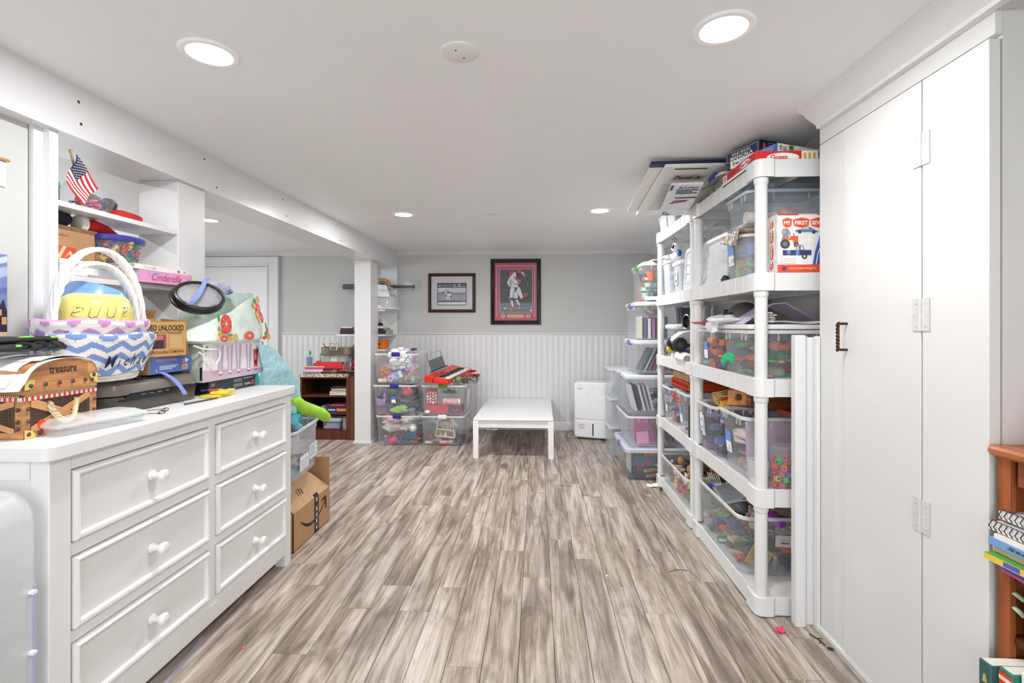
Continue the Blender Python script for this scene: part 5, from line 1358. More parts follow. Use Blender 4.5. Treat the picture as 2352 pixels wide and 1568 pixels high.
# ------------------------------------------------------------------ framed pictures on the far wall
def picture(name, label, x0, x1, z0, z1, prof_mats, fw):
    t = thing(name, label, 'framed picture', ((x0 + x1) / 2, YB - .001, z0))
    w, h = x1 - x0, z1 - z0
    rings = []
    for ins, out in ((0, 0), (0, -.022), (fw * .25, -.03), (fw * .5, -.024), (fw * .75, -.028), (fw, -.018), (fw, 0)):
        rings.append([(-w / 2 + ins, out, ins), (w / 2 - ins, out, ins), (w / 2 - ins, out, h - ins), (-w / 2 + ins, out, h - ins)])
    m = MB().loft(rings, a=False, b=False)
    for q in range(len(m.f)): m.m[q] = {0: 0, 1: 0, 2: 1, 3: 1, 4: 0, 5: 0}[q // 4]
    m.build('frame', prof_mats, t)
    MB().box(-w / 2 + fw * .8, -.01, fw * .8, w / 2 - fw * .8, -.004, h - fw * .8).build('mat_board', M('#d4d6d8', .7), t)
    T = frame((-w / 2, -.0105, 0), (1, 0, 0), (0, 0, 1))
    return t, T, w, h
def glaze(t, w, h, fw):
    MB().box(-w / 2 + fw, -.016, fw, w / 2 - fw, -.0145, h - fw).build('glass', M('#ffffff', .03, 'glass', amt=.025), t)
t, T, w, h = picture('framed_photo', 'black and white baseball photo in a dark brown frame with wide grey mat', -1.341, -.756, 1.440, 1.921, [M('#191113', .3), M('#5d2a1c', .3, 'wood')], .036)
x0, y0 = .118, .095
pw, ph = .35, .26
it = [('#15151a', rect(x0 - .008, y0 - .008, x0 + pw + .008, y0 + ph + .008)), ('#e6e6ea', rect(x0, y0, x0 + pw, y0 + .03)), ('#8c8c92', rect(x0, y0 + .03, x0 + pw, y0 + .21)), ('#a3a3aa', rect(x0, y0 + .06, x0 + pw, y0 + .12)), ('#c9c9d0', rect(x0, y0 + .15, x0 + pw, y0 + .21)), ('#d9d9de', [(x0, y0 + .15), (x0 + .08, y0 + .18), (x0 + .16, y0 + .19), (x0 + .1, y0 + .21), (x0, y0 + .21)]), ('#77777e', [(x0, y0 + .145), (x0 + .16, y0 + .15), (x0 + .12, y0 + .175)]), ('#55555b', rect(x0, y0 + .032, x0 + pw, y0 + .046)), ('#2a2a2e', rect(x0, y0 + .215, x0 + pw, y0 + ph)), ('#6f6f76', rect(x0 + .05, y0 + .222, x0 + .18, y0 + .25)), ('#c8c8cc', [rect(x0 + .01, y0 + .225, x0 + .04, y0 + .245), rect(x0 + .19, y0 + .22, x0 + .23, y0 + .232), rect(x0 + .19, y0 + .24, x0 + .22, y0 + .252), rect(x0 + .245, y0 + .22, x0 + .29, y0 + .232), rect(x0 + .25, y0 + .24, x0 + .285, y0 + .252), rect(x0 + .305, y0 + .222, x0 + .34, y0 + .232)])]
def fig(x, y, s, white, dark):
    return [(white, line2([(x - .02 * s, y), (x - .012 * s, y + .02 * s), (x, y + .035 * s)], .011 * s)), (white, line2([(x + .016 * s, y - .004 * s), (x + .012 * s, y + .018 * s), (x + .002 * s, y + .036 * s)], .011 * s)), (white, [(x - .012 * s, y + .033 * s), (x + .016 * s, y + .033 * s), (x + .014 * s, y + .062 * s), (x - .01 * s, y + .062 * s)]), (dark, rect(x - .01 * s, y + .033 * s, x + .014 * s, y + .037 * s)), (dark, disc(x + .002 * s, y + .069 * s, .008 * s, 10)), (dark, disc(x + .024 * s, y + .066 * s, .008 * s, 8)), (white, line2([(x + .01 * s, y + .058 * s), (x + .024 * s, y + .05 * s), (x + .024 * s, y + .064 * s)], .007 * s)), (dark, disc(x - .022 * s, y, .006 * s, 8)), (dark, disc(x + .017 * s, y - .006 * s, .006 * s, 8)), (dark, disc(x + .025 * s, y + .028 * s, .007 * s, 8))]
it += fig(x0 + .13, y0 + .055, 1.35, '#efeff2', '#26262a') + fig(x0 + .1, y0 + .125, .8, '#d9d9de', '#2c2c30') + [('#f2f2f4', disc(x0 + .32, y0 + .037, .008, 10, .004))]
decal(t, 'photo_print', T, it)
glaze(t, w, h, .036)
t, T, w, h = picture('framed_photo', 'colour photo of two hugging baseball players in red double mat and black frame', -.567, .048, 1.290, 2.094, [M('#0f0f12', .25), M('#1d1d24', .2)], .048)
fw = .048
ix0, ix1, iy0, iy1 = .115, w - .105, .155, h - .13
it = [('#c83a48', rect(fw, fw, w - fw, h - fw)), ('#9aa2b4', rect(fw + .02, fw + .045, w - fw - .02, h - fw - .032)), ('#c83a48', rect(fw + .032, fw, w - fw - .032, h - fw - .044)), ('#9aa2b4', rect(ix0 - .008, iy0 - .008, ix1 + .008, iy1 + .008)), ('#3b3f40', rect(ix0, iy0, ix1, iy1)), ('#5d6f74', rect(ix0, iy0, ix1, iy0 + .115)), ('#6f8287', rect(ix0, iy0 + .03, ix1, iy0 + .07)), ('#8f9aa0', rect(ix0, iy0 + .092, ix1, iy0 + .097))]
rp_ = random.Random(8)
it += [(rp_.choice(['#565a58', '#2a2d2e', '#6a675f', '#4a4a44', '#7b7d7f']), disc(rp_.uniform(ix0 + .02, ix1 - .02), rp_.uniform(iy0 + .14, iy1 - .02), rp_.uniform(.008, .016), 8)) for _ in range(34)]
W_, G_, R_, B_, S_ = '#dedfe6', '#a9adb8', '#cf3530', '#28304f', '#b5583e'
def P(*p): return [(ix0 + a * (ix1 - ix0), iy0 + b * (iy1 - iy0)) for a, b in p]
it += [(W_, P((.30, .32), (.42, .32), (.46, .55), (.36, .6), (.31, .5))), (W_, P((.44, .32), (.55, .32), (.56, .52), (.44, .52))), (W_, P((.55, .62), (.63, .55), (.73, .33), (.64, .31), (.53, .48))), (G_, P((.38, .33), (.42, .33), (.45, .5), (.42, .52))),
       (W_, P((.22, .70), (.30, .82), (.40, .93), (.50, .94), (.56, .80), (.58, .66), (.52, .58), (.36, .58), (.26, .62))), (G_, P((.28, .64), (.36, .6), (.40, .72), (.32, .80))), (R_, P((.28, .92), (.38, .97), (.44, .94), (.36, .86), (.30, .86))), ('#2b2b30', P((.50, .94), (.60, .96), (.64, .84), (.58, .78), (.50, .82))), (R_, P((.54, .99), (.64, .995), (.68, .92), (.55, .93))),
       (S_, P((.42, .84), (.50, .82), (.62, .76), (.60, .71), (.46, .77))), (S_, P((.54, .74), (.66, .77), (.66, .70), (.56, .64))), (W_, P((.66, .94), (.73, .94), (.80, .86), (.78, .82), (.70, .88))), (S_, P((.72, .93), (.80, .86), (.78, .82), (.73, .87))),
       (B_, P((.42, .66), (.56, .64), (.56, .655), (.42, .675))), ('#7a4a2a', P((.45, .55), (.52, .56), (.5, .47), (.45, .48))), (R_, P((.28, .30), (.33, .32), (.38, .11), (.34, .10))), (R_, P((.46, .28), (.50, .30), (.62, .16), (.58, .13))), (W_, P((.32, .28), (.40, .28), (.42, .12), (.37, .12))), (W_, P((.48, .28), (.55, .28), (.63, .17), (.58, .15))),
       (B_, P((.31, .30), (.41, .31), (.41, .33), (.31, .34))), (B_, P((.33, .24), (.40, .27), (.40, .285), (.33, .26))), (B_, P((.47, .29), (.56, .30), (.56, .32), (.47, .32))), (R_, P((.26, .05), (.36, .10), (.42, .10), (.43, .055), (.30, .04))), (R_, P((.55, .06), (.60, .14), (.66, .14), (.64, .09))), (W_, P((.3, .05), (.36, .075), (.40, .06))), (W_, P((.56, .07), (.62, .12), (.63, .10))), (R_, P((.66, .33), (.74, .35), (.73, .31), (.66, .30)))]
cxh, cyh = P((.80, .40))[0]
it += [(R_, disc(cxh, cyh, .026, 16)), ('#2b2b30', P((.75, .39), (.84, .41), (.84, .395), (.75, .375))), ('#eeeeee', disc(*P((.16, .08))[0], .012, 12, .008)), ('#e6d9dc', disc(*P((.96, .035))[0], .012, 12))]
ky = fw + .03
it += [('#9aa2b4', rect(w / 2 - .11, ky, w / 2 + .11, ky + .05)), ('#c83a48', rect(w / 2 - .104, ky + .006, w / 2 + .104, ky + .044)), ('#d8c27e', rect(w / 2 - .098, ky + .011, w / 2 + .098, ky + .039)), ('#9a8850', [rect(w / 2 - .08, ky + .028, w / 2 + .08, ky + .031), rect(w / 2 - .05, ky + .018, w / 2 + .05, ky + .021)])]
for sx in (-.155, .155):
    it += [('#5a6478', disc(w / 2 + sx, ky + .026, .03, 20)), ('#dcdde4', disc(w / 2 + sx, ky + .026, .024, 20)), ('#c9a76b', disc(w / 2 + sx, ky + .026, .018, 16)), ('#8f5f6f', disc(w / 2 + sx, ky + .026, .011, 12))]
decal(t, 'photo_print', T, it)
glaze(t, w, h, fw)

# ------------------------------------------------------------------ low white play table
t = thing('play_table', 'low white rectangular play table against the beadboard wall', 'table', (-.22, 5.42, 0), R(-.6))
MB().box(-.385, -.665, .365, .385, .655, .385).build('tabletop', M('#f4f4f5', .25), t, bevel=.006)
for sx in (-1, 1):
    for sy in (-1, 1):
        MB().box(sx * .362 - .026, sy * .635 - .026, 0, sx * .362 + .026, sy * .635 + .026, .365).build('leg', M('#f2f2f2', .35), t, bevel=.003)
for sy in (-1, 1): MB().box(-.336, sy * .635 - .012, .295, .336, sy * .635 + .012, .365).build('apron', M('#ededee', .4), t)
for sx in (-1, 1): MB().box(sx * .362 - .012, -.61, .295, sx * .362 + .012, .61, .365).build('apron', M('#ededee', .4), t)

# ------------------------------------------------------------------ dehumidifier
a_ = math.atan2(-.124, .41)
t = thing('dehumidifier', 'white dehumidifier standing by the beadboard wall', 'dehumidifier', (.621 + .14 * math.sin(-a_), 5.557 + .14 * math.cos(a_), 0), a_)
DH = M('#f3f3f5', .3)
w, d, h = .43, .26, .64
def drr(ins, z0, z1, y): return [(x, y, z) for x, z, _ in rrect(w - 2 * ins, z1 - z0 - 2 * ins, .03, 0, 4, 0, (z0 + z1) / 2)]
MB().loft([drr(.01, .02, h, -d / 2 + .012), drr(0, .02, h, -d / 2 + .02), drr(0, .02, h, d / 2 - .02), drr(.015, .02, h, d / 2)]).build('body', DH, t)
MB().loft([drr(.012, .222, h - .002, -d / 2 + .004), drr(.006, .222, h - .002, -d / 2 + .012), drr(.006, .222, h - .002, -d / 2 + .03)]).build('front_panel', DH, t)
MB().loft([drr(.012, .022, .220, -d / 2 + .004), drr(.006, .022, .220, -d / 2 + .012), drr(.006, .022, .220, -d / 2 + .03)]).build('water_tank', DH, t)
for q in t.children: pass
MB().box(-.21, -d / 2 + .02, .215, .21, -d / 2 + .04, .226).build('seam', M('#4a4c52', .4), t)
MB().loft([[(x, -d / 2 + .0025, z) for x, z, _ in rrect(.013, .14, .006, 0, 3, 0, .115)], [(x, -d / 2 + .008, z) for x, z, _ in rrect(.013, .14, .006, 0, 3, 0, .115)]]).build('level_window', M('#2b3150', .15), t)
T = frame((-w / 2, -d / 2 + .004, 0), (1, 0, 0), (0, 0, 1))
decal(t, 'panel_print', T, [('#4c74b8', rect(.355, .15, .377, .172)), ('#e6eaf2', rect(.362, .157, .370, .165)), ('#cfc4c6', [rect(.055, .172 - .006 * i, .125 - .008 * (i % 2), .1755 - .006 * i) for i in range(4)]), ('#cfc4c6', [rect(.055, .14 - .006 * i, .125 - .006 * (i % 3), .1435 - .006 * i) for i in range(4)])])
text(t, 'TOSHIBA', '#4a4a4e', T, .035, h - .075, w=.055, h=.01, bold=.02, name='logo_print')
MB().box(w / 2 - .012, -.08, h - .12, w / 2 + .001, .03, h - .06).build('grip', M('#b9bcc2', .4), t)
for sx in (-1, 1):
    for sy in (-1, 1): MB().lathe([(.012, 0), (.014, .01), (.014, .024)], 10, T=tr(sx * .17, sy * .09, 0)).build('caster', M('#1d1d1f', .5), t)
solo('power_cord', MB().tube([(.415, 5.80, .03), (.37, 5.80, .008), (.36, 5.72, .006), (.39, 5.69, .006), (.44, 5.70, .008)], .004, 6), M('#e4e4e6', .4), 'white power cord on the floor left of the dehumidifier', 'cord')

# ------------------------------------------------------------------ five stacked totes by the column
PB_, PG = '#2f2f8a', '#3fae3a'
bw, bd_, bh = .475, .60, .318
def btote(lab, x, z, latch, lid=None): return tote('storage_bin', lab, (x, 5.51, z), bw, bd_, bh, 0, .92, M('#f6f7f8', .2, 'clear', amt=.075), latch=latch, latch_on='y', group='clear bins stacked beside the column')
tL = [btote('clear bin of cloths with emblem bag, bottom left of the five stacked bins', -1.485, 0, PB_), btote('clear bin of dark and purple things, middle left of the five stacked bins', -1.515, .325, PB_), btote('clear bin of pink toys with patterned cloth, top left of the five stacked bins', -1.50, .66, PB_)]
tR = [btote('clear bin with small doll house, bottom right of the five stacked bins', -1.0, 0, WHITE), btote('clear bin of red Christmas things under the keyboard, green latch', -.995, .325, PG)]
for o in tL + tR: pass
IN = .012
P1 = ['#e39ab0', '#f0e6e2', '#d6d2cf', '#c94a7a', '#7f9bb0', '#b9a0c9', '#e8b9a0']
jumble((-1.485, 5.47, IN), 0, .38, .42, .1, 5, 5, 1, ['cup', 'tube', 'ball', 'figure', 'box'], ['#d8487e', '#e97f9c', '#4a7fb0', '#7d5f9a', '#e0642f', '#e6dccb'], 'toy at the bottom of the lower left stacked bin', 'toys in the lower left stacked bin', seed=21)
jumble((-1.485, 5.47, .12), 0, .38, .42, .17, 2, 2, 2, ['cloth'], ['#ece3df', '#f1ebe6', '#e6b9c4', '#dcd6d2'], 'pale cloth in the lower left stacked bin', 'cloths in the lower left stacked bin', seed=22, fill=1.0)
t = thing('emblem_bag', 'slate blue bag with round white cross emblem inside the lower left bin', 'bag', (-1.34, 5.235, .07))
MB().prism([(-.11, 0), (.06, .0), (.075, .215), (.03, .2)], 0, .012, T=Matrix.Rotation(PI / 2, 4, 'X')).build('bag_body', M('#4d6b7d', .7, 'fabric'), t)
decal(t, 'emblem_print', frame((0, -.012, 0), (1, 0, 0), (0, 0, 1)), [('#d9cf6a', disc(.02, .125, .043, 20)), ('#8a9aa5', disc(.02, .125, .037, 20)), ('#f2f2f0', rect(.009, .097, .031, .153)), ('#f2f2f0', rect(-.008, .114, .048, .136)), ('#c23a34', [(-.03, .06), (-.005, .05), (-.012, .066)])], lift=.001)
solo('pink_ball', MB().ball((0, 0, .035), (.045, .04, .035), 16), M('#d63a74', .45), 'hot pink soft ball in front in the lower left stacked bin', 'ball', (-1.54, 5.275, .012))
jumble((-1.515, 5.47, .325 + IN), 0, .38, .42, .1, 5, 5, 1, ['cloth', 'brick', 'star', 'figure'], ['#8f7fb8', '#e58aa8', '#7fc0c9', '#d03f6a', '#3f4a78', '#b98a6a', '#d8cfc6'], 'small thing at the bottom of the middle left stacked bin', 'small things in the middle left stacked bin', seed=23)
jumble((-1.515, 5.47, .42), 0, .36, .40, .15, 2, 2, 2, ['cloth'], ['#2f3236', '#4f5f66', '#c2456a', '#3a3d40', '#5c6a6e'], 'dark cloth in the middle left stacked bin', 'cloths in the middle left stacked bin', seed=24, fill=1.0)
t = thing('butterfly_wings', 'purple butterfly wing cloth in the middle left stacked bin', 'cloth', (-1.665, 5.255, .425))
MB().loft([[(-.05, 0, 0), (.03, .01, 0), (.03, .016, 0), (-.05, .006, 0)], [(-.06, 0, .08), (.05, .0, .09), (.05, .006, .09), (-.06, .006, .08)], [(0, .0, .06), (.03, 0, .14), (.03, .006, .14), (0, .006, .06)]]).build('wing', M('#b07cc9', .6, 'fabric'), t)
solo('green_cloth', lump(.09, .04, .035, 41, 16, .4), M('#9ad06a', .8, 'fabric'), 'light green cloth low in the middle left stacked bin', 'cloth', (-1.47, 5.275, .34))
sticker(tL[1], frame((-.03, -.295, .13), (1, 0, 0), (-.05, -.02, 1)), .045, .07)
solo('coral_shirt', lump(.06, .05, .05, 43, 14, .3), M('#d9566a', .8, 'fabric'), 'coral cloth in the upper right of the middle left stacked bin', 'cloth', (-1.40, 5.29, .52))
# top left bin
jumble((-1.50, 5.49, .66 + IN), 0, .36, .38, .08, 5, 4, 1, ['cup', 'brick', 'star', 'figure', 'ring'], ['#e6a9cf', '#f0b3a0', '#e9d3a0', '#a9d6c9', '#d38ac0', '#f2e6ea'], 'pastel toy at the bottom of the top left stacked bin', 'pastel toys in the top left stacked bin', seed=25)
jumble((-1.50, 5.52, .76), 0, .36, .36, .2, 2, 2, 2, ['cloth', 'bear'], ['#d9a3cf', '#e8c3d9', '#ece6e2', '#c9b6e0'], 'pink or cream soft toy in the top left stacked bin', 'soft toys in the top left stacked bin', seed=26, fill=.9)
t = thing('toy_picnic_basket', 'small orange toy basket with loop handle in the top left stacked bin', 'toy basket', (-1.625, 5.262, .745), (0, R(-14), 0))
MB().loft([rrect(.08, .05, .012, 0), rrect(.10, .06, .014, .075), rrect(.094, .054, .012, .075), rrect(.075, .045, .01, .004)]).build('basket', M('#df7350', .5), t)
m = MB()
for i in range(4):
    for j in range(3): m.box(-.04 + .021 * i, -.034 , .012 + .02 * j, -.024 + .021 * i, -.0265, .026 + .02 * j, (i + j) % 3)
m.build('fruit_print', [M('#e0a24a', .5), M('#5aa06a', .5), M('#c94a3a', .5)], t)
MB().tube([(.045 * math.cos(PI * i / 14), 0, .075 + .1 * math.sin(PI * i / 14)) for i in range(15)], .005, 6).build('handle', M('#e2705a', .4), t)
t = thing('tape_roll', 'lilac roll of ribbon tape in the top left stacked bin', 'tape', (-1.555, 5.262, .715), (R(90), 0, R(-14)))
MB().lathe([(.014, -.025), (.037, -.025), (.037, .028), (.014, .028)], 24, loop=True).build('roll', M('#e3dcd9', .5), t)
MB().lathe([(.014, .028), (.037, .028), (.037, .031), (.014, .031)], 24, loop=True).build('side_disc', M('#bfa0dc', .5), t)
t = box_thing('blue_toy_box', 'pale blue printed box in the top left stacked bin', 'box', (-1.485, 5.30, .70), .11, .05, .085, 0, M('#8fa9cf', .5, 'card'))
t.rotation_euler = (R(-10), R(-24), R(8))
decal(t, 'box_print', face(.11, .05, '-y'), [('#5f7db0', [rect(.015, .02, .035, .07), rect(.045, .03, .06, .06)]), ('#e4e9f2', rect(.075, .01, .1, .075))])
solo('orange_ruler', MB().box(-.008, -.004, 0, .008, .004, .165), M('#f08a6a', .4), 'long orange plastic ruler slanting in the top left stacked bin', 'ruler', (-1.415, 5.262, .70), (0, R(40), 0), bevel=.002)
solo('cream_sandal', MB().loft([rrect(.09, .04, .02, 0), rrect(.1, .045, .02, .02), rrect(.085, .035, .018, .035)]), M('#ecd3b4', .6), 'cream plastic sandal low in the top left stacked bin', 'shoe', (-1.655, 5.26, .675), .3)
PT = M('#eef0f0', .85, 'fabric', amt=2.0)
nt = PT.node_tree; vo = nt.nodes.new('ShaderNodeTexVoronoi'); vo.feature = 'DISTANCE_TO_EDGE'; vo.inputs['Scale'].default_value = 13
mp = nt.nodes.new('ShaderNodeMapping'); mp.inputs['Scale'].default_value = (.8, .8, 1.9)
tcn = [n for n in nt.nodes if n.type == 'TEX_COORD'][0]
nt.links.new(tcn.outputs['Object'], mp.inputs['Vector']); nt.links.new(mp.outputs[0], vo.inputs['Vector'])
rr = nt.nodes.new('ShaderNodeValToRGB'); rr.color_ramp.interpolation = 'CONSTANT'
rr.color_ramp.elements[0].color = (*lin('#85878b'), 1); rr.color_ramp.elements[1].color = (*lin('#f4f5f5'), 1); rr.color_ramp.elements[1].position = .055
nt.links.new(vo.outputs['Distance'], rr.inputs[0])
nt.links.new(rr.outputs[0], [n for n in nt.nodes if n.type == 'BSDF_PRINCIPLED'][0].inputs['Base Color'])
solo('patterned_pillow', MB().loft([[(x, y, z) for x, y, z in rrect(.20, .10, .04, 0, 5)], rrect(.25, .15, .06, .05, 5), rrect(.26, .17, .06, .13, 5), rrect(.24, .16, .06, .2, 5, -.02, .03), rrect(.15, .1, .05, .245, 5, -.03, .05)]), PT, 'white pillow with grey cloud outlines bulging out of the top left stacked bin', 'pillow', (-1.475, 5.385, .80), (R(-8), R(-10), 0))
t = thing('plastic_headband', 'clear looped plastic toy with navy bow on the top left stacked bin', 'toy', (-1.335, 5.42, 1.0))
MB().tube([(.055 * math.cos(PI * i / 12), 0, .05 * math.sin(PI * i / 12)) for i in range(13)], .005, 6, flat=2).build('loop', M('#c4c9d0', .2, 'clear', amt=.5), t)
MB().ball((-.03, -.02, .015), (.02, .012, .016), 8).ball((.005, -.025, .02), (.018, .01, .014), 8).build('bow', M('#2c3152', .6), t)
# bottom right: doll house
jumble((-1.0, 5.47, IN), 0, .38, .42, .1, 5, 5, 1, ['cloth', 'tube', 'box', 'ring'], ['#2f3337', '#e9e4dc', '#8a2f34', '#31453c', '#c9c2b8', '#4f4a52'], 'small thing at the bottom of the lower right stacked bin', 'small things in the lower right stacked bin', seed=27)
t = thing('doll_house', 'small open wooden doll house with furniture in the lower right stacked bin', 'doll house', (-.985, 5.30, .085), (0, R(6), 0))
m = MB().box(-.1, -.04, 0, .1, .06, .008).box(-.1, -.04, .075, .1, .06, .082).box(-.1, .055, 0, .1, .06, .15)
m.bar((-.105, .01, .0), (-.08, .01, .16), .1, .008, up=(1, 0, 0)).bar((.105, .01, 0), (.08, .01, .16), .1, .008, up=(1, 0, 0)).bar((-.115, .01, .125), (-.05, .01, .2), .11, .008, up=(1, 0, 0)).bar((.115, .01, .125), (.05, .01, .2), .11, .008, up=(1, 0, 0))
m.build('house_frame', M('#ddd5c6', .6), t)
rf = random.Random(31)
for i in range(7):
    MB().box(-.014, -.012, 0, .014, .012, rf.uniform(.02, .05)).build('doll_furniture', M(rf.choice(['#8f3f34', '#c49a5a', '#4a5f8a', '#2f2f34', '#d9c7b4', '#a84a5a']), .5), t, (-.07 + .024 * i, .0, .008 if i % 2 else .082))
t = thing('maroon_book', 'small maroon passport style booklet in the lower right stacked bin', 'booklet', (-1.125, 5.262, .06), (R(8), R(-14), 0))
MB().box(-.035, -.004, 0, .035, .004, .085).build('cover', M('#7a2a30', .5), t)
decal(t, 'crest_print', frame((-.035, -.004, 0), (1, 0, 0), (0, 0, 1)), [('#cfae62', [disc(.022, .05, .006, 8), disc(.046, .05, .006, 8), rect(.02, .02, .05, .025)])])
solo('green_card', MB().box(-.035, -.003, 0, .035, .003, .08), M('#4f6f62', .6), 'dark green card leaning at the left of the lower right stacked bin', 'card', (-1.13, 5.275, .16), (0, R(18), 0))
solo('red_screwdriver', MB().tube([(-.09, 0, .01), (.03, 0, .01)], .009, 8).tube([(.03, 0, .01), (.11, 0, .01)], .004, 6), M('#cc2b2c', .4), 'red toy tool lying in front in the lower right stacked bin', 'tool', (-.97, 5.242, .012), .05)
decal(tR[0], 'paper_sheet', frame((.232, -.22, .03), (0, 1, 0), (.06, 0, 1)), [('#e9eaee', rect(0, 0, .24, .24)), ('#6d7076', [disc(.06, .19, .012, 8), disc(.06, .15, .01, 8), rect(.05, .09, .075, .12), rect(.14, .06, .16, .12)])], lift=.004)
decal(tR[1], 'paper_sheet', frame((.232, -.2, .06), (0, 1, 0), (.06, 0, 1)), [('#e4e6ea', rect(0, 0, .26, .2))], lift=.004)
# upper right: christmas bin
solo('red_gift_box', MB().box(-.12, -.05, 0, .12, .05, .09), M('#c2303a', .5), 'flat red gift box in front in the Christmas bin', 'box', (-1.06, 5.31, .34), R(-3), bevel=.003)
solo('candy_stripe_roll', MB().tube([(-.09, 0, .035), (.09, 0, .03)], .035, 18), (lambda m_: m_)(M('#f0e9e6', .5)), 'roll of red and white striped ribbon in the Christmas bin', 'ribbon roll', (-.905, 5.262, .435), R(0))
o = [q for q in bpy.data.objects if q.name.startswith('candy_stripe_roll')][0]
m = MB()
for k in range(9):
    pts = [(-.09 + .018 * k + .03 * i / 10, .0358 * math.cos(PI * 1.1 + PI * .9 * i / 10), .0325 + .0358 * math.sin(PI * 1.1 - 0 + PI * .9 * i / 10)) for i in range(11)]
    pts = [(min(max(p[0], -.088), .088), -abs(.036 * math.sin(PI * i / 10)), .0325 + .036 * math.cos(PI * i / 10)) for i, p in enumerate(pts)]
    m.tube(pts, .004, 5, flat=.4)
m.build('stripe', M('#c8303a', .5), o)
tn = MB(); rt = random.Random(14)
for i in range(160):
    a, b = rt.uniform(0, 2 * PI), rt.uniform(0, PI)
    d_ = Vector((math.cos(a) * math.sin(b), math.sin(a) * math.sin(b), abs(math.cos(b)) * .6 - .1))
    tn.tube([d_ * .02, d_ * rt.uniform(.08, .105)], .0012, 3)
o = tn.build('tinsel_strand', M('#5f7f72', .4, 'metal'), None)
tag(o, 'spiky green tinsel ball at the top of the Christmas bin', 'tinsel'); o.location = (-.955, 5.36, .545)
t = thing('patterned_gift_bag', 'red gift bag with white snowman print in the Christmas bin', 'gift bag', (-1.13, 5.30, .435))
MB().loft([rrect(.12, .06, .01, 0), rrect(.12, .06, .01, .15), rrect(.11, .03, .008, .17)]).build('bag', M('#a83038', .6), t)
decal(t, 'snowman_print', face(.12, .06, '-y'), [('#efe6e0', [disc(.02 + .03 * (i % 4), .02 + .032 * (i // 4) + .01 * (i % 2), .008 + .003 * (i % 3), 8) for i in range(16)]), ('#2f4a3a', [disc(.035 + .03 * (i % 3), .035 + .04 * (i // 3), .004, 6) for i in range(6)])])
t = thing('ornament_wreath', 'small grey ring wreath in a maroon box in the Christmas bin', 'wreath', (-.88, 5.34, .34))
MB().box(-.08, -.06, 0, .08, .06, .085).build('box', M('#7a2436', .5), t)
MB().tube([(.028 * math.cos(a * PI / 8), -.065, .05 + .028 * math.sin(a * PI / 8)) for a in range(16)], .009, 6, loop=True).build('ring', M('#6f7a74', .7, 'fabric'), t)
solo('white_shell', MB().ball((0, 0, .02), (.03, .025, .02), 12), M('#eeeae4', .5), 'white curled ornament low left in the Christmas bin', 'ornament', (-1.165, 5.245, .338))
# keyboard
KA = R(-12)
t = thing('toy_keyboard', 'red toy piano keyboard lying tilted on the top right stacked bin', 'keyboard', (-.975, 5.50, .70), (R(4.5), R(5), KA))
KR = M('#d9301f', .3)
pr = [(-.13, 0), (.13, 0), (.135, .03), (.13, .042), (-.02, .052), (-.03, .062), (-.11, .072), (-.13, .068), (-.136, .03)]
MB().loft([[(x, y, z) for x, z in pr] for y in (-.37, .37)]).build('case', KR, t, bevel=.004)
MB().box(-.01, -.345, .045, .128, -.34, .06).box(-.01, .34, .045, .128, .345, .06).build('cheek', KR, t)
m = MB()
for i in range(22):
    y0 = -.335 + .67 * i / 22
    m.box(.0, y0 + .0008, .049, .122, y0 + .67 / 22 - .0008, .058)
o = m.build('white_key', M('#f6f6f4', .3), t); o['kind'] = 'stuff'
m = MB()
for i in range(21):
    if i % 7 in (2, 6): continue
    y0 = -.335 + .67 * (i + 1) / 22
    m.box(.0, y0 - .008, .058, .068, y0 + .008, .068)
o = m.build('black_key', M('#1c1c1e', .35), t); o['kind'] = 'stuff'
MB().box(-.05, -.12, .064, -.03, -.06, .078).build('switch', KR, t, bevel=.002)
MB().tube([(-.08, -.10, .075), (-.04, -.14, .072), (-.03, -.26, .066), (-.035, -.375, .06), (-.03, -.377, 0)], .0028, 6).build('cable', M('#2a1a18', .4), t)
t = thing('music_rest', 'black wire music rest with grey panel leaning between the stacked bins', 'music rest', (-1.08, 5.42, .80), (R(-8), R(-22), R(-6)))
w, h = .165, .19
MB().tube([(-w / 2, 0, 0), (-w / 2, 0, h), (w / 2, 0, h), (w / 2, 0, 0)], .0035, 6, loop=True).build('wire_frame', M('#1a1a1c', .35), t)
MB().box(-w / 2 + .003, -.003, .003, w / 2 - .003, .003, h * .66).build('panel', M('#5b5e64', .4), t)
MB().box(-w / 2 - .01, -.03, -.006, w / 2 + .03, .004, .002).build('ledge', M('#202124', .4), t, bevel=.002)
# garland with poinsettia
t = thing('christmas_garland', 'pine garland with red poinsettia, cone and green ball beside the red keyboard', 'garland', (-.785, 5.40, .65))
gn = MB(); rg = random.Random(3)
for (sx, sy, n_, x0, y0) in ((.13, .16, 260, .02, 0), (.06, .2, 120, -.28, .02)):
    for i in range(n_):
        p = Vector((x0 + rg.uniform(-sx, sx), y0 + rg.uniform(-sy, sy), rg.uniform(0, .075)))
        d_ = Vector((rg.uniform(-1, 1), rg.uniform(-1, 1), rg.uniform(-.2, 1))).normalized() * rg.uniform(.02, .04)
        gn.tube([p, p + d_], .0022, 3, 0 if i % 4 else 1)
o = gn.build('needle', [M('#1f3a2a', .7), M('#8fa89a', .7)], t); o['kind'] = 'stuff'
for (fx, fy, fz, s_) in ((.10, -.02, .075, 1), (.06, .08, .11, .8)):
    for k in range(7):
        a = 2 * PI * k / 7
        m = MB().sheet(lambda u, v: (u * .075 * s_, (v - .5) * .05 * s_ * math.sin(PI * min(.98, u * .9 + .08)), .02 * math.sin(u * 2.2)), 5, 4)
        m.build('petal', M('#c51f24', .6, 'fabric'), t, (fx, fy, fz), (R(-30), 0, a), solid=.0012)
m = MB()
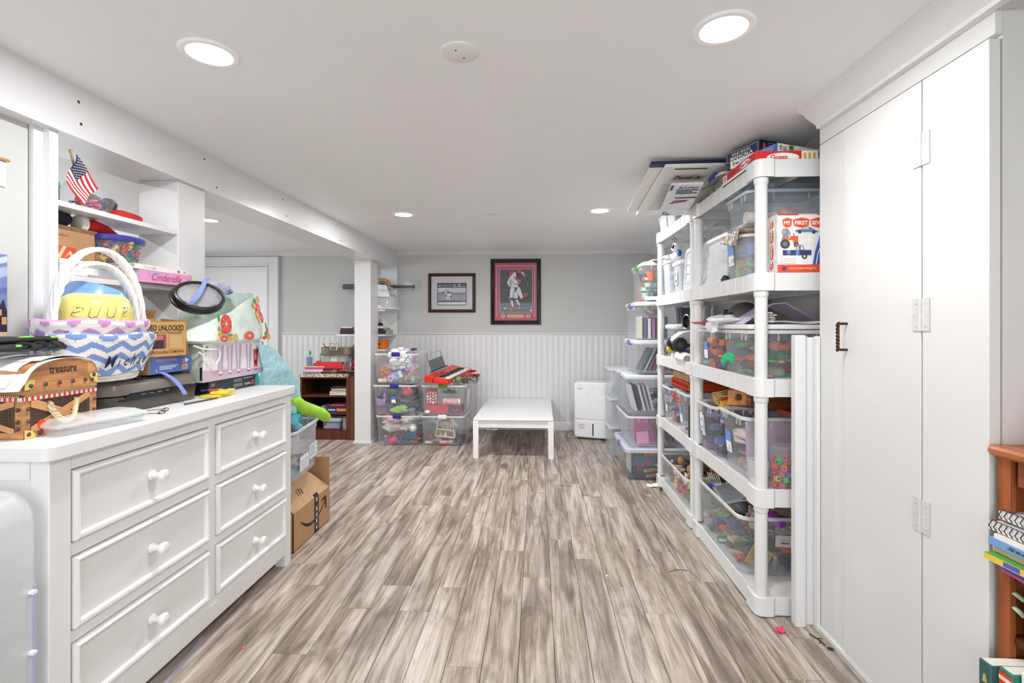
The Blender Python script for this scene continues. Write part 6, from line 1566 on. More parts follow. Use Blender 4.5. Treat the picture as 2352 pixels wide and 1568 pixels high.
for k in range(40):
    a, z = k * 2.4, .05 * k / 40
    r_ = .026 * math.sin(PI * (.15 + .8 * k / 40))
    m.ball((r_ * math.cos(a), r_ * math.sin(a), z), (.006, .006, .0035), 6)
m.build('pine_cone', M('#6a5240', .7), t, (.0, -.10, .03), (R(70), 0, .4))
m = MB().ball((0, 0, .03), .028, 12)
for k in range(40):
    a, b = rg.uniform(0, 6.28), rg.uniform(-1, 1)
    c2 = math.sqrt(1 - b * b)
    m.ball((.028 * c2 * math.cos(a), .028 * c2 * math.sin(a), .03 + .028 * b), .005, 5)
m.build('glitter_ball', M('#7fae68', .6), t, (-.055, -.115, .025))
MB().ball((0, 0, .011), .011, 10).build('pearl', M('#e6e6ea', .2), t, (-.10, -.125, .03))
# ------------------------------------------------------------------ white plastic shelving units
SP = M('#e0e0df', 0.32, 'paint')
SD, SL = .44, .925          # depth along x, length along y
LEV = [.085, .562, 1.05, 1.52, 2.022]
def footprint(off, bulge, n=4):
    """shelf outline with rounded corner blocks standing proud of the recessed edges between them"""
    c = .075; pts = []
    def rec(p, q, nx, ny):
        d = Vector((q[0] - p[0], q[1] - p[1])); L_ = d.length; d.normalize()
        b = .013 if bulge else 0
        return [(p[0] + d.x * s_ - nx * o_, p[1] + d.y * s_ - ny * o_) for s_, o_ in ((0, 0), (.012, b), (L_ - .012, b), (L_, 0))]
    x0, y0, x1, y1 = off, off, SD - off, SL - off
    r = .034 - off * .6
    def arc(cx, cy, a0): return [(cx + r * math.cos(R(a0 + 90 * i / n)), cy + r * math.sin(R(a0 + 90 * i / n))) for i in range(n + 1)]
    pts += arc(x0 + r, y0 + r, 180) + rec((c, y0), (SD - c, y0), 0, -1)
    pts += arc(x1 - r, y0 + r, 270) + rec((x1, c + .03), (x1, SL - c - .03), 1, 0)
    pts += arc(x1 - r, y1 - r, 0) + rec((SD - c, y1), (c, y1), 0, 1)
    pts += arc(x0 + r, y1 - r, 90) + rec((x0, SL - c - .03), (x0, c + .03), -1, 0)
    return pts
def shelf_mesh():
    A, B = footprint(0, True), footprint(.02, False)
    up = lambda P_, z: [(x, y, z) for x, y in P_]
    m = MB().loft([up(B, -.03), up(B, -.078), up(A, -.08), up(A, -.002), up(footprint(.003, True), 0), up(footprint(.018, False), 0), up(B, -.004), up(B, -.014)])
    for i in range(7):      # shallow ribs on the front lip
        y = .17 + i * .095
        m.box(.0115, y - .0015, -.072, .0135, y + .0015, -.006)
    for y in (.3, .62): m.box(.02, y - .006, -.06, SD - .02, y + .006, -.03)
    m.box(SD / 2 - .006, .02, -.06, SD / 2 + .006, SL - .02, -.03)
    for sx, x in ((1, .03), (-1, SD - .03)):
        for y in (.09, .45, .83): m.loft([[(x, y, -.03), (x + sx * .04, y, -.03), (x, y, -.07)], [(x, y + .004, -.03), (x + sx * .04, y + .004, -.03), (x, y + .004, -.07)]])
    return m.mesh('shelf', SP)
def post_mesh(L_):
    return MB().lathe([(.0255, 0), (.0265, .01), (.0265, L_ - .03), (.028, L_ - .028), (.031, L_ - .018), (.031, L_ - .002), (.027, L_)], 18).mesh('post', SP)
shelf_me = shelf_mesh()
post_me = [post_mesh(LEV[i + 1] - .079 - (LEV[i] - .003)) for i in range(4)]
def shelving(label, x, y):
    t = thing('plastic_shelving', label, 'shelving', (x, y, 0))
    for z in LEV:
        o = bpy.data.objects.new('shelf', shelf_me); link(o, t, (0, 0, z))
    for i in range(4):
        for px in (.036, SD - .036):
            for py in (.036, SL - .036):
                o = bpy.data.objects.new('post', post_me[i]); link(o, t, (px, py, LEV[i] - .004))
    return t
U1Y, U2Y, UX = 2.235, 3.172, .965
shelving('white plastic five-tier shelving nearest the closet', UX, U1Y)
t = shelving('white plastic five-tier shelving second from the closet', UX, U2Y)
sticker(t, frame((.010, .10, LEV[3] - .062), (0, -1, 0), (0, 0, 1)), .06, .055)
D = [z - .013 for z in LEV]     # deck heights

# white boards standing at the closet end
t = thing('leaning_panel', 'tall white panel with edge strips standing between shelving and closet', 'panel', (1.272, 2.203, 0))
MB().box(-.15, -.011, 0, .15, .011, 1.235).build('panel', SEMI, t, bevel=.002)
MB().box(-.17, -.03, 0, -.128, .01, 1.245).build('edge_strip', SEMI, t, bevel=.003)
MB().loft([[(x, y, z) for x, y in ((-.128, -.011), (-.112, -.011), (-.128, -.028))] for z in (0, 1.24)]).build('cove_strip', SEMI, t)

def printed_box(name, label, loc, w, d, h, rot, col, cat='board game', group=None):
    return box_thing(name, label, cat, loc, w, d, h, rot, M(col, .4, 'card'), group)
MB().box(-.088, -.042, 0, -.074, -.014, 1.24).build('edge_strip', SEMI, t, bevel=.002)
# ---- unit 1, top shelf: games
T5 = D[4] + .0005
gA = 0
t = printed_box('game_box', 'red guessing game box at the bottom of the game stack on the top shelf', (1.105, 2.458, T5), .27, .40, .05, 0, '#d3272b')
MB().box(-.1355, -.2005, 0, .1355, .2005, .012).build('tray', M('#eceae6', .5), t)
T = face(.27, .40, '-x')
decal(t, 'side_print', T, [('#f3efe8', disc(.29, .03, .062, 24, .017)), ('#3a4a9a', line2([(.29 + .06 * math.cos(i * PI / 12), .03 + .0165 * math.sin(i * PI / 12)) for i in range(25)], .002)), ('#f1efea', rect(.02, .013, .075, .045)), ('#3a3a3a', [rect(.03 + .005 * i, .017, .0325 + .005 * i, .04) for i in range(7)]), ('#b51f24', [rect(.1, .04 - .005 * i, .17, .042 - .005 * i) for i in range(4)])])
text(t, 'Guess Who?', '#d3272b', T, .238, .022, w=.105, h=.017, bold=.03, name='title_print')
T = face(.27, .40, '-y')
decal(t, 'end_print', T, [('#f3efe8', disc(.12, .022, .07, 24, .02)), ('#f0e6d2', rect(.2, .002, .27, .05)), ('#c9a24a', [rect(.21 + .02 * i, .012, .22 + .02 * i, .04) for i in range(3)])])
text(t, 'Guess', '#d3272b', T, .065, .012, w=.075, h=.022, bold=.03, name='title_print')
T = top_face(.27, .40, .05)
decal(t, 'top_print', T, [(c_, rect(.004 + .045 * i, .004, .044 + .045 * i, .06)) for i, c_ in enumerate(('#e6c24a', '#3a5ab0', '#d9d2c6', '#d3272b', '#e6c24a', '#3f8f5a'))])
t = printed_box('game_box', 'white and blue coin counting game box in the middle of the game stack', (1.155, 2.47, T5 + .052), .28, .28, .045, R(23), '#efefec')
MB().box(-.1405, -.1405, 0, .1405, .1405, .006).build('tray', M('#3a4fae', .5), t)
T = face(.28, .28, '-x')
decal(t, 'side_print', T, [('#e9e9e8', rect(0, .006, .17, .045)), ('#4660b8', rect(.17, 0, .28, .045)), ('#a8a8aa', [rect(.06, .036 - .005 * i, .15, .038 - .005 * i) for i in range(5)]), ('#5a9a5a', disc(.022, .03, .008, 8)), ('#c98a4a', disc(.02, .022, .006, 8)), ('#4a5a9a', rect(.032, .022, .055, .03)), ('#c9d2f0', [rect(.18, .037 - .006 * i, .265 - .01 * (i % 2), .039 - .006 * i) for i in range(4)])])
T = face(.28, .28, '-y')
decal(t, 'end_print', T, [('#5a9a5a', disc(.018, .03, .008, 8)), ('#c98a4a', disc(.017, .02, .007, 8)), ('#8a5aa0', rect(.03, .016, .055, .022)), ('#6a6a6c', rect(.03, .026, .052, .03)), ('#7aa83a', rect(.068, .004, .096, .042)), ('#6f6f70', rect(.232, .004, .2328, .042))])
text(t, 'MONEY', '#2d4a1c', T, .07, .025, w=.024, h=.013, bold=.03, name='title_print')
text(t, 'BAGS', '#2d4a1c', T, .072, .008, w=.02, h=.013, bold=.03, name='title_print')
text(t, 'A Coin Counting Game', '#4a4a4c', T, .102, .016, w=.095, h=.011, name='title_print')
text(t, '2-4', '#3a3a3c', T, .205, .026, w=.02, h=.01, name='title_print')
text(t, '7+', '#3a3a3c', T, .238, .012, w=.024, h=.018, name='title_print')
t = printed_box('game_box', 'navy wooden game box topmost of the game stack on the shelving', (1.115, 2.55, T5 + .099), .22, .22, .058, R(22), '#26335c')
T = face(.22, .22, '-x')
decal(t, 'side_print', T, [('#cfc39a', line2([(.01, .006), (.21, .006), (.21, .052), (.01, .052), (.01, .006)], .0022))])
text(t, 'SOLID WOOD', '#ece6d2', T, .045, .031, w=.12, h=.013, bold=.02, name='title_print')
text(t, 'MANCALA', '#ece6d2', T, .035, .011, w=.145, h=.017, bold=.03, name='title_print')
T = face(.22, .22, '-y')
decal(t, 'end_print', T, [('#12131c', rect(0, 0, .22, .058)), ('#c94a5a', rect(.02, .01, .035, .045)), ('#8a9ac9', [rect(.05, .015 + .01 * i, .1, .018 + .01 * i) for i in range(4)])])
# pads stuck out over the top
def pad(name, label, A_, ux, uy, w, d, th, mat, cat='paper pad'):
    ux, uy = Vector(ux).normalized(), Vector(uy).normalized()
    n_ = ux.cross(uy)
    t = thing(name, label, cat)
    mm = Matrix((ux, uy, n_)).transposed().to_4x4(); mm.translation = Vector(A_)
    t.matrix_world = mm
    MB().box(0, 0, 0, w, d, th).build('pages', mat, t, bevel=.002)
    return t
t = pad('easel_pad', 'white easel pad with printed cover jutting out tilted from the top shelf', (.69, 2.70, 2.135), (1, -.06, .045), (-.12, .62, -.135), .40, .62, .018, M('#e9e8e5', .6, 'card'))
T = frame((0, 0, 0), (1, 0, 0), (0, -1, 0))    # the underside, read from below
U = lambda pl: pl
decal(t, 'slot_print', T, [('#4a2f28', [(.06, -.032), (.235, -.032), (.24, -.026), (.235, -.02), (.06, -.02), (.055, -.026)])], lift=.001)
decal(t, 'logo_print', T, [('#cdb9a0', [(.06, -.15), (.25, -.155), (.27, -.105), (.22, -.098), (.2, -.085), (.17, -.098), (.07, -.09), (.085, -.12)]), ('#c9c58a', [(.17, -.12), (.21, -.12), (.2, -.085)]), ('#a9aaac', sum([[rect(.05, -.2 - .022 * i, .30 - .03 * (i % 3), -.196 - .022 * i)] for i in range(16)], [])), ('#8a8b8e', [rect(.3, -.10, .39, -.094), rect(.3, -.115, .385, -.109), rect(.3, -.13, .39, -.124)])], lift=.001)
text(t, 'Post-it', '#3f4358', T, .085, -.14, w=.155, h=.04, shear=.2, bold=.03, name='logo_print', lift=.002)
text(t, 'Easel Pad', '#77787c', T, .29, -.085, w=.095, h=.02, name='logo_print', lift=.002)
t = pad('easel_pad', 'second large pad with navy binding lying over the printed easel pad', (.62, 2.71, 2.156), (1, -.06, .045), (-.10, .62, -.135), .44, .60, .008, M('#ebe9e6', .6, 'card'))
MB().box(-.004, -.004, -.004, .444, .035, .0125).build('binding', M('#222a48', .5), t)
t = pad('poster_pack', 'white plastic wrapped poster pack under the easel pad', (.74, 2.77, 2.055), (1, -.3, .03), (-.07, .45, -.085), .17, .42, .016, M('#eceef4', .25, 'film', amt=.9))
T = frame((0, 0, 0), (1, 0, 0), (0, -1, 0))
decal(t, 'pack_print', T, [('#2c3560', rect(.0, -.06, .015, -.0)), ('#3c3f4a', [rect(.04, -.07 - .02 * i, .16 - .03 * (i % 2), -.058 - .02 * i) for i in range(3)]), ('#8a2f3a', [(.03, -.24), (.12, -.22), (.13, -.19), (.05, -.2)]), ('#2b2b33', [rect(.05, -.17, .17, -.155)]), ('#2c3560', line2([(.02, -.40), (.06, -.40), (.02, -.36), (.02, -.40)], .006))], lift=.002)
text(t, 'RAPID', '#3a3d48', T, .05, -.045, w=.1, h=.022, bold=.02, name='pack_lettering', lift=.003)
# bins under the pads
t = tote('storage_bin', 'clear bin with purple latch under a folded olive film bag on the top shelf', (1.075, 2.79, T5), .21, .24, .09, 0, .94, CLEAR, latch='#3a3a9a', ribs=False, rcor=.03)
jumble((1.075, 2.79, T5 + .006), 0, .16, .18, .075, 3, 3, 1, ['cup', 'cloth', 'ball', 'star'], ['#e8803a', '#2f9f7a', '#d8b45a', '#7fc9b0'], 'orange or green toy in the bin below the olive film bag', 'toys in the purple latch bin on the top shelf', seed=51)
OL = M('#8d8a72', .2, 'film', amt=.7)
solo('film_bag', MB().loft([rrect(.16, .18, .05, 0, 5), rrect(.17, .19, .06, .02, 5), rrect(.10, .13, .04, .045, 5), rrect(.03, .05, .01, .05, 3)]), OL, 'olive tinted film bag folded over the purple latch bin', 'film bag', (1.09, 2.78, T5 + .14 - .003), .2) if False else None
solo('film_bag', lump(.085, .10, .012, 61, 20, .35), OL, 'olive tinted film bag folded over the purple latch bin', 'film bag', (1.0, 2.80, T5 + .072), (0, R(-35), 0))
t = thing('cracker_jar', 'clear jar of animal crackers with dark film over its top on the top shelf', 'jar', (1.03, 2.99, T5))
MB().lathe([(.0005, 0), (.042, 0), (.046, .01), (.046, .1), (.03, .118), (.028, .118), (.043, .098), (.043, .012), (.0005, .004)], 22).build('bottle', GLASS, t)
MB().lathe([(.032, .112), (.034, .116), (.034, .13), (.0005, .132)], 22).build('lid', M('#2a2724', .4), t)
rj = random.Random(9)
for i in range(22):
    a, q = rj.uniform(0, 6.28), rj.uniform(.01, .033)
    solo('animal_cracker', MB().prism([(-.012, -.008), (.012, -.009), (.015, .0), (.008, .009), (-.01, .008)], 0, .006), M(rj.choice(['#d2a862', '#c69650', '#dcb878', '#3f7f74']), .7), 'animal cracker in the clear jar on the top shelf', 'cracker', (1.03 + q * math.cos(a), 2.99 + q * math.sin(a), T5 + .006 + .0042 * i), (rj.uniform(-.6, .6), rj.uniform(-.6, .6), rj.uniform(0, 6)), 'crackers in the jar')
solo('film_bag', lump(.07, .075, .02, 63, 20, .4), M('#6d6a58', .2, 'film', amt=.8), 'dark olive film bag draped between cracker jar and poster pack', 'film bag', (1.15, 2.98, T5 + .02))
# ---- unit 1, fourth shelf
Z4 = D[3]
t = thing('sewing_kit_box', 'white and orange sewing kit box at the near end of the fourth shelf', 'craft box', (1.203, 2.312, Z4 + .014))
w, d, h = .276, .115, .258
MB().box(-w / 2, -d / 2, 0, w / 2, d / 2, h).build('carton', M('#efece8', .45, 'card'), t, bevel=.001)
T = face(w, d, '-y')
it = [('#e2522c', rect(0, 0, w, .034)), ('#c9302a', rect(0, .252, .09, .258)), ('#f0c9a8', rect(.09, .252, .17, .258)), ('#3f8a4a', rect(.17, .252, w, .258))]
for x0, x1, s_ in ((.02, .062, .004), (.066, .137, .007), (.141, .215, -.004)):
    it += [('#e2522c', [(x0, .232), (x0 + .004, .205), ((x0 + x1) / 2, .196), (x1 - .003, .205), (x1, .234), ((x0 + x1) / 2, .242)])]
# elephant on a tractor
it += [('#8f8c92', disc(.034, .178, .017, 16)), ('#8f8c92', [(.02, .15), (.05, .15), (.046, .17), (.024, .17)]), ('#a9a6ac', disc(.028, .18, .009, 12)), ('#8f8c92', line2([(.048, .18), (.054, .172), (.052, .162)], .005)),
       ('#e2602c', [(.018, .142), (.085, .142), (.085, .158), (.055, .16), (.05, .148), (.018, .152)]), ('#e2602c', rect(.066, .13, .088, .16)), ('#4a4648', disc(.032, .125, .021, 18)), ('#7a7678', disc(.032, .125, .011, 12)), ('#4a4648', disc(.08, .122, .011, 14)), ('#e2602c', disc(.08, .122, .005, 8)), ('#2b2b2b', line2([(.07, .16), (.07, .172)], .003)),
       ('#5f83ae', [(.075, .186), (.1, .19), (.115, .2), (.14, .2), (.155, .19), (.175, .18), (.17, .176), (.08, .178)]), ('#e8c79a', [(.105, .19), (.115, .198), (.13, .198), (.138, .19)]), ('#3a4a5a', [disc(.095, .178, .008, 12), disc(.155, .177, .008, 12)]),
       ('#2f4374', rect(.022, .075, .145, .098)), ('#6f8fc4', [rect(.04, .075, .055, .098), rect(.078, .075, .093, .098)]), ('#6f8fc4', [(.078, .098), (.08, .118), (.09, .122), (.108, .12), (.116, .098)]), ('#efece8', [(.083, .1), (.085, .114), (.105, .114), (.11, .1)]), ('#d9562c', rect(.09, .1, .1, .114)), ('#3a3a44', [disc(.045, .072, .01, 14), disc(.115, .07, .012, 14)]), ('#e8c79a', [disc(.045, .072, .005, 8), disc(.115, .07, .006, 8)]),
       ('#f4f1ee', rect(.018, .04, .075, .074)), ('#d98a7a', line2([(.018, .04), (.075, .04), (.075, .074), (.018, .074), (.018, .04)], .001)), ('#c9a9a2', [rect(.024, .047 + .006 * i, .068, .049 + .006 * i) for i in range(3)]),
       ('#3f5fae', [(.15, .034), (.16, .09), (.175, .14), (.19, .21), (.21, .23), (.21, .034)]), ('#efece8', line2([(.165, .034), (.172, .08), (.19, .13), (.2, .19)], .004)), ('#efece8', line2([(.182, .034), (.186, .07), (.2, .11), (.21, .15)], .003)), ('#e2522c', [(.195, .13), (.21, .12), (.21, .14)])]
rd = random.Random(2)
it += [('#6a686c', [disc(rd.uniform(.01, .15), rd.uniform(.05, .2), .0011, 6) for _ in range(34)]), ('#3a3fa0', disc(.027, .017, .009, 14))]
decal(t, 'front_print', T, it)
for s_, x0, w_ in (('MY', .027, .028), ('FIRST', .074, .056), ('SEWING', .146, .085)): text(t, s_, '#f7f3ef', T, x0, .209, w=w_, h=.018, bold=.03, name='title_print', lift=.002)
text(t, '8 FUN & EASY PROJECTS', '#f7f3ef', T, .05, .012, w=.115, h=.009, name='title_print', lift=.002)
text(t, '7+', '#f2f2f6', T, .021, .012, w=.012, h=.009, name='title_print', lift=.002)
T = face(w, d, '-x')
T2 = T @ Matrix.Translation((.075, .25, 0)) @ Matrix.Rotation(-PI / 2, 4, 'Z')
it = []
for x0, x1 in ((.012, .05), (.056, .115), (.12, .19), (.195, .235)):
    it += [('#e2522c', [(x0, -.004), (x0 + .008, -.03), (x1 - .006, -.03), (x1, -.014), (x1 - .006, .0), ((x0 + x1) / 2, .004)])]
decal(t, 'spine_print', T2, [(c_, [(x, y) for x, y in p]) for c_, p in it])
for s_, x0, w_ in (('MY', .018, .024), ('FIRST', .062, .046), ('SEWING', .126, .056), ('KIT', .2, .028)): text(t, s_, '#f7f3ef', T2, x0, -.023, w=w_, h=.017, bold=.03, name='title_print', lift=.002)
decal(t, 'side_text', T2, [('#b9aaa4', [rect(.01, .02, .15, .0225), rect(.03, -.048, .2, -.0455)])])
t = tote('storage_bin', 'clear bin with price sticker and colourful tubes below a bag on the fourth shelf', (1.09, 2.545, Z4), .22, .28, .215, R(-3), .85, M('#eceef2', .25, 'frost', amt=.15), ribs=False)
sticker(t, frame((-.104, .055, .08), (0, -1, 0), (-.075, 0, 1)), .075, .10, '#6f9ee0', '057')
jumble((1.09, 2.545, Z4 + .006), 0, .17, .22, .17, 2, 3, 3, ['tube', 'cup', 'star', 'ring'], ['#7f8fd0', '#4fbf5a', '#7f8fd0', '#9ac96a', '#c94a4a', '#d8cf7a'], 'blue or green toy in the 057 bin on the fourth shelf', 'toys in the 057 bin', seed=52)
solo('brown_bag', MB().loft([rrect(.20, .26, .05, 0, 5), rrect(.225, .285, .06, .012, 5), rrect(.22, .28, .06, .024, 5), rrect(.17, .22, .05, .033, 5)]), M('#8d7a5e', .2, 'film', amt=.92), 'brown shiny film bag folded flat on the 057 bin', 'film bag', (1.09, 2.545, Z4 + .218), R(-3))
solo('bag_flap', MB().sheet(lambda u, v: (-.118 - .004 * math.sin(v * 20) - .012 * u, .13 - .27 * v, .02 - u * (.035 + .05 * v)), 6, 24), M('#7d7058', .2, 'film', amt=.9), 'loose brown film flap hanging down the side of the 057 bin', 'film bag', (1.09, 2.545, Z4 + .222), R(-3), solid=.002)
t = tote('storage_bin', 'large clear bin stacked highest on the fourth shelf behind the sewing kit', (1.19, 2.53, Z4 + .255), .40, .30, .163, 0, .9, M('#e4e8ee', .22, 'frost', amt=.13), rim='#e6e8ea', ribs=True)
MB().box(-.19, -.14, .165, .19, .14, .173).build('blue_sheet', M('#5c83a8', .5), t)
t = thing('orange_comb_toy', 'orange toy keyboard with ribs lying in the highest clear bin', 'toy', (1.22, 2.45, Z4 + .275), (R(18), R(16), R(14)))
MB().box(-.075, -.02, 0, .075, .02, .045).build('case', M('#cf8a62', .5), t, bevel=.004)
m = MB()
for i in range(9): m.box(-.07 + .016 * i, -.0225, .008, -.062 + .016 * i, -.02, .038)
m.build('rib', M('#e6c2a4', .5), t)
solo('white_roll', MB().tube([(-.07, 0, .03), (.07, 0, .03)], .03, 14), M('#e6dcd4', .6), 'white paper roll lying in the highest clear bin', 'roll', (1.08, 2.46, Z4 + .268))
solo('brown_pouch', lump(.07, .05, .035, 71, 14, .25), M('#8a8078', .7, 'fabric'), 'grey brown pouch in the highest clear bin', 'pouch', (1.27, 2.56, Z4 + .268))
def stand_lid(label, y0, y1, z, h, x, tilt):
    t = thing('bin_lid', label, 'lid', (x, (y0 + y1) / 2, z), (0, tilt, 0))
    L_ = y1 - y0
    yz = lambda ins, r_: [(0, a, b + h / 2) for a, b, _ in rrect(L_ - 2 * ins, h - 2 * ins, r_, 0, 5)]
    sh = lambda ring, dx: [(dx, b, c_) for _, b, c_ in ring]
    MB().loft([sh(yz(0, .05), .012), sh(yz(0, .05), .0), sh(yz(.012, .045), -.004), sh(yz(.02, .04), -.004), sh(yz(.028, .035), .004), sh(yz(.028, .035), .009)]).build('panel', MILK, t)
    m = MB()
    for q in (.25, .45, .65): m.box(-.003, -L_ / 2 + .012, h * q, .003, -L_ / 2 + .08, h * q + .004).box(-.003, L_ / 2 - .08, h * q, .003, L_ / 2 - .012, h * q + .004)
    m.bar((0, L_ / 2 - .03, h - .03), (0, L_ / 2 - .1, h - .08), .006, .005).bar((0, L_ / 2 - .03, .03), (0, L_ / 2 - .1, .08), .006, .005)
    m.build('rib', MILK, t)
    return t
stand_lid('large milky bin lid standing on edge on the fourth shelf near the closet', 2.70, 3.13, Z4, .285, 1.005, R(4))
stand_lid('smaller milky bin lid standing on edge on the fourth shelf of the farther unit', 3.24, 3.52, Z4, .30, 1.02, R(3))
t = tote('storage_bin', 'pale clear bin behind the standing lid on the fourth shelf', (1.25, 2.89, Z4), .26, .34, .33, 0, .9, FROST, ribs=False)
solo('black_ball', MB().ball((0, 0, .022), .022, 12), M('#2a2a2c', .4), 'small black ball beside the 057 bin on the fourth shelf', 'ball', (.995, 2.70 - .02, Z4))
# ---- unit 1, third shelf
Z3 = D[2]
OT = ['#e8764a', '#4fc98a', '#8f9a80', '#6f7f6a', '#7f8fc9', '#f09a7a', '#5fbf5a', '#e06a3a']
t = tote('storage_bin', 'clear bin of green and orange toys at the near end of the third shelf', (1.18, 2.49, Z3), .42, .37, .225, 0, .93, M('#e6eaee', .2, 'clear', amt=.07))
jumble((1.20, 2.51, Z3 + .006), 0, .34, .29, .19, 4, 4, 3, ['track', 'star', 'tube', 'brick', 'cloth'], OT, 'green or orange toy in the near bin of the third shelf', 'toys in the near third-shelf bin', seed=53, skip=.1)
solo('green_track', MB().prism([(.09 * math.cos(R(30 + 10 * i)), .09 * math.sin(R(30 + 10 * i))) for i in range(13)] + [(.055 * math.cos(R(150 - 10 * i)), .055 * math.sin(R(150 - 10 * i))) for i in range(13)], 0, .05), M('#3fc489', .35), 'bright green curved toy track in the near bin of the third shelf', 'toy', (.99, 2.585, Z3 + .012), (R(10), R(75), R(0))) if False else None
def curve_track(label, col, loc, rot, r0, r1, a0, a1, th):
    n_ = 12
    a = [R(a0 + (a1 - a0) * i / n_) for i in range(n_ + 1)]
    m = MB().prism([(r1 * math.cos(q), r1 * math.sin(q)) for q in a] + [(r0 * math.cos(q), r0 * math.sin(q)) for q in a[::-1]], 0, th)
    for q in a[1:-1]:
        m.box(r0 + .004, -.002, th, r1 - .004, .002, th + .003, T=rotz(q))
    return solo('toy_track', m, M(col, .4), label, 'toy', loc, rot)
curve_track('bright green curved toy track against the side of the near third-shelf bin', '#3fc489', (.985, 2.58, Z3 - .005), (R(90), 0, R(-88)), .075, .115, 60, 145, .012)
curve_track('coral curved toy track in front in the near third-shelf bin', '#ee8060', (1.30, 2.318, Z3 + .02), (R(90), 0, 0), .06, .1, 30, 130, .012)
gm = MB()
for i in range(8):
    gm.box(-.085 + .022 * i, -.006, .0, -.069 + .022 * i, -.003, .075)
    gm.tube([(-.082 + .022 * i, -.006, .078), (-.086 + .022 * i, -.01, .092), (-.07 + .022 * i, -.01, .092), (-.072 + .022 * i, -.006, .078)], .0022, 5)
gm.box(-.09, -.003, 0, .09, .003, .075)
solo('grey_green_grid', gm, M('#7d8a78', .45), 'grey green ribbed plastic panel in front in the near third-shelf bin', 'toy', (1.27, 2.318, Z3 + .075), (R(-6), R(14), 0))
solo('wavy_band', MB().tube([(-.06 + .012 * i, .0, .012 + .012 * math.sin(i * 1.6)) for i in range(11)], .004, 6), M('#e6e4de', .4), 'white wavy plastic band in front in the near third-shelf bin', 'toy', (1.22, 2.312, Z3 + .035), (0, R(12), 0))
t = tote('storage_bin', 'clear bin with blue sticker behind the near bin on the third shelf', (1.16, 2.90, Z3), .38, .33, .225, 0, .92, M('#e6eaee', .2, 'clear', amt=.07))
sticker(t, frame((-.178, .06, .06), (0, -1, 0), (-.05, 0, 1)), .06, .095, '#6f9ee0')
jumble((1.16, 2.90, Z3 + .006), 0, .31, .26, .19, 4, 3, 3, ['track', 'brick', 'ring', 'cloth'], ['#e8803a', '#f09a6a', '#3fb07a', '#2f3a5a', '#d84a3a', '#c9d2da'], 'orange toy in the second bin of the third shelf', 'toys in the second third-shelf bin', seed=54)
t = thing('white_board', 'flat white lid lying across both bins on the third shelf', 'lid', (1.175, 2.66, Z3 + .232))
MB().loft([rrect(.415, .69, .02, 0, 3), rrect(.42, .695, .02, .006, 3), rrect(.42, .695, .02, .018, 3), rrect(.40, .675, .02, .022, 3)]).build('board', M('#ecebe8', .4), t)
ZB = Z3 + .255
solo('red_tray', MB().lathe([(.0005, 0), (.09, 0), (.115, .012), (.112, .014), (.088, .004), (.0005, .004)], 30), M('#c9262f', .35), 'red round plate poking out at the far end of the white lid', 'plate', (1.0, 2.90, ZB))
solo('plastic_bag', lump(.085, .12, .022, 81, 26, .45), M('#f4f5f8', .1, 'film', amt=.75), 'clear crinkled plastic bag hanging over the lid edge on the third shelf', 'plastic bag', (1.0, 2.70, ZB - .002), (0, R(-6), 0))
solo('plastic_bag', MB().sheet(lambda u, v: (-.02 - .012 * math.sin(v * 14) * u - .01 * u, .09 - .18 * v, .01 - .06 * u * math.sin(PI * v) ** .7), 8, 16), M('#f4f5f8', .1, 'film', amt=.7), 'clear plastic flap drooping in front of the lid on the third shelf', 'plastic bag', (.958, 2.68, ZB), 0, solid=.0012)
t = thing('lilac_envelope', 'lilac plastic envelope propped open like a tent on the white lid', 'envelope', (1.17, 2.50, ZB))
MB().loft([[(-.17, -.05, .001), (-.17, .14, .001), (-.17, .14, .004), (-.17, -.05, .004)], [(-.04, -.06, .095), (-.04, .12, .085), (-.04, .12, .089), (-.04, -.06, .099)], [(.02, -.06, .10), (.02, .12, .09), (.02, .12, .094), (.02, -.06, .104)], [(.2, -.03, .002), (.2, .12, .002), (.2, .12, .006), (.2, -.03, .006)]]).build('cover', M('#cfc2dd', .35), t)
solo('string_tangle', MB().tube([(.05 * math.cos(i * .9) * (1 - i / 90), .045 * math.sin(i * 1.15), .02 + .012 * math.sin(i * .7) + .0004 * i) for i in range(60)], .0042, 6), M('#ece6df', .6), 'tangled cream cords heaped under the lilac envelope', 'string', (1.10, 2.46, ZB + .004))
solo('white_papers', MB().sheet(lambda u, v: (.0 + .26 * u, -.09 + .17 * v, .008 + .006 * math.sin(u * 7 + v * 3)), 12, 8), M('#efe9ee', .6, 'card'), 'crumpled white paper sheets under the lilac envelope', 'paper', (1.06, 2.40, ZB), 0, solid=.0015)
t = thing('grey_helmet', 'dark grey helmet like shell at the back of the third shelf', 'helmet', (1.22, 2.985, ZB))
MB().ball((0, 0, .0), (.11, .16, .13), 22).build('shell', M('#6c6a68', .4), t)
for q in t.children:
    me = q.data
    for v in me.vertices: v.co.z = max(v.co.z, 0)
MB().box(-.105, -.05, .055, -.085, .05, .068).build('slot', M('#33312f', .5), t, bevel=.004)
MB().box(-.06, .13, .0, .0, .165, .09).build('edge', M('#1d1d1e', .5), t, bevel=.003)
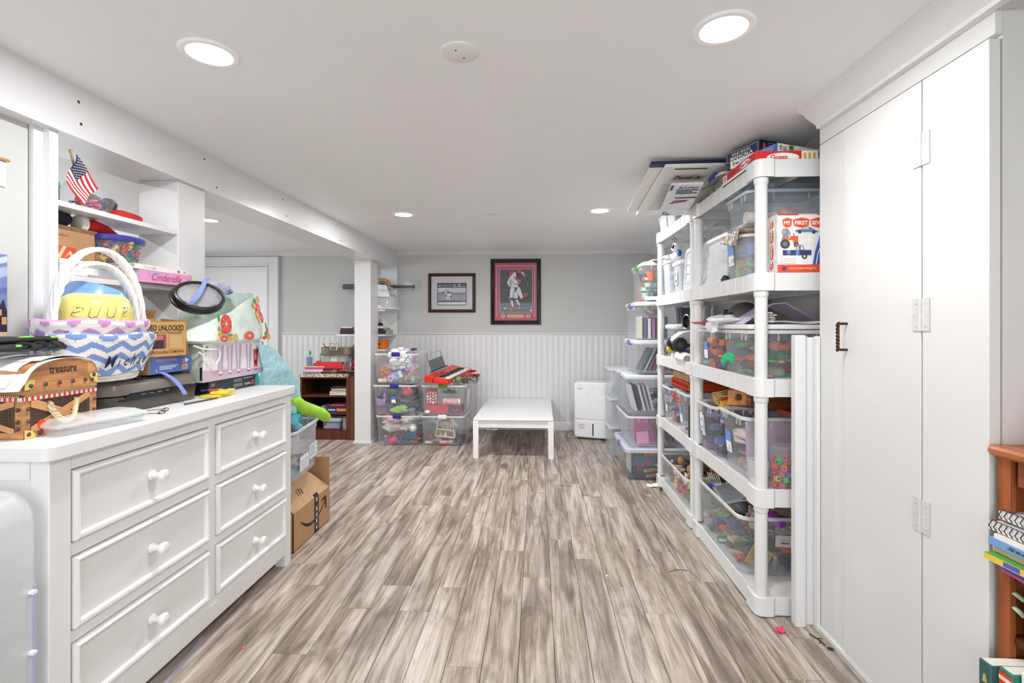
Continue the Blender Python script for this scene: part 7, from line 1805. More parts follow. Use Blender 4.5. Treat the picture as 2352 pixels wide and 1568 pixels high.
# ---- unit 1, second shelf
Z2 = D[1]
t = tote('storage_bin', 'clear bin with wooden box on top at the near end of the second shelf', (1.19, 2.555, Z2), .43, .33, .30, 0, .86, M('#e4e8ee', .2, 'clear', amt=.07))
sticker(t, frame((-.193, .10, .085), (0, -1, 0), (-.10, 0, 1)), .07, .11, '#6f9ee0', '12')
jumble((1.19, 2.56, Z2 + .008), 0, .30, .24, .13, 3, 3, 2, ['cloth', 'box', 'ring'], ['#ece6e2', '#d8cdbf', '#c9a9b9', '#e6b9a9', '#c94a5a', '#a9a9b0'], 'pale craft thing in the near bin of the second shelf', 'craft things in the near second-shelf bin', seed=55)
solo('lilac_board', MB().box(-.19, -.004, 0, .19, .004, .26), M('#cbb6c9', .6), 'lilac card standing along the front wall of the near second-shelf bin', 'card', (1.20, 2.44, Z2 + .012), (R(-4), 0, 0))
t = thing('spindle_tub', 'round white tub with peach rim and purple cord in the near second-shelf bin', 'tub', (1.09, 2.57, Z2 + .15))
MB().lathe([(.0005, 0), (.085, 0), (.09, .03), (.09, .05), (.0005, .055)], 24).build('tub_body', M('#e9e0d8', .4), t)
MB().tube([(.09 * math.cos(R(150 + 6 * i)), .09 * math.sin(R(150 + 6 * i)), .045 - .002 * i) for i in range(14)], .004, 6).build('cord', M('#8f4fb0', .4), t)
MB().lathe([(.091, .024), (.094, .028), (.094, .036), (.091, .04)], 24, loop=True).build('rim', M('#eab9a0', .4), t)
t = thing('wooden_box', 'brown wooden box with brass latch lying slanted on the near second-shelf bin', 'wooden box', (1.16, 2.585, Z2 + .312), (R(-9), R(9), R(12)))
MB().box(-.15, -.09, 0, .15, .09, .075).build('box_body', M('#8a5128', .35, 'wood', amt=(4, 30, 30)), t, bevel=.003)
MB().box(-.151, -.0905, .036, .151, .0905, .038).build('lid_seam', M('#3a2010', .5), t)
MB().box(-.151, -.06, .0, -.12, .091, .0755).build('corner_block', M('#c27a3a', .35, 'wood', amt=(4, 30, 30)), t)
MB().box(-.157, -.02, .026, -.15, .02, .05).ball((-.157, 0, .03), (.008, .012, .008), 8).ball((-.157, 0, .05), (.007, .016, .007), 8).build('latch', M('#6b5a34', .35, 'metal'), t)
stk = book('red_edged_book', 'red covered notebook lying at the right of the wooden box', (1.30, 2.47, Z2 + .303), .2, .15, .02, .1, '#b8262a', '#d8cba6')
solo('lilac_folder', MB().box(-.12, -.003, 0, .12, .003, .1), M('#b094aa', .6), 'mauve folder standing behind the wooden box', 'folder', (1.26, 2.69, Z2 + .312), (0, R(8), .1))
t = tote('storage_bin', 'clear bin with white and blue labels second on the second shelf', (1.15, 2.94, Z2), .36, .30, .285, 0, .88, M('#e4e8ee', .2, 'clear', amt=.07))
sticker(t, frame((-.163, .07, .09), (0, -1, 0), (-.07, 0, 1)), .05, .12, '#f3f5f7')
decal(t, 'barcode_label', frame((-.167, .105, .085), (0, -1, 0), (-.07, 0, 1)), [('#6f9ee0', rect(0, 0, .022, .1)), ('#f3f4f6', rect(.03, .03, .075, .14)), ('#d0262c', disc(.052, .095, .009, 10)), ('#3a3a3c', [rect(.04 + .005 * i, .04, .0425 + .005 * i, .06) for i in range(5)]), ('#2a2a2c', line2([(.0, .135), (.04, .142), (.072, .125)], .003))], lift=.002)
jumble((1.15, 2.94, Z2 + .008), 0, .28, .23, .24, 4, 3, 4, ['tube', 'brick', 'figure', 'cloth', 'ring'], ['#3f5f8a', '#5f74b0', '#4f4f5a', '#7f5f8a', '#c94a4a', '#4f8a7a', '#2f3f5a', '#d8803a'], 'dark blue or grey toy in the second bin of the second shelf', 'toys in the second second-shelf bin', seed=56)
t = thing('yellow_game_box', 'yellow and red illustrated game box on the second bin of the second shelf', 'board game', (1.14, 2.90, Z2 + .292), (0, R(-12), R(-10)))
MB().box(-.1, -.14, 0, .1, .14, .06).build('carton', M('#dcb54a', .45, 'card'), t, bevel=.001)
T = top_face(.2, .28, .06)
decal(t, 'top_print', T, [('#c22f2c', rect(.0, .0, .2, .05)), ('#e3c468', rect(0, .05, .2, .28)), ('#7a4a2a', [disc(.06, .13, .03, 12), disc(.13, .18, .035, 12)]), ('#3f7a4a', [disc(.1, .1, .02, 10), disc(.06, .2, .025, 10)]), ('#4a6fa8', disc(.14, .11, .022, 10)), ('#1f1f22', disc(.08, .025, .03, 12, .012))])
T = face(.2, .28, '-x')
decal(t, 'side_print', T, [('#b8862e', line2([(0, 0), (.14, .03), (.28, 0)], .002)), ('#b8862e', line2([(.14, .03), (.14, .06)], .002)), ('#c22f2c', rect(0, .052, .28, .06)), ('#7a4a2a', disc(.2, .035, .018, 10)), ('#3f7a4a', disc(.23, .04, .014, 10))])
T = face(.2, .28, '-y')
decal(t, 'side_print', T, [('#8a4a2a', [disc(.05, .03, .018, 10), disc(.1, .032, .02, 10), disc(.15, .028, .018, 10)]), ('#3f7a4a', [disc(.075, .02, .012, 8), disc(.125, .022, .012, 8)]), ('#4a6fa8', disc(.12, .042, .01, 8)), ('#c22f2c', rect(0, .05, .2, .06))])
t = thing('cube_jar', 'clear glass jar of coloured snap cubes at the near edge of the second shelf', 'jar', (1.115, 2.308, Z2))
MB().lathe([(.0005, 0), (.055, 0), (.061, .008), (.062, .145), (.05, .168), (.049, .172), (.054, .176), (.054, .184), (.049, .188), (.049, .196), (.046, .196), (.046, .168), (.058, .143), (.057, .01), (.0005, .005)], 30).build('bottle', GLASS, t)
rj = random.Random(19)
ccol = ['#2fb04a', '#e0472a', '#2f6fc4', '#c42f6a', '#d8b83a', '#e0472a', '#6a5ab0', '#2fb04a', '#a82f4a', '#e2622a']
for k in range(5):
    for i in range(7):
        a = 2 * PI * (i + .4 * k) / 6 if i < 6 else 0
        q = .036 if i < 6 else 0
        cc_ = ccol[(i * 3 + k * 2 + rj.randint(0, 3)) % 10]
        solo('snap_cube', toy('cube', .031, rj), [M(cc_, .4), M('#3a2020', .6)], ('bottom', 'second', 'middle', 'fourth', 'top')[k] + ' layer ' + colour_word(cc_) + ' snap cube in the jar on the second shelf', 'snap cube', (1.115 + q * math.cos(a), 2.308 + q * math.sin(a), Z2 + .007 + k * .0275), (rj.uniform(-.3, .3), rj.uniform(-.3, .3), rj.uniform(0, 6)), 'snap cubes in the jar')
t = thing('clear_scoop', 'clear plastic display holder with folded paper on the second shelf beside the jar', 'holder', (1.015, 2.335, Z2))
MB().loft([rrect(.06, .08, .01, 0), rrect(.07, .09, .012, .12), rrect(.066, .086, .012, .12), rrect(.055, .075, .01, .003)]).build('tub', M('#f0f3f6', .12, 'clear', amt=.22), t)
MB().box(-.02, -.03, .004, .02, .03, .03).build('paper', M('#efece8', .7), t)
solo('paper_stack', MB().box(-.04, -.05, 0, .04, .05, .035).box(-.038, -.048, .035, .042, .05, .05), M('#ebebef', .7, 'card'), 'small stack of white paper pads on the second shelf', 'paper pad', (1.01, 2.455, Z2) if False else (1.02, 2.42 - .02, Z2), .05) if False else None
solo('carton_slab', MB().box(-.05, -.02, 0, .05, .02, .13), M('#9a6a48', .7, 'card'), 'brown carton edge behind the jar of cubes', 'carton', (1.22, 2.365, Z2), bevel=.002)
solo('red_marker_box', MB().box(-.012, -.02, 0, .012, .02, .08), M('#d63a28', .4), 'red slim box between post and cube jar', 'box', (1.042, 2.295, Z2) if False else (1.16, 2.362, Z2), bevel=.002)
# ---- unit 1, bottom shelf
Z1 = D[0]
t = tote('storage_bin', 'big clear open bin of mixed toys on the bottom shelf nearest the closet', (1.185, 2.755, Z1), .42, .64, .29, 0, .93, M('#eaedf0', .22, 'frost', amt=.09), ribs=False, rcor=.06)
MX = ['#d8562c', '#c9b48a', '#5f5a54', '#2b2b2e', '#4a8a4a', '#8a6a4a', '#c43a2c', '#a9a59a', '#5f4a8a', '#e8e4dc', '#3f4f7a', '#9a8f80']
jumble((1.185, 2.755, Z1 + .006), 0, .34, .55, .21, 5, 7, 3, ['car', 'brick', 'tube', 'figure', 'star', 'box', 'track', 'ring'], MX, 'mixed small toy in the big bottom-shelf bin', 'toys in the big bottom-shelf bin', seed=57, skip=.08)
ZR = Z1 + .222
t = thing('instruction_sheet', 'grey printed instruction sheet lying on top of the big bottom bin', 'paper', (1.10, 2.885, ZR + .045), (R(3), R(-14), R(-6)))
MB().box(-.075, -.15, 0, .075, .15, .003).build('sheet', M('#c2c9cf', .6, 'card'), t)
T = top_face(.15, .30, .003)
decal(t, 'print', T, [('#6a7078', [rect(.015, .03 + .0125 * i, .13 - .01 * (i % 3), .034 + .0125 * i) for i in range(20)]), ('#e6e9ec', [rect(.02, .25, .06, .28), rect(.08, .25, .12, .28)]), ('#9a3a3a', rect(.1, .01, .14, .022))])
solo('red_tray', MB().loft([rrect(.12, .30, .03, 0), rrect(.14, .32, .035, .03), rrect(.132, .312, .033, .03), rrect(.112, .29, .03, .004)]), M('#d32a22', .35), 'red plastic tray upside down on the big bottom bin', 'tray', (1.25, 2.72, ZR + .06), (R(-4), R(-12), R(-4)))
solo('grey_dome', MB().ball((0, 0, .028), (.034, .034, .028), 16), M('#5a5c60', .2), 'dark grey plastic dome at the near side of the big bottom bin', 'toy', (1.055, 2.62, ZR + .02))
t = thing('beige_connector', 'beige plastic arm piece lying in the big bottom bin', 'toy', (1.08, 2.50, ZR + .02), (R(8), R(-8), R(-30)))
MB().loft([rrect(.05, .13, .015, 0), rrect(.055, .135, .015, .02), rrect(.045, .12, .012, .028)]).build('body', M('#b3ada0', .45), t)
MB().lathe([(.006, .0285), (.01, .029), (.01, .031), (.006, .031)], 12, loop=True).build('socket', M('#5a564e', .5), t)
t = thing('purple_brick', 'purple toy brick with holes near the post in the big bottom bin', 'toy', (1.155, 2.49, ZR + .035), (R(10), R(-6), R(20)))
MB().box(-.02, -.06, 0, .02, .06, .03).build('body', M('#9a3fb8', .35), t, bevel=.002)
MB().lathe([(.0005, .001), (.006, .001), (.006, 0)], 8, T=tr(-.02, -.02, .015) @ Matrix.Rotation(-PI / 2, 4, 'Y')).lathe([(.0005, .001), (.006, .001), (.006, 0)], 8, T=tr(-.02, .02, .015) @ Matrix.Rotation(-PI / 2, 4, 'Y')).build('hole', M('#4a1c5a', .5), t)
t = thing('black_toy_mask', 'black toy piece with cream spikes at the far end of the big bottom bin', 'toy', (1.10, 3.05, ZR + .045))
MB().ball((.02, 0, .03), (.05, .045, .035), 12).build('body', M('#232325', .5), t)
m = MB()
for i in range(6): m.bar((-.05 + .006 * i, .03 - .02 * i, .02), (-.06 + .005 * i, .04 - .022 * i, .05 + .004 * i), .006, .004)
m.build('spike', M('#d8d2b8', .5), t)
solo('blue_toy', toy('brick', .05, random.Random(1)), [M('#5a6fd0', .4)], 'blue toy brick at the far left of the big bottom bin', 'toy', (1.02, 3.0, ZR + .025), .4)
t = thing('wooden_disc_frame', 'square tan frame with round hole against the front of the big bottom bin', 'toy', (1.075, 2.462, Z1 + .09), (R(2), R(28), 0))
ring_o = [(-.05, 0, -.05), (.05, 0, -.05), (.05, 0, .05), (-.05, 0, .05)]
n_ = 24
outer = []
for i in range(n_):
    a = 2 * PI * i / n_ + PI / 4
    s_ = 1 / max(abs(math.cos(a)), abs(math.sin(a)))
    outer.append((.05 * s_ * math.cos(a), .05 * s_ * math.sin(a)))
inner = [(.026 * math.cos(2 * PI * i / n_ + PI / 4), .026 * math.sin(2 * PI * i / n_ + PI / 4)) for i in range(n_)]
MB().loft([[(x, -.004, z) for x, z in outer], [(x, .004, z) for x, z in outer], [(x, .004, z) for x, z in inner], [(x, -.004, z) for x, z in inner]], loop=True).build('frame', M('#b3925e', .5), t)
solo('grey_pipe_toy', MB().tube([(-.07, 0, .0), (.02, 0, .035), (.09, 0, .05)], [.016, .014, .012], 12).lathe([(.012, -.004), (.022, -.004), (.022, .006), (.012, .006)], 16, loop=True, T=tr(-.07, -.012, .0) @ Matrix.Rotation(PI / 2, 4, 'X')), M('#a8a295', .45), 'grey beige pipe toy against the front of the big bottom bin', 'toy', (1.235, 2.478, Z1 + .185), (0, R(32), 0))
t = thing('white_card', 'white printed card against the front of the big bottom bin behind the post', 'card', (1.195, 2.468, Z1 + .14), (0, R(2), 0))
MB().box(-.04, -.0015, 0, .04, .0015, .055).build('card', M('#ece9e6', .6), t)
decal(t, 'print', frame((-.04, -.0015, 0), (1, 0, 0), (0, 0, 1)), [('#2a2a2c', rect(.025, .015, .065, .022)), ('#a9a6a4', rect(.025, .03, .065, .033))])
solo('orange_block', MB().box(-.07, -.02, 0, .07, .02, .035), M('#d85a2c', .4), 'orange toy beam against the front of the big bottom bin', 'toy', (1.27, 2.50, Z1 + .10), (0, R(4), 0), bevel=.003)
# ---- unit 2
t = tote('storage_bin', 'clear open bin of figurines on the bottom shelf of the farther unit', (1.18, 3.64, Z1), .40, .70, .20, 0, .93, M('#eaedf0', .22, 'frost', amt=.09), ribs=True)
jumble((1.18, 3.64, Z1 + .006), 0, .33, .60, .16, 4, 7, 2, ['figure', 'ball', 'bear', 'cup', 'cloth'], ['#d8cdb8', '#4f9f5a', '#c94a5a', '#e2d24a', '#8a5a3a', '#efe6d8', '#2b2b2e', '#5a8f9a', '#d89a7a'], 'small figurine in the far bottom-shelf bin', 'figurines in the far bottom-shelf bin', seed=58)
jumble((1.18, 3.58, Z1 + .172), 0, .30, .46, .1, 3, 4, 1, ['bear', 'cloth', 'ball', 'figure'], ['#3a2a20', '#a87a4a', '#e2cf5a', '#efe9de', '#4a3a30', '#b98a5a'], 'soft toy heaped on top of the far bottom-shelf bin', 'soft toys heaped on the far bottom bin', seed=59, fill=.8)
t = tote('storage_bin', 'clear bin with orange tubes, farther of two on the second shelf of the far unit', (1.15, 3.83, Z2), .34, .30, .27, 0, .88, M('#e4e8ee', .2, 'clear', amt=.07))
jumble((1.15, 3.83, Z2 + .008), 0, .26, .22, .22, 3, 3, 3, ['tube', 'cup', 'figure'], ['#d84a2a', '#5a3f8a', '#3f3a6a', '#e2622a', '#c9c2ba'], 'orange or purple tube in the far second-shelf bin', 'tubes in the far second-shelf bin', seed=60)
sticker(t, frame((-.152, .06, .08), (0, -1, 0), (-.07, 0, 1)), .05, .1, '#7fa6e0')
t = tote('storage_bin', 'clear bin with blue sticker, nearer of two on the second shelf of the far unit', (1.16, 3.43, Z2), .36, .30, .28, 0, .88, M('#e4e8ee', .2, 'clear', amt=.07))
sticker(t, frame((-.162, .07, .07), (0, -1, 0), (-.07, 0, 1)), .05, .11, '#6f9ee0')
jumble((1.16, 3.43, Z2 + .008), 0, .28, .22, .22, 3, 3, 3, ['brick', 'ring', 'cloth', 'tube'], ['#2f7f74', '#e06a4a', '#7a4f9a', '#c94a6a', '#3f8f8a', '#8a5a4a'], 'teal or coral toy in the near second-shelf bin of the far unit', 'toys in the near bin of the far unit', seed=61)
solo('black_tray_edge', MB().box(-.12, -.006, 0, .12, .006, .22), M('#1f2024', .4), 'black flat case standing beside the nearer bin of the far unit', 'case', (1.10, 3.262, Z2), bevel=.004)
t = thing('orange_crate', 'orange lattice crate lying on the bins of the far unit second shelf', 'crate', (1.15, 3.60, Z2 + .285))
m = MB().box(-.13, -.22, 0, .13, .22, .006).box(-.13, -.22, 0, -.125, .22, .012).box(-.13, -.22, .05, -.125, .22, .06).box(.125, -.22, 0, .13, .22, .06).box(-.13, -.22, 0, .13, -.215, .06).box(-.13, .215, 0, .13, .22, .06)
for i in range(8):
    y0 = -.22 + .055 * i
    m.bar((-.1275, y0, .006), (-.1275, y0 + .055, .055), .005, .005, up=(1, 0, 0)).bar((-.1275, y0 + .055, .006), (-.1275, y0, .055), .005, .005, up=(1, 0, 0))
m.build('lattice', M('#d8481c', .45), t)
solo('wooden_tray', MB().box(-.12, -.20, 0, .12, .20, .055), M('#b88a58', .5, 'wood', amt=(4, 30, 30)), 'tan wooden box lying on the orange crate', 'wooden box', (1.15, 3.61, Z2 + .346), bevel=.003)
# third shelf of the far unit
t = tote('storage_bin', 'clear bin with thick white lid on the third shelf of the far unit', (1.20, 3.875, Z3), .36, .31, .235, 0, .94, M('#dfe4ea', .2, 'clear', amt=.07), lid='#eef1f5', ribs=False)
jumble((1.20, 3.875, Z3 + .008), 0, .29, .25, .2, 3, 3, 3, ['brick', 'cloth', 'tube', 'star'], ['#2f6a4a', '#7a3f4a', '#5f74c9', '#3fae4a', '#2a3a3a', '#c9a9c9', '#31453c'], 'dark green or lilac toy in the white-lidded bin of the far unit', 'toys in the white-lidded bin', seed=62)
for i, c_ in enumerate(('#4a4d52', '#6a6e74', '#3a3d42', '#8a8e94', '#55585e')):
    solo('disc_case', MB().box(-.07, -.006, 0, .07, .006, .12), M(c_, .4), ('grey', 'pale grey', 'black', 'silver', 'dark grey')[i] + ' disc case standing on the white-lidded bin', 'disc case', (1.16, 3.80 + .03 * i, Z3 + .262), (R(-12), 0, 0), group='disc cases on the white-lidded bin')
solo('white_carton', MB().box(-.08, -.06, 0, .08, .06, .1), M('#dfe0e2', .5), 'white carton beside the disc cases on the white-lidded bin', 'box', (1.2, 4.0, Z3 + .262), bevel=.002)
t = thing('lens_speaker', 'black cylinder with silver rim at the near end of the far unit third shelf', 'speaker', (1.02, 3.30, Z3 + .27), (R(90), 0, R(-72)))
MB().lathe([(.0005, -.05), (.044, -.05), (.046, -.04), (.046, .04), (.048, .05)] + [(.04, .052), (.036, .03), (.0005, .028)], 26).build('barrel', M('#1e2025', .35), t)
MB().lathe([(.041, .048), (.049, .048), (.05, .053), (.045, .057), (.04, .052)], 26, loop=True).build('rim', M('#8f9398', .3, 'metal'), t)
t = thing('toy_truck', 'white toy truck with big black wheels at the front of the far unit third shelf', 'toy truck', (1.085, 3.635, Z3 + .10), (R(2), R(-6), R(2)))
MB().loft([rrect(.2, .10, .02, .02), rrect(.22, .11, .02, .05), rrect(.2, .10, .02, .075), rrect(.13, .09, .02, .105, 4, .02)]).build('body', M('#d4d2ce', .35), t, bevel=.002)
for x in (-.075, .075):
    for y in (-.065, .065):
        m = MB().lathe([(.02, -.02), (.045, -.02), (.052, -.012), (.052, .012), (.045, .02), (.02, .02)], 24, loop=True, T=tr(x, y, .02) @ Matrix.Rotation(PI / 2, 4, 'X'))
        m.build('tyre', M('#202124', .6), t)
        MB().lathe([(.0005, -.016), (.02, -.016), (.022, 0), (.02, .016), (.0005, .016)], 16, T=tr(x, y, .02) @ Matrix.Rotation(PI / 2, 4, 'X')).build('hub', M('#4c4d52', .35), t)
solo('yellow_disc_toy', MB().lathe([(.0005, -.015), (.03, -.015), (.034, 0), (.03, .015), (.0005, .015)], 20), M('#d9b92c', .4), 'yellow disc shaped toy under the toy truck', 'toy', (.985, 3.70, Z3 + .075), (R(90), 0, R(16)))
t = thing('white_tray', 'white curved plastic tray leaning out on the far unit third shelf', 'tray', (1.03, 3.56, Z3 + .004), (0, R(-4), 0))
MB().loft([[(-.055 + .10 * (1 - math.cos(PI * j / 8)) * .5, -.20 + .4 * 0, .0 + .045 * math.sin(PI * j / 8)) for j in range(9)], [(-.03 + .10 * (1 - math.cos(PI * j / 8)) * .5, .2, .0 + .07 * math.sin(PI * j / 8)) for j in range(9)]], a=True, b=True).build('tray', M('#e3e3e6', .35), t)
t = thing('paper_tube', 'white paper tube lying at the front of the far unit third shelf', 'tube', (.985, 3.42, Z3 + .0255))
MB().loft([[(r_ * math.cos(2 * PI * i / 20), y, r_ * math.sin(2 * PI * i / 20)) for i in range(20)] for r_, y in ((.025, -.11), (.025, .11), (.0225, .11), (.0225, -.11))], loop=True).build('tube_wall', M('#e6e4e2', .6), t)
solo('teal_box', MB().box(-.03, -.018, 0, .03, .018, .13).box(-.0305, -.0185, .02, .031, .019, .09, 1), [M('#2f8f8a', .4), M('#e6eceb', .5)], 'teal and white slim box by the post of the far unit third shelf', 'box', (1.035, 3.266, Z3), bevel=.001)
# fourth shelf of the far unit
t = tote('storage_bin', 'narrow pale clear bin farther back on the fourth shelf of the far unit', (1.12, 3.86, Z4), .28, .20, .26, 0, .88, M('#e9edf2', .25, 'frost', amt=.35), ribs=False, rcor=.03)
jumble((1.12, 3.86, Z4 + .008), 0, .2, .14, .2, 2, 1, 3, ['cloth', 'tube'], ['#e9c9dc', '#f0eef2', '#d8d2e2'], 'pale pink thing in the narrow bin of the far unit', 'pale things in the narrow bin', seed=63)
t = tote('storage_bin', 'narrow pale clear bin with white lid edge beside the standing lid of the far unit', (1.14, 3.63, Z4), .28, .20, .22, 0, .9, M('#e9edf2', .25, 'frost', amt=.35), lid='#f4f5f7', ribs=False, rcor=.03)
decal(t, 'label_print', frame((-.131, .05, .07), (0, -1, 0), (-.04, 0, 1)), [('#eef0f4', rect(0, 0, .07, .1)), ('#3f55a0', [rect(.01, .06, .03, .09), rect(.012, .015, .035, .035)]), ('#e2b84a', rect(.035, .06, .055, .085)), ('#2a2a33', rect(.04, .015, .055, .035))], lift=.002)
t = thing('toy_robot', 'white toy robot with blue antennae peeking from the far unit fourth shelf', 'toy robot', (1.05, 3.80, Z4 + .265))
MB().ball((0, 0, .03), (.04, .045, .035), 14).ball((-.01, -.02, .095), (.034, .036, .036), 14).build('body', M('#eceef2', .3), t)
MB().ball((-.035, -.035, .1), (.012, .02, .018), 10).build('visor', M('#22252e', .2), t)
MB().tube([(-.01, -.02, .128), (-.02, -.02, .15), (-.04, -.01, .165)], .003, 6).tube([(0, -.02, .128), (-.01, -.03, .155), (-.03, -.045, .172)], .003, 6).build('antenna', M('#3f6fc0', .4), t)
MB().ball((.01, -.05, .05), (.02, .015, .025), 8).build('blue_pad', M('#2f55b0', .4), t)
solo('clear_wrap', lump(.05, .05, .03, 91, 18, .45), M('#f2f2f5', .12, 'film', amt=.55), 'crumpled clear wrap on the narrow bin of the far unit', 'plastic wrap', (1.04, 3.95, Z4 + .265))
# top shelf of the far unit
t = tote('storage_bin', 'small white bin with purple latch on the top shelf of the far unit', (1.06, 3.66, T5), .20, .22, .14, 0, .85, M('#eef1f4', .3, 'frost', amt=.45), latch='#4a48a0', ribs=True, rcor=.02)
jumble((1.06, 3.66, T5 + .006), 0, .14, .15, .12, 2, 2, 2, ['cloth', 'tube'], ['#eef0f4', '#d6dde8', '#c9cfda'], 'pale thing in the small purple-latch bin', 'pale things in the small purple-latch bin', seed=64)
t = tote('storage_bin', 'small open white bin at the far end of the top shelf', (1.06, 3.93, T5), .18, .2, .12, 0, .85, M('#f0f2f4', .3, 'frost', amt=.55), ribs=True, rcor=.02)
t = thing('clear_bottle', 'clear bottle of dark liquid standing on the top shelf of the far unit', 'bottle', (1.02, 3.45, T5))
MB().lathe([(.0005, 0), (.026, 0), (.028, .006), (.028, .1), (.012, .125), (.012, .14), (.0005, .14)], 18).build('bottle_body', GLASS, t)
MB().lathe([(.0005, .004), (.024, .004), (.024, .06), (.0005, .06)], 16).build('liquid', M('#3a3440', .2), t)
t = box_thing('white_label_box', 'pale lilac box with magenta strip on the top shelf of the far unit', 'box', (1.06, 3.29, T5), .16, .14, .12, R(6), M('#d8d4e2', .5, 'card'))
decal(t, 'strip_print', face(.16, .14, '-x'), [('#c0508a', [(.02, .07), (.12, .05), (.122, .062), (.02, .085)]), ('#8a86a0', rect(.03, .02, .1, .026))])
# ------------------------------------------------------------------ stack of bins beyond the shelving
def rstack(name, lab, x0, x1, y0, y1, z, h, **k):
    return tote(name, lab, ((x0 + x1) / 2, (y0 + y1) / 2, z), x1 - x0, y1 - y0, h, 0, **k)
BX = M('#e3e8ee', .2, 'clear', amt=.07)
t = rstack('storage_bin', 'clear lidded bin with Christmas picture book at the floor beyond the shelving', .735, 1.26, 4.135, 4.80, 0, .245, taper=.9, mat=BX, lid='#dde2ee', latch='#5a62c0', latch_on='x')
t = thing('picture_book', 'Christmas picture book upside down against the front of the floor bin', 'book', (1.0, 4.195, .012), (R(-3), 0, 0))
w, h = .40, .215
MB().box(-w / 2, -.006, 0, w / 2, .006, h).build('cover', M('#2b3a58', .5), t)
T = frame((-w / 2, -.006, 0), (1, 0, 0), (0, 0, 1))
it = [('#4a6482', rect(.0, .1, w, h)), ('#2f5a3a', [(0, .16), (.08, .18), (.2, .2), (.4, .19), (.4, h), (0, h)]), ('#1f3a2a', [disc(.04 + .05 * i, .195 + .008 * (i % 2), .02, 8) for i in range(8)]), ('#d8502a', [(.07, .185), (.36, .17), (.36, .185), (.12, .195)]), ('#e0622c', rect(.14, .187, .25, .195)), ('#6f86a0', [line2([(.0, .02 + .03 * i), (.12, .09 + .03 * i)], .002)[0] for i in range(4)])]
it += [('#c9402a', line2([(.06 + .03 * math.cos(.5 * i) * (1 - i / 30), .09 + .03 * math.sin(.5 * i) * (1 - i / 30)) for i in range(22)], .006)), ('#d8502a', line2([(.13 + .028 * math.cos(.5 * i) * (1 - i / 30), .12 + .028 * math.sin(.5 * i) * (1 - i / 30)) for i in range(22)], .006)), ('#d8c25a', [(.18, .11), (.24, .14), (.28, .135), (.24, .11), (.2, .09)]), ('#b83a2a', [(.2, .09), (.26, .1), (.3, .08), (.27, .05), (.22, .06)]), ('#e8d8c8', disc(.25, .075, .014, 12)), ('#4a3058', disc(.27, .15, .025, 12)), ('#c9a86a', [(.09, .045), (.2, .055), (.34, .045), (.34, .068), (.2, .08), (.09, .07)]), ('#c9a86a', [(.11, .005), (.2, .014), (.3, .005), (.3, .028), (.2, .037), (.11, .028)])]
decal(t, 'cover_print', T, it)
Tu = T @ tr(.215, .072, 0) @ Matrix.Rotation(PI, 4, 'Z')
text(t, 'CHRISTMAS', '#a8402a', Tu, -.11, .0, w=.21, h=.02, bold=.02, name='title_print', lift=.006)
Tu = T @ tr(.205, .031, 0) @ Matrix.Rotation(PI, 4, 'Z')
text(t, '12 SLEIGHS', '#a8402a', Tu, -.08, .0, w=.16, h=.018, bold=.02, name='title_print', lift=.006)
rk = random.Random(71)
for i in range(9):
    solo('picture_book', MB().box(-.006, -.10, 0, .006, .10, .2 + .01 * (i % 3)), M(rk.choice(['#2f3a4a', '#a83040', '#d8d2c4', '#3f5a4a', '#c9b48a', '#5a4a6a']), .5), 'thin picture book standing in the floor bin behind the Christmas book', 'book', (.81 + .045 * i, 4.42, .012), group='books in the floor bin', bevel=.001)
t = rstack('storage_bin', 'clear bin of pink folders and books under the latched bin beyond the shelving', .755, 1.28, 4.17, 4.80, .268, .255, taper=.86, mat=M('#f0e6ee', .22, 'clear', amt=.14), rim='#fafafa')
solo('pink_folder', MB().box(-.12, -.01, 0, .12, .01, .2), M('#c44a9a', .5), 'magenta folder standing in the bin of pink folders', 'folder', (.96, 4.33, .282), (R(-8), 0, .1), bevel=.002)
solo('pink_sheet', MB().box(-.05, -.004, 0, .05, .004, .10), M('#e29ac4', .5), 'light pink card in front in the bin of pink folders', 'card', (.90, 4.26, .282), (R(-6), R(-4), 0))
solo('orange_note', MB().box(-.03, -.03, 0, .03, .03, .006), M('#e0562c', .5), 'orange note lying in the bin of pink folders', 'note', (.93, 4.24, .282)) if False else None
for i, c_ in enumerate(('#5f6a48', '#7f8a5a', '#c9c2b0', '#4a5a6a', '#b83a3a', '#3f6a5a')):
    solo('magazine', MB().box(-.004, -.10, 0, .004, .10, .2), M(c_, .5), ('olive', 'moss green', 'cream', 'slate', 'red', 'teal')[i] + ' magazine leaning in the bin of pink folders', 'magazine', (1.04 + .026 * i, 4.33, .284), (0, R(-24), 0), group='magazines in the pink bin')
t = rstack('storage_bin', 'clear bin with grey latches and paper pads beyond the shelving', .75, 1.28, 4.20, 4.83, .545, .30, taper=.94, mat=BX, lid='#eef1f4', latch='#9a9ea6', latch_on='x')
for i, c_ in enumerate(('#e9e9ea', '#2f3138', '#ececec', '#b9bcc4', '#dfe2e6')):
    solo('paper_pad', MB().box(-.009, -.10, 0, .009, .10, .22), M(c_, .6), ('white pad with dark edge', 'black binder', 'thick white pad', 'grey pad', 'pale pad')[i] + ' leaning in the grey-latched bin', 'paper pad', (.845 + .035 * i, 4.36, .56), (0, R(-14), 0), group='pads in the grey-latched bin', bevel=.001)
jumble((1.12, 4.42, .557), 0, .22, .3, .2, 3, 3, 3, ['box', 'ring', 'tube', 'cloth'], ['#5a5f68', '#9aa0a8', '#b83a3a', '#3a3f48', '#d8dce0', '#4a6aa8'], 'grey oddment in the grey-latched bin', 'oddments in the grey-latched bin', seed=72)
sticker(t, frame((.02, -.312, .12), (1, 0, -.3), (.3, 0, 1)), .09, .1, '#4f78c4', '12')
t = thing('storage_tower', 'clear plastic storage drawers standing behind the bins beyond the shelving', 'storage tower', (.82, 5.08, 0))
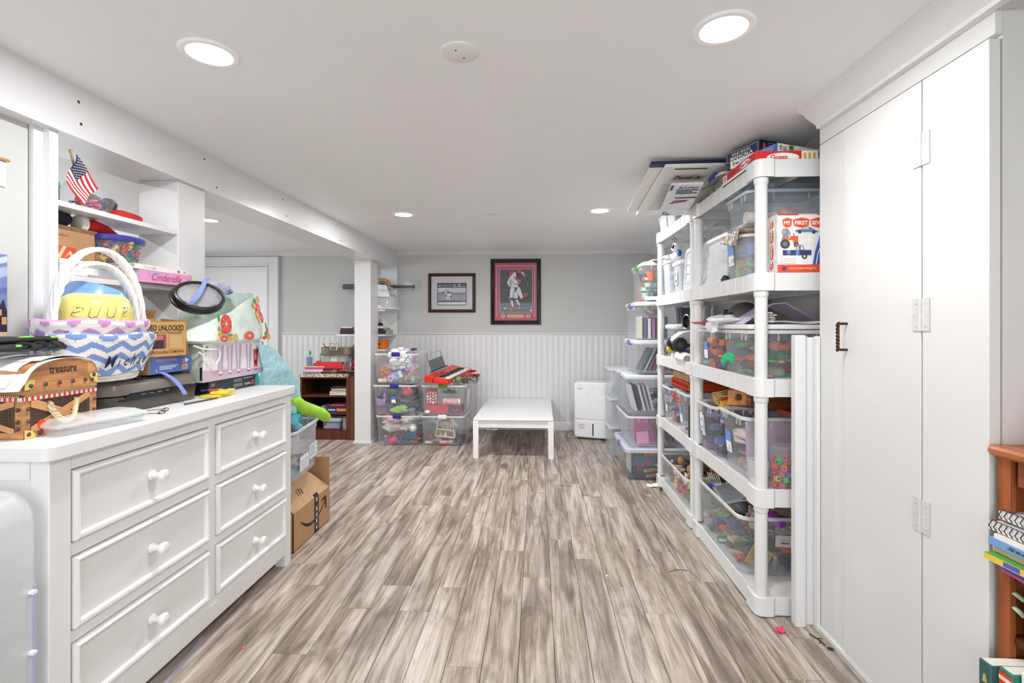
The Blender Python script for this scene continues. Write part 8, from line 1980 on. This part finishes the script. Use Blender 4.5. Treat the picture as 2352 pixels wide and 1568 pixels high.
for z in (0, .28, .56): MB().loft([rrect(.2, .36, .02, z + .005), rrect(.21, .37, .02, z + .27), rrect(.2, .36, .02, z + .27), rrect(.19, .35, .02, z + .012)]).build('drawer', M('#e3e7ea', .2, 'clear', amt=.2), t)
m = MB()
for z in (.272, .552, .84): m.loft([rrect(.23, .39, .02, z), rrect(.23, .39, .02, z + .012)])
m.build('shelf_frame', M('#eceeef', .3, 'frost', amt=.7), t)
t = rstack('storage_bin', 'clear bin of leaning magazines, lowest of the three tall bins beyond the shelving', .84, 1.30, 4.29, 4.85, .873, .262, taper=.93, mat=BX, rim='#f6f7f9', lid='#f2f4f7', latch='#5a62c4', latch_on='x')
for i in range(9):
    solo('magazine', MB().box(-.005, -.1, 0, .005, .1, .22), M(['#5a5f68', '#c9ccd2', '#7a4a5a', '#a8323a', '#d8dade', '#4a5058', '#c43a4a', '#9aa0a8', '#6a5a7a'][i], .45), 'slanted magazine, number %s from the left in the lowest tall bin' % ('one two three four five six seven eight nine'.split()[i]), 'magazine', (.89 + .034 * i, 4.42, .888), (0, R(26), 0), group='magazines in the lowest tall bin')
t = rstack('storage_bin', 'clear bin of upright books, middle of the three tall bins beyond the shelving', .85, 1.30, 4.30, 4.85, 1.156, .31, taper=.94, mat=BX, rim='#f6f7f9', lid='#f2f4f7', latch='#6a6fc8', latch_on='x')
for i, c_ in enumerate(('#d8cfc0', '#5a4a70', '#e6dfd8', '#a85aa8', '#7a4a3a', '#5a6f8a', '#3f4a5a')):
    solo('book', MB().box(-.011, -.09, 0, .011, .09, .19 - .01 * (i % 3)), M(c_, .5), ('cream', 'dark violet', 'off white', 'magenta', 'brown', 'slate blue', 'navy grey')[i] + ' book standing in the middle tall bin', 'book', (.90 + .036 * i, 4.43, 1.17), 0, group='books in the middle tall bin', bevel=.001)
solo('string_bundle', lump(.06, .05, .04, 95, 16, .4), M('#a8a298', .8, 'fabric'), 'grey bundle of knotted string above the books in the middle tall bin', 'string', (1.0, 4.38, 1.365))
t = rstack('storage_bin', 'clear bin with green latches, topmost of the three tall bins beyond the shelving', .91, 1.32, 4.31, 4.85, 1.487, .325, taper=.92, mat=M('#e3ece8', .2, 'clear', amt=.075), rim='#f6f7f9', lid='#f2f4f5', latch='#3fae58', latch_on='x')
jumble((1.10, 4.55, 1.50), 0, .3, .42, .27, 3, 4, 3, ['cup', 'cloth', 'tube', 'box'], ['#8fcfb4', '#5a6a74', '#e0622c', '#d8e6e0', '#3f4f58', '#b9d8c9'], 'mint or grey thing in the green-latched bin', 'things in the green-latched bin', seed=73)
solo('beige_folder', MB().box(-.10, -.08, 0, .10, .08, .012), M('#cfc2b4', .6), 'beige folder lying on the green-latched bin', 'folder', (1.08, 4.36, 1.834), .1, bevel=.001)

# ------------------------------------------------------------------ wooden bookcase at the right edge
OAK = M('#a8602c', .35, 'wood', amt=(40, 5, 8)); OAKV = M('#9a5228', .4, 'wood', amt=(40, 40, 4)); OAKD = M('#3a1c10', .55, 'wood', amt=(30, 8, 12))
RX, RY0, RY1 = 1.195, .72, 1.352
t = thing('wooden_bookcase', 'orange brown wooden bookcase beside the closet end at the right edge', 'bookcase', ((RX + 1.52) / 2, (RY0 + RY1) / 2, 0))
cx_, cy_ = (RX + 1.52) / 2, (RY0 + RY1) / 2
def rb(name, x0, y0, z0, x1, y1, z1, mat, **k): MB().box(x0 - cx_, y0 - cy_, z0, x1 - cx_, y1 - cy_, z1).build(name, mat, t, **k)
MB().loft([rrect(.345, .65, .012, .950, 3, -.0, 0), rrect(.36, .665, .016, .957, 3), rrect(.36, .665, .016, .968, 3), rrect(.35, .655, .012, .975, 3)]).build('top', OAK, t)
rb('side_panel', RX + .016, RY1 - .022, 0, 1.52, RY1 - .002, .95, OAKV)
rb('side_panel', RX + .016, RY0 + .002, 0, 1.52, RY0 + .022, .95, OAKV)
rb('stile', RX, RY1 - .034, 0, RX + .018, RY1, .95, OAKV, bevel=.002)
rb('stile', RX, RY0, 0, RX + .018, RY0 + .034, .95, OAKV, bevel=.002)
rb('top_rail', RX + .006, RY0 + .034, .885, RX + .02, RY1 - .05, .95, M('#8a4a26', .4, 'wood', amt=(40, 5, 8)))
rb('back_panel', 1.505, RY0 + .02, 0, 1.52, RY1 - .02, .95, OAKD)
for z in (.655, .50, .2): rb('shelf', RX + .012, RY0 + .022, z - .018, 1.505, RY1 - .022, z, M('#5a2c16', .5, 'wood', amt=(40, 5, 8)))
rb('kick_board', RX + .004, RY0 + .03, 0, RX + .018, RY1 - .03, .082, OAKV)
# red cut paper figure on top
t = thing('red_paper_tree', 'red layered paper figure standing on the wooden bookcase', 'paper figure', (1.25, 1.222, .976))
for i, (z, s_) in enumerate(((.0, 1.0), (.018, .92), (.06, .62), (.095, .5))):
    MB().prism([(-.07 * s_, -.012), (-.055 * s_, 0), (-.07 * s_, .014), (.05 * s_, .012), (.07 * s_, .0), (.05 * s_, -.012)], 0, .012, T=tr(.012 * i, 0, 0)).build('layer', M('#d04a44', .6), t, (0, .0, z + .0))
MB().box(-.01, .0, 0, .01, .02, .1).build('stem', M('#c23f3a', .6), t)
# notebooks and books sticking out of the shelf
zb = .656
for i, (lab, x0, w_, d_, h_, cov, pg, rt) in enumerate((
        ('pink edged thin book lowest in the pile jutting from the wooden bookcase', 1.185, .26, .3, .01, '#d84a7a', '#e2cfd8', -.06),
        ('blue book second in the pile jutting from the wooden bookcase', 1.18, .26, .3, .016, '#3f55b8', '#5a6fd0', -.03),
        ('black book third in the pile jutting from the wooden bookcase', 1.18, .26, .3, .012, '#1c1c1f', '#d8d4cc', .02),
        ('picture book with green cover and yellow spine in the jutting pile', 1.145, .28, .3, .016, '#4a9a3f', '#e6e2d8', .05),
        ('tan folder of papers in the jutting pile', 1.165, .26, .3, .018, '#cdb088', '#e8dcc4', .0),
        ('light blue book in the jutting pile', 1.155, .27, .3, .018, '#6f9fd0', '#dfe6ee', .02),
        ('white illustrated book near the top of the jutting pile', 1.16, .27, .28, .012, '#eae6e0', '#f0ece6', .04))):
    b = book('book', lab, (x0 + w_ / 2, 1.18, zb), w_, d_, h_, rt, cov, pg, 'books jutting from the wooden bookcase')
    T = frame((-w_ / 2, d_ / 2, 0), (0, -1, 0), (0, 0, 1))
    if i == 3: decal(b, 'spine_print', T, [('#e2c24a', rect(0, 0, .3, h_)), ('#4a5fb8', [rect(.05, .002, .09, h_ - .002), rect(.15, .002, .18, h_ - .002)]), ('#e0803a', [rect(.1, .002, .14, h_ - .002), rect(.2, .002, .24, h_ - .002)])])
    if i == 5: text(b, 'Story', '#2f3a20', T, .05, .004, w=.1, h=.011, shear=.2, bold=.02, name='spine_title')
    if i == 6: decal(b, 'cover_print', top_face(w_, d_, h_), [('#c94a4a', disc(.04, .24, .02, 10)), ('#e2c24a', disc(.08, .2, .025, 10)), ('#8ab4d8', disc(.05, .12, .03, 10))])
    zb += h_ + .0008
def notebook(lab, x0, z, rt, yc=1.19):
    t = thing('spiral_notebook', lab, 'notebook', (x0 + .12, yc, z), (0, 0, rt), 'spiral notebooks on the wooden bookcase')
    MB().box(-.12, -.15, 0, .12, .15, .018).build('pages', M('#efece6', .7, 'card'), t)
    MB().box(-.12, -.15, .018, .12, .15, .0195).build('cover', M('#d9d9db', .5), t)
    m = MB()
    for i in range(22):
        y = -.143 + .0136 * i
        m.tube([(-.108, y, .021), (-.118, y, .025), (-.127, y, .012), (-.118, y, -.001), (-.109, y, .001)], .0014, 5)
    o = m.build('spiral_wire', M('#1c1c1e', .4), t); o['kind'] = 'stuff'
    return t
notebook('spiral notebook lower of two on the jutting pile', 1.165, zb + .002, .02)
notebook('spiral notebook topmost on the jutting pile', 1.19, zb + .029, .03)
# middle shelf: zip pouch, lower: boxes of books
t = thing('leaf_print_pouch', 'teal zip pouch with cream leaf print and pale strap in the wooden bookcase', 'pouch', (1.262, 1.215, .501), (0, 0, R(12)))
MB().loft([rrect(.09, .16, .02, 0), rrect(.10, .18, .025, .03), rrect(.09, .18, .02, .1), rrect(.05, .16, .01, .125)]).build('body', M('#3f6f86', .8, 'fabric'), t)
decal(t, 'leaf_print', frame((-.051, .09, .02), (0, -1, 0), (.08, 0, 1)), [('#cfd2b4', sum([line2([(.02 + .03 * i + .008 * j, .01 + .02 * j), (.03 + .03 * i + .006 * j, .022 + .02 * j), (.045 + .03 * i, .024 + .02 * j)], .004) for i in range(5) for j in range(4)], []))], .8, lift=.004)
MB().tube([(-.03, .09, .1), (-.03, .13, .115), (-.03, .135, .085), (-.03, .09, .06)], .009, 8, flat=.4).build('strap', M('#b9c9b4', .7, 'fabric'), t)
solo('pink_pouch', lump(.04, .06, .025, 97, 12, .2), M('#d8b4a4', .8, 'fabric'), 'pale pink pouch under the leaf print pouch', 'pouch', (1.285, 1.09, .501))
for i, (lab, x0, y, h_, c_) in enumerate((('teal hardback with gold emblem at the lower left of the wooden bookcase', 1.12, 1.30, .245, '#2a5f58'), ('green and red striped hardback beside the teal one', 1.135, 1.262, .25, '#2f7a64'), ('white boxed picture book with beetle print in the wooden bookcase', 1.15, 1.222, .265, '#f0efec'), ('tall white picture book with blue seal in the wooden bookcase', 1.165, 1.182, .285, '#ececea'))):
    t = thing('standing_book', lab, 'book', (x0 + .11, y, .201), 0, 'books standing low in the wooden bookcase')
    MB().box(-.11, -.017, 0, .11, .017, h_).build('cover', M(c_, .5), t, bevel=.002)
    MB().box(-.105, -.014, h_, .108, .014, h_ + .001).build('pages', M('#e9e4d8', .7), t)
    T = frame((-.11, .017, 0), (0, -1, 0), (0, 0, 1))
    if i == 0: decal(t, 'emblem_print', T, [('#c9a85a', [(.01, h_ - .05), (.024, h_ - .05), (.02, h_ - .03), (.014, h_ - .03)])])
    if i == 1: decal(t, 'stripe_print', T, [('#d8402c', rect(0, h_ - .04, .034, h_ - .028)), ('#efe6da', rect(0, h_ - .028, .034, h_ - .018)), ('#d8402c', rect(0, h_ - .018, .034, h_ - .008))])
    if i == 2: decal(t, 'beetle_print', T, [('#7a3a30', disc(.017, h_ - .05, .009, 12, .014)), ('#2b2b2e', line2([(.006, h_ - .065), (.017, h_ - .05), (.028, h_ - .065)], .002))])
    if i == 3: decal(t, 'seal_print', T, [('#4a62a8', disc(.017, h_ - .06, .013, 16)), ('#d8b86a', disc(.017, h_ - .06, .008, 12))])

# ------------------------------------------------------------------ small things on the floor
def floor_bit(name, label, cat, mb, mats, x, y, rot=0, z=0.0005, **k): return solo(name, mb, mats, label, cat, (x, y, z), rot, **k)
floor_bit('pink_toy_cup', 'small hot pink plastic toy lying by the shelving foot', 'toy', MB().lathe([(.0005, 0), (.012, 0), (.02, .012), (.018, .013), (.01, .004), (.0005, .004)], 14).tube([(.012, 0, .012), (.03, .004, .012)], .004, 6), M('#e8487c', .4), 1.02, 2.135, R(40))
floor_bit('toy_cone', 'little brown pine cone on the floor by the farther shelving post', 'pine cone', MB().ball((0, 0, .012), (.014, .014, .012), 8).ball((.018, .008, .009), (.01, .01, .009), 8), M('#5a4632', .8), .965, 3.92)
floor_bit('torn_paper', 'torn white paper scrap on the floor by the picture book bin', 'paper scrap', MB().sheet(lambda u, v: (-.05 + .1 * u + .01 * math.sin(v * 9), -.035 + .07 * v + .008 * math.sin(u * 11), .002 + .006 * math.sin(u * 5) ** 2), 8, 6), M('#efefef', .7, 'card'), .93, 4.02, .4, solid=.0008)
floor_bit('paper_bit', 'small white paper crumb in the middle of the floor', 'paper scrap', MB().box(-.008, -.004, 0, .008, .004, .002), M('#f2f0ec', .7), -.47, 3.36, .8)
floor_bit('paper_bit', 'tiny white crumb at the left of the open floor', 'paper scrap', MB().box(-.006, -.003, 0, .006, .003, .0015), M('#f2f0ec', .7), -.80, 3.08, .2)
floor_bit('paper_bit', 'white crumb on the floor right of the middle plank joint', 'paper scrap', MB().box(-.005, -.006, 0, .005, .006, .0015), M('#ece6de', .7), .36, 2.57, .2)
floor_bit('coral_bit', 'coral orange plastic scrap on the floor by the dresser foot', 'plastic scrap', MB().prism([(-.008, -.004), (.006, -.006), (.009, .002), (-.004, .006)], 0, .003), M('#e8735a', .5), -1.165, 1.925, .3)
floor_bit('dry_twig', 'dark dry twig on the floor by the leaning panel', 'twig', MB().tube([(-.035, 0, .003), (0, .004, .004), (.04, -.004, .003)], .0022, 5).tube([(-.005, .003, .004), (.004, .02, .004)], .0016, 5).tube([(.018, 0, .004), (.024, -.016, .004)], .0016, 5), M('#1f1814', .8), 1.145, 2.09, R(-70))
floor_bit('brown_leaf', 'curled brown leaf bit on the floor by the closet toe kick', 'leaf', MB().ball((0, 0, .004), (.014, .008, .004), 8), M('#3a2418', .8), 1.163, 2.03, R(-30))
floor_bit('thin_twig', 'thin dry stem on the floor right of the plank joints', 'twig', MB().tube([(-.05, 0, .002), (-.01, .006, .004), (.03, -.002, .003), (.05, -.012, .002)], .0018, 5).tube([(.0, .005, .004), (-.015, .02, .003)], .0012, 5), M('#7a6248', .8), .74, 2.64, R(15))
floor_bit('thin_twig', 'dark hair thin stem on the floor near the low table', 'twig', MB().tube([(-.05, 0, .002), (0, .006, .003), (.05, -.004, .002)], .0014, 5), M('#4a4038', .8), .23, 3.98, R(-8))
floor_bit('black_speck', 'tiny black speck on the floor in front of the shelving', 'crumb', MB().ball((0, 0, .003), (.005, .004, .003), 6), M('#1d1a18', .8), .58, 2.86)
floor_bit('floor_rail', 'thin clear plastic strip on the floor under the dresser edge', 'strip', MB().loft([rrect(.012, .4, .003, 0), rrect(.012, .4, .003, .006)]), M('#c9cfe0', .2, 'clear', amt=.4), -1.338, 1.78, R(10))
finish_texts()
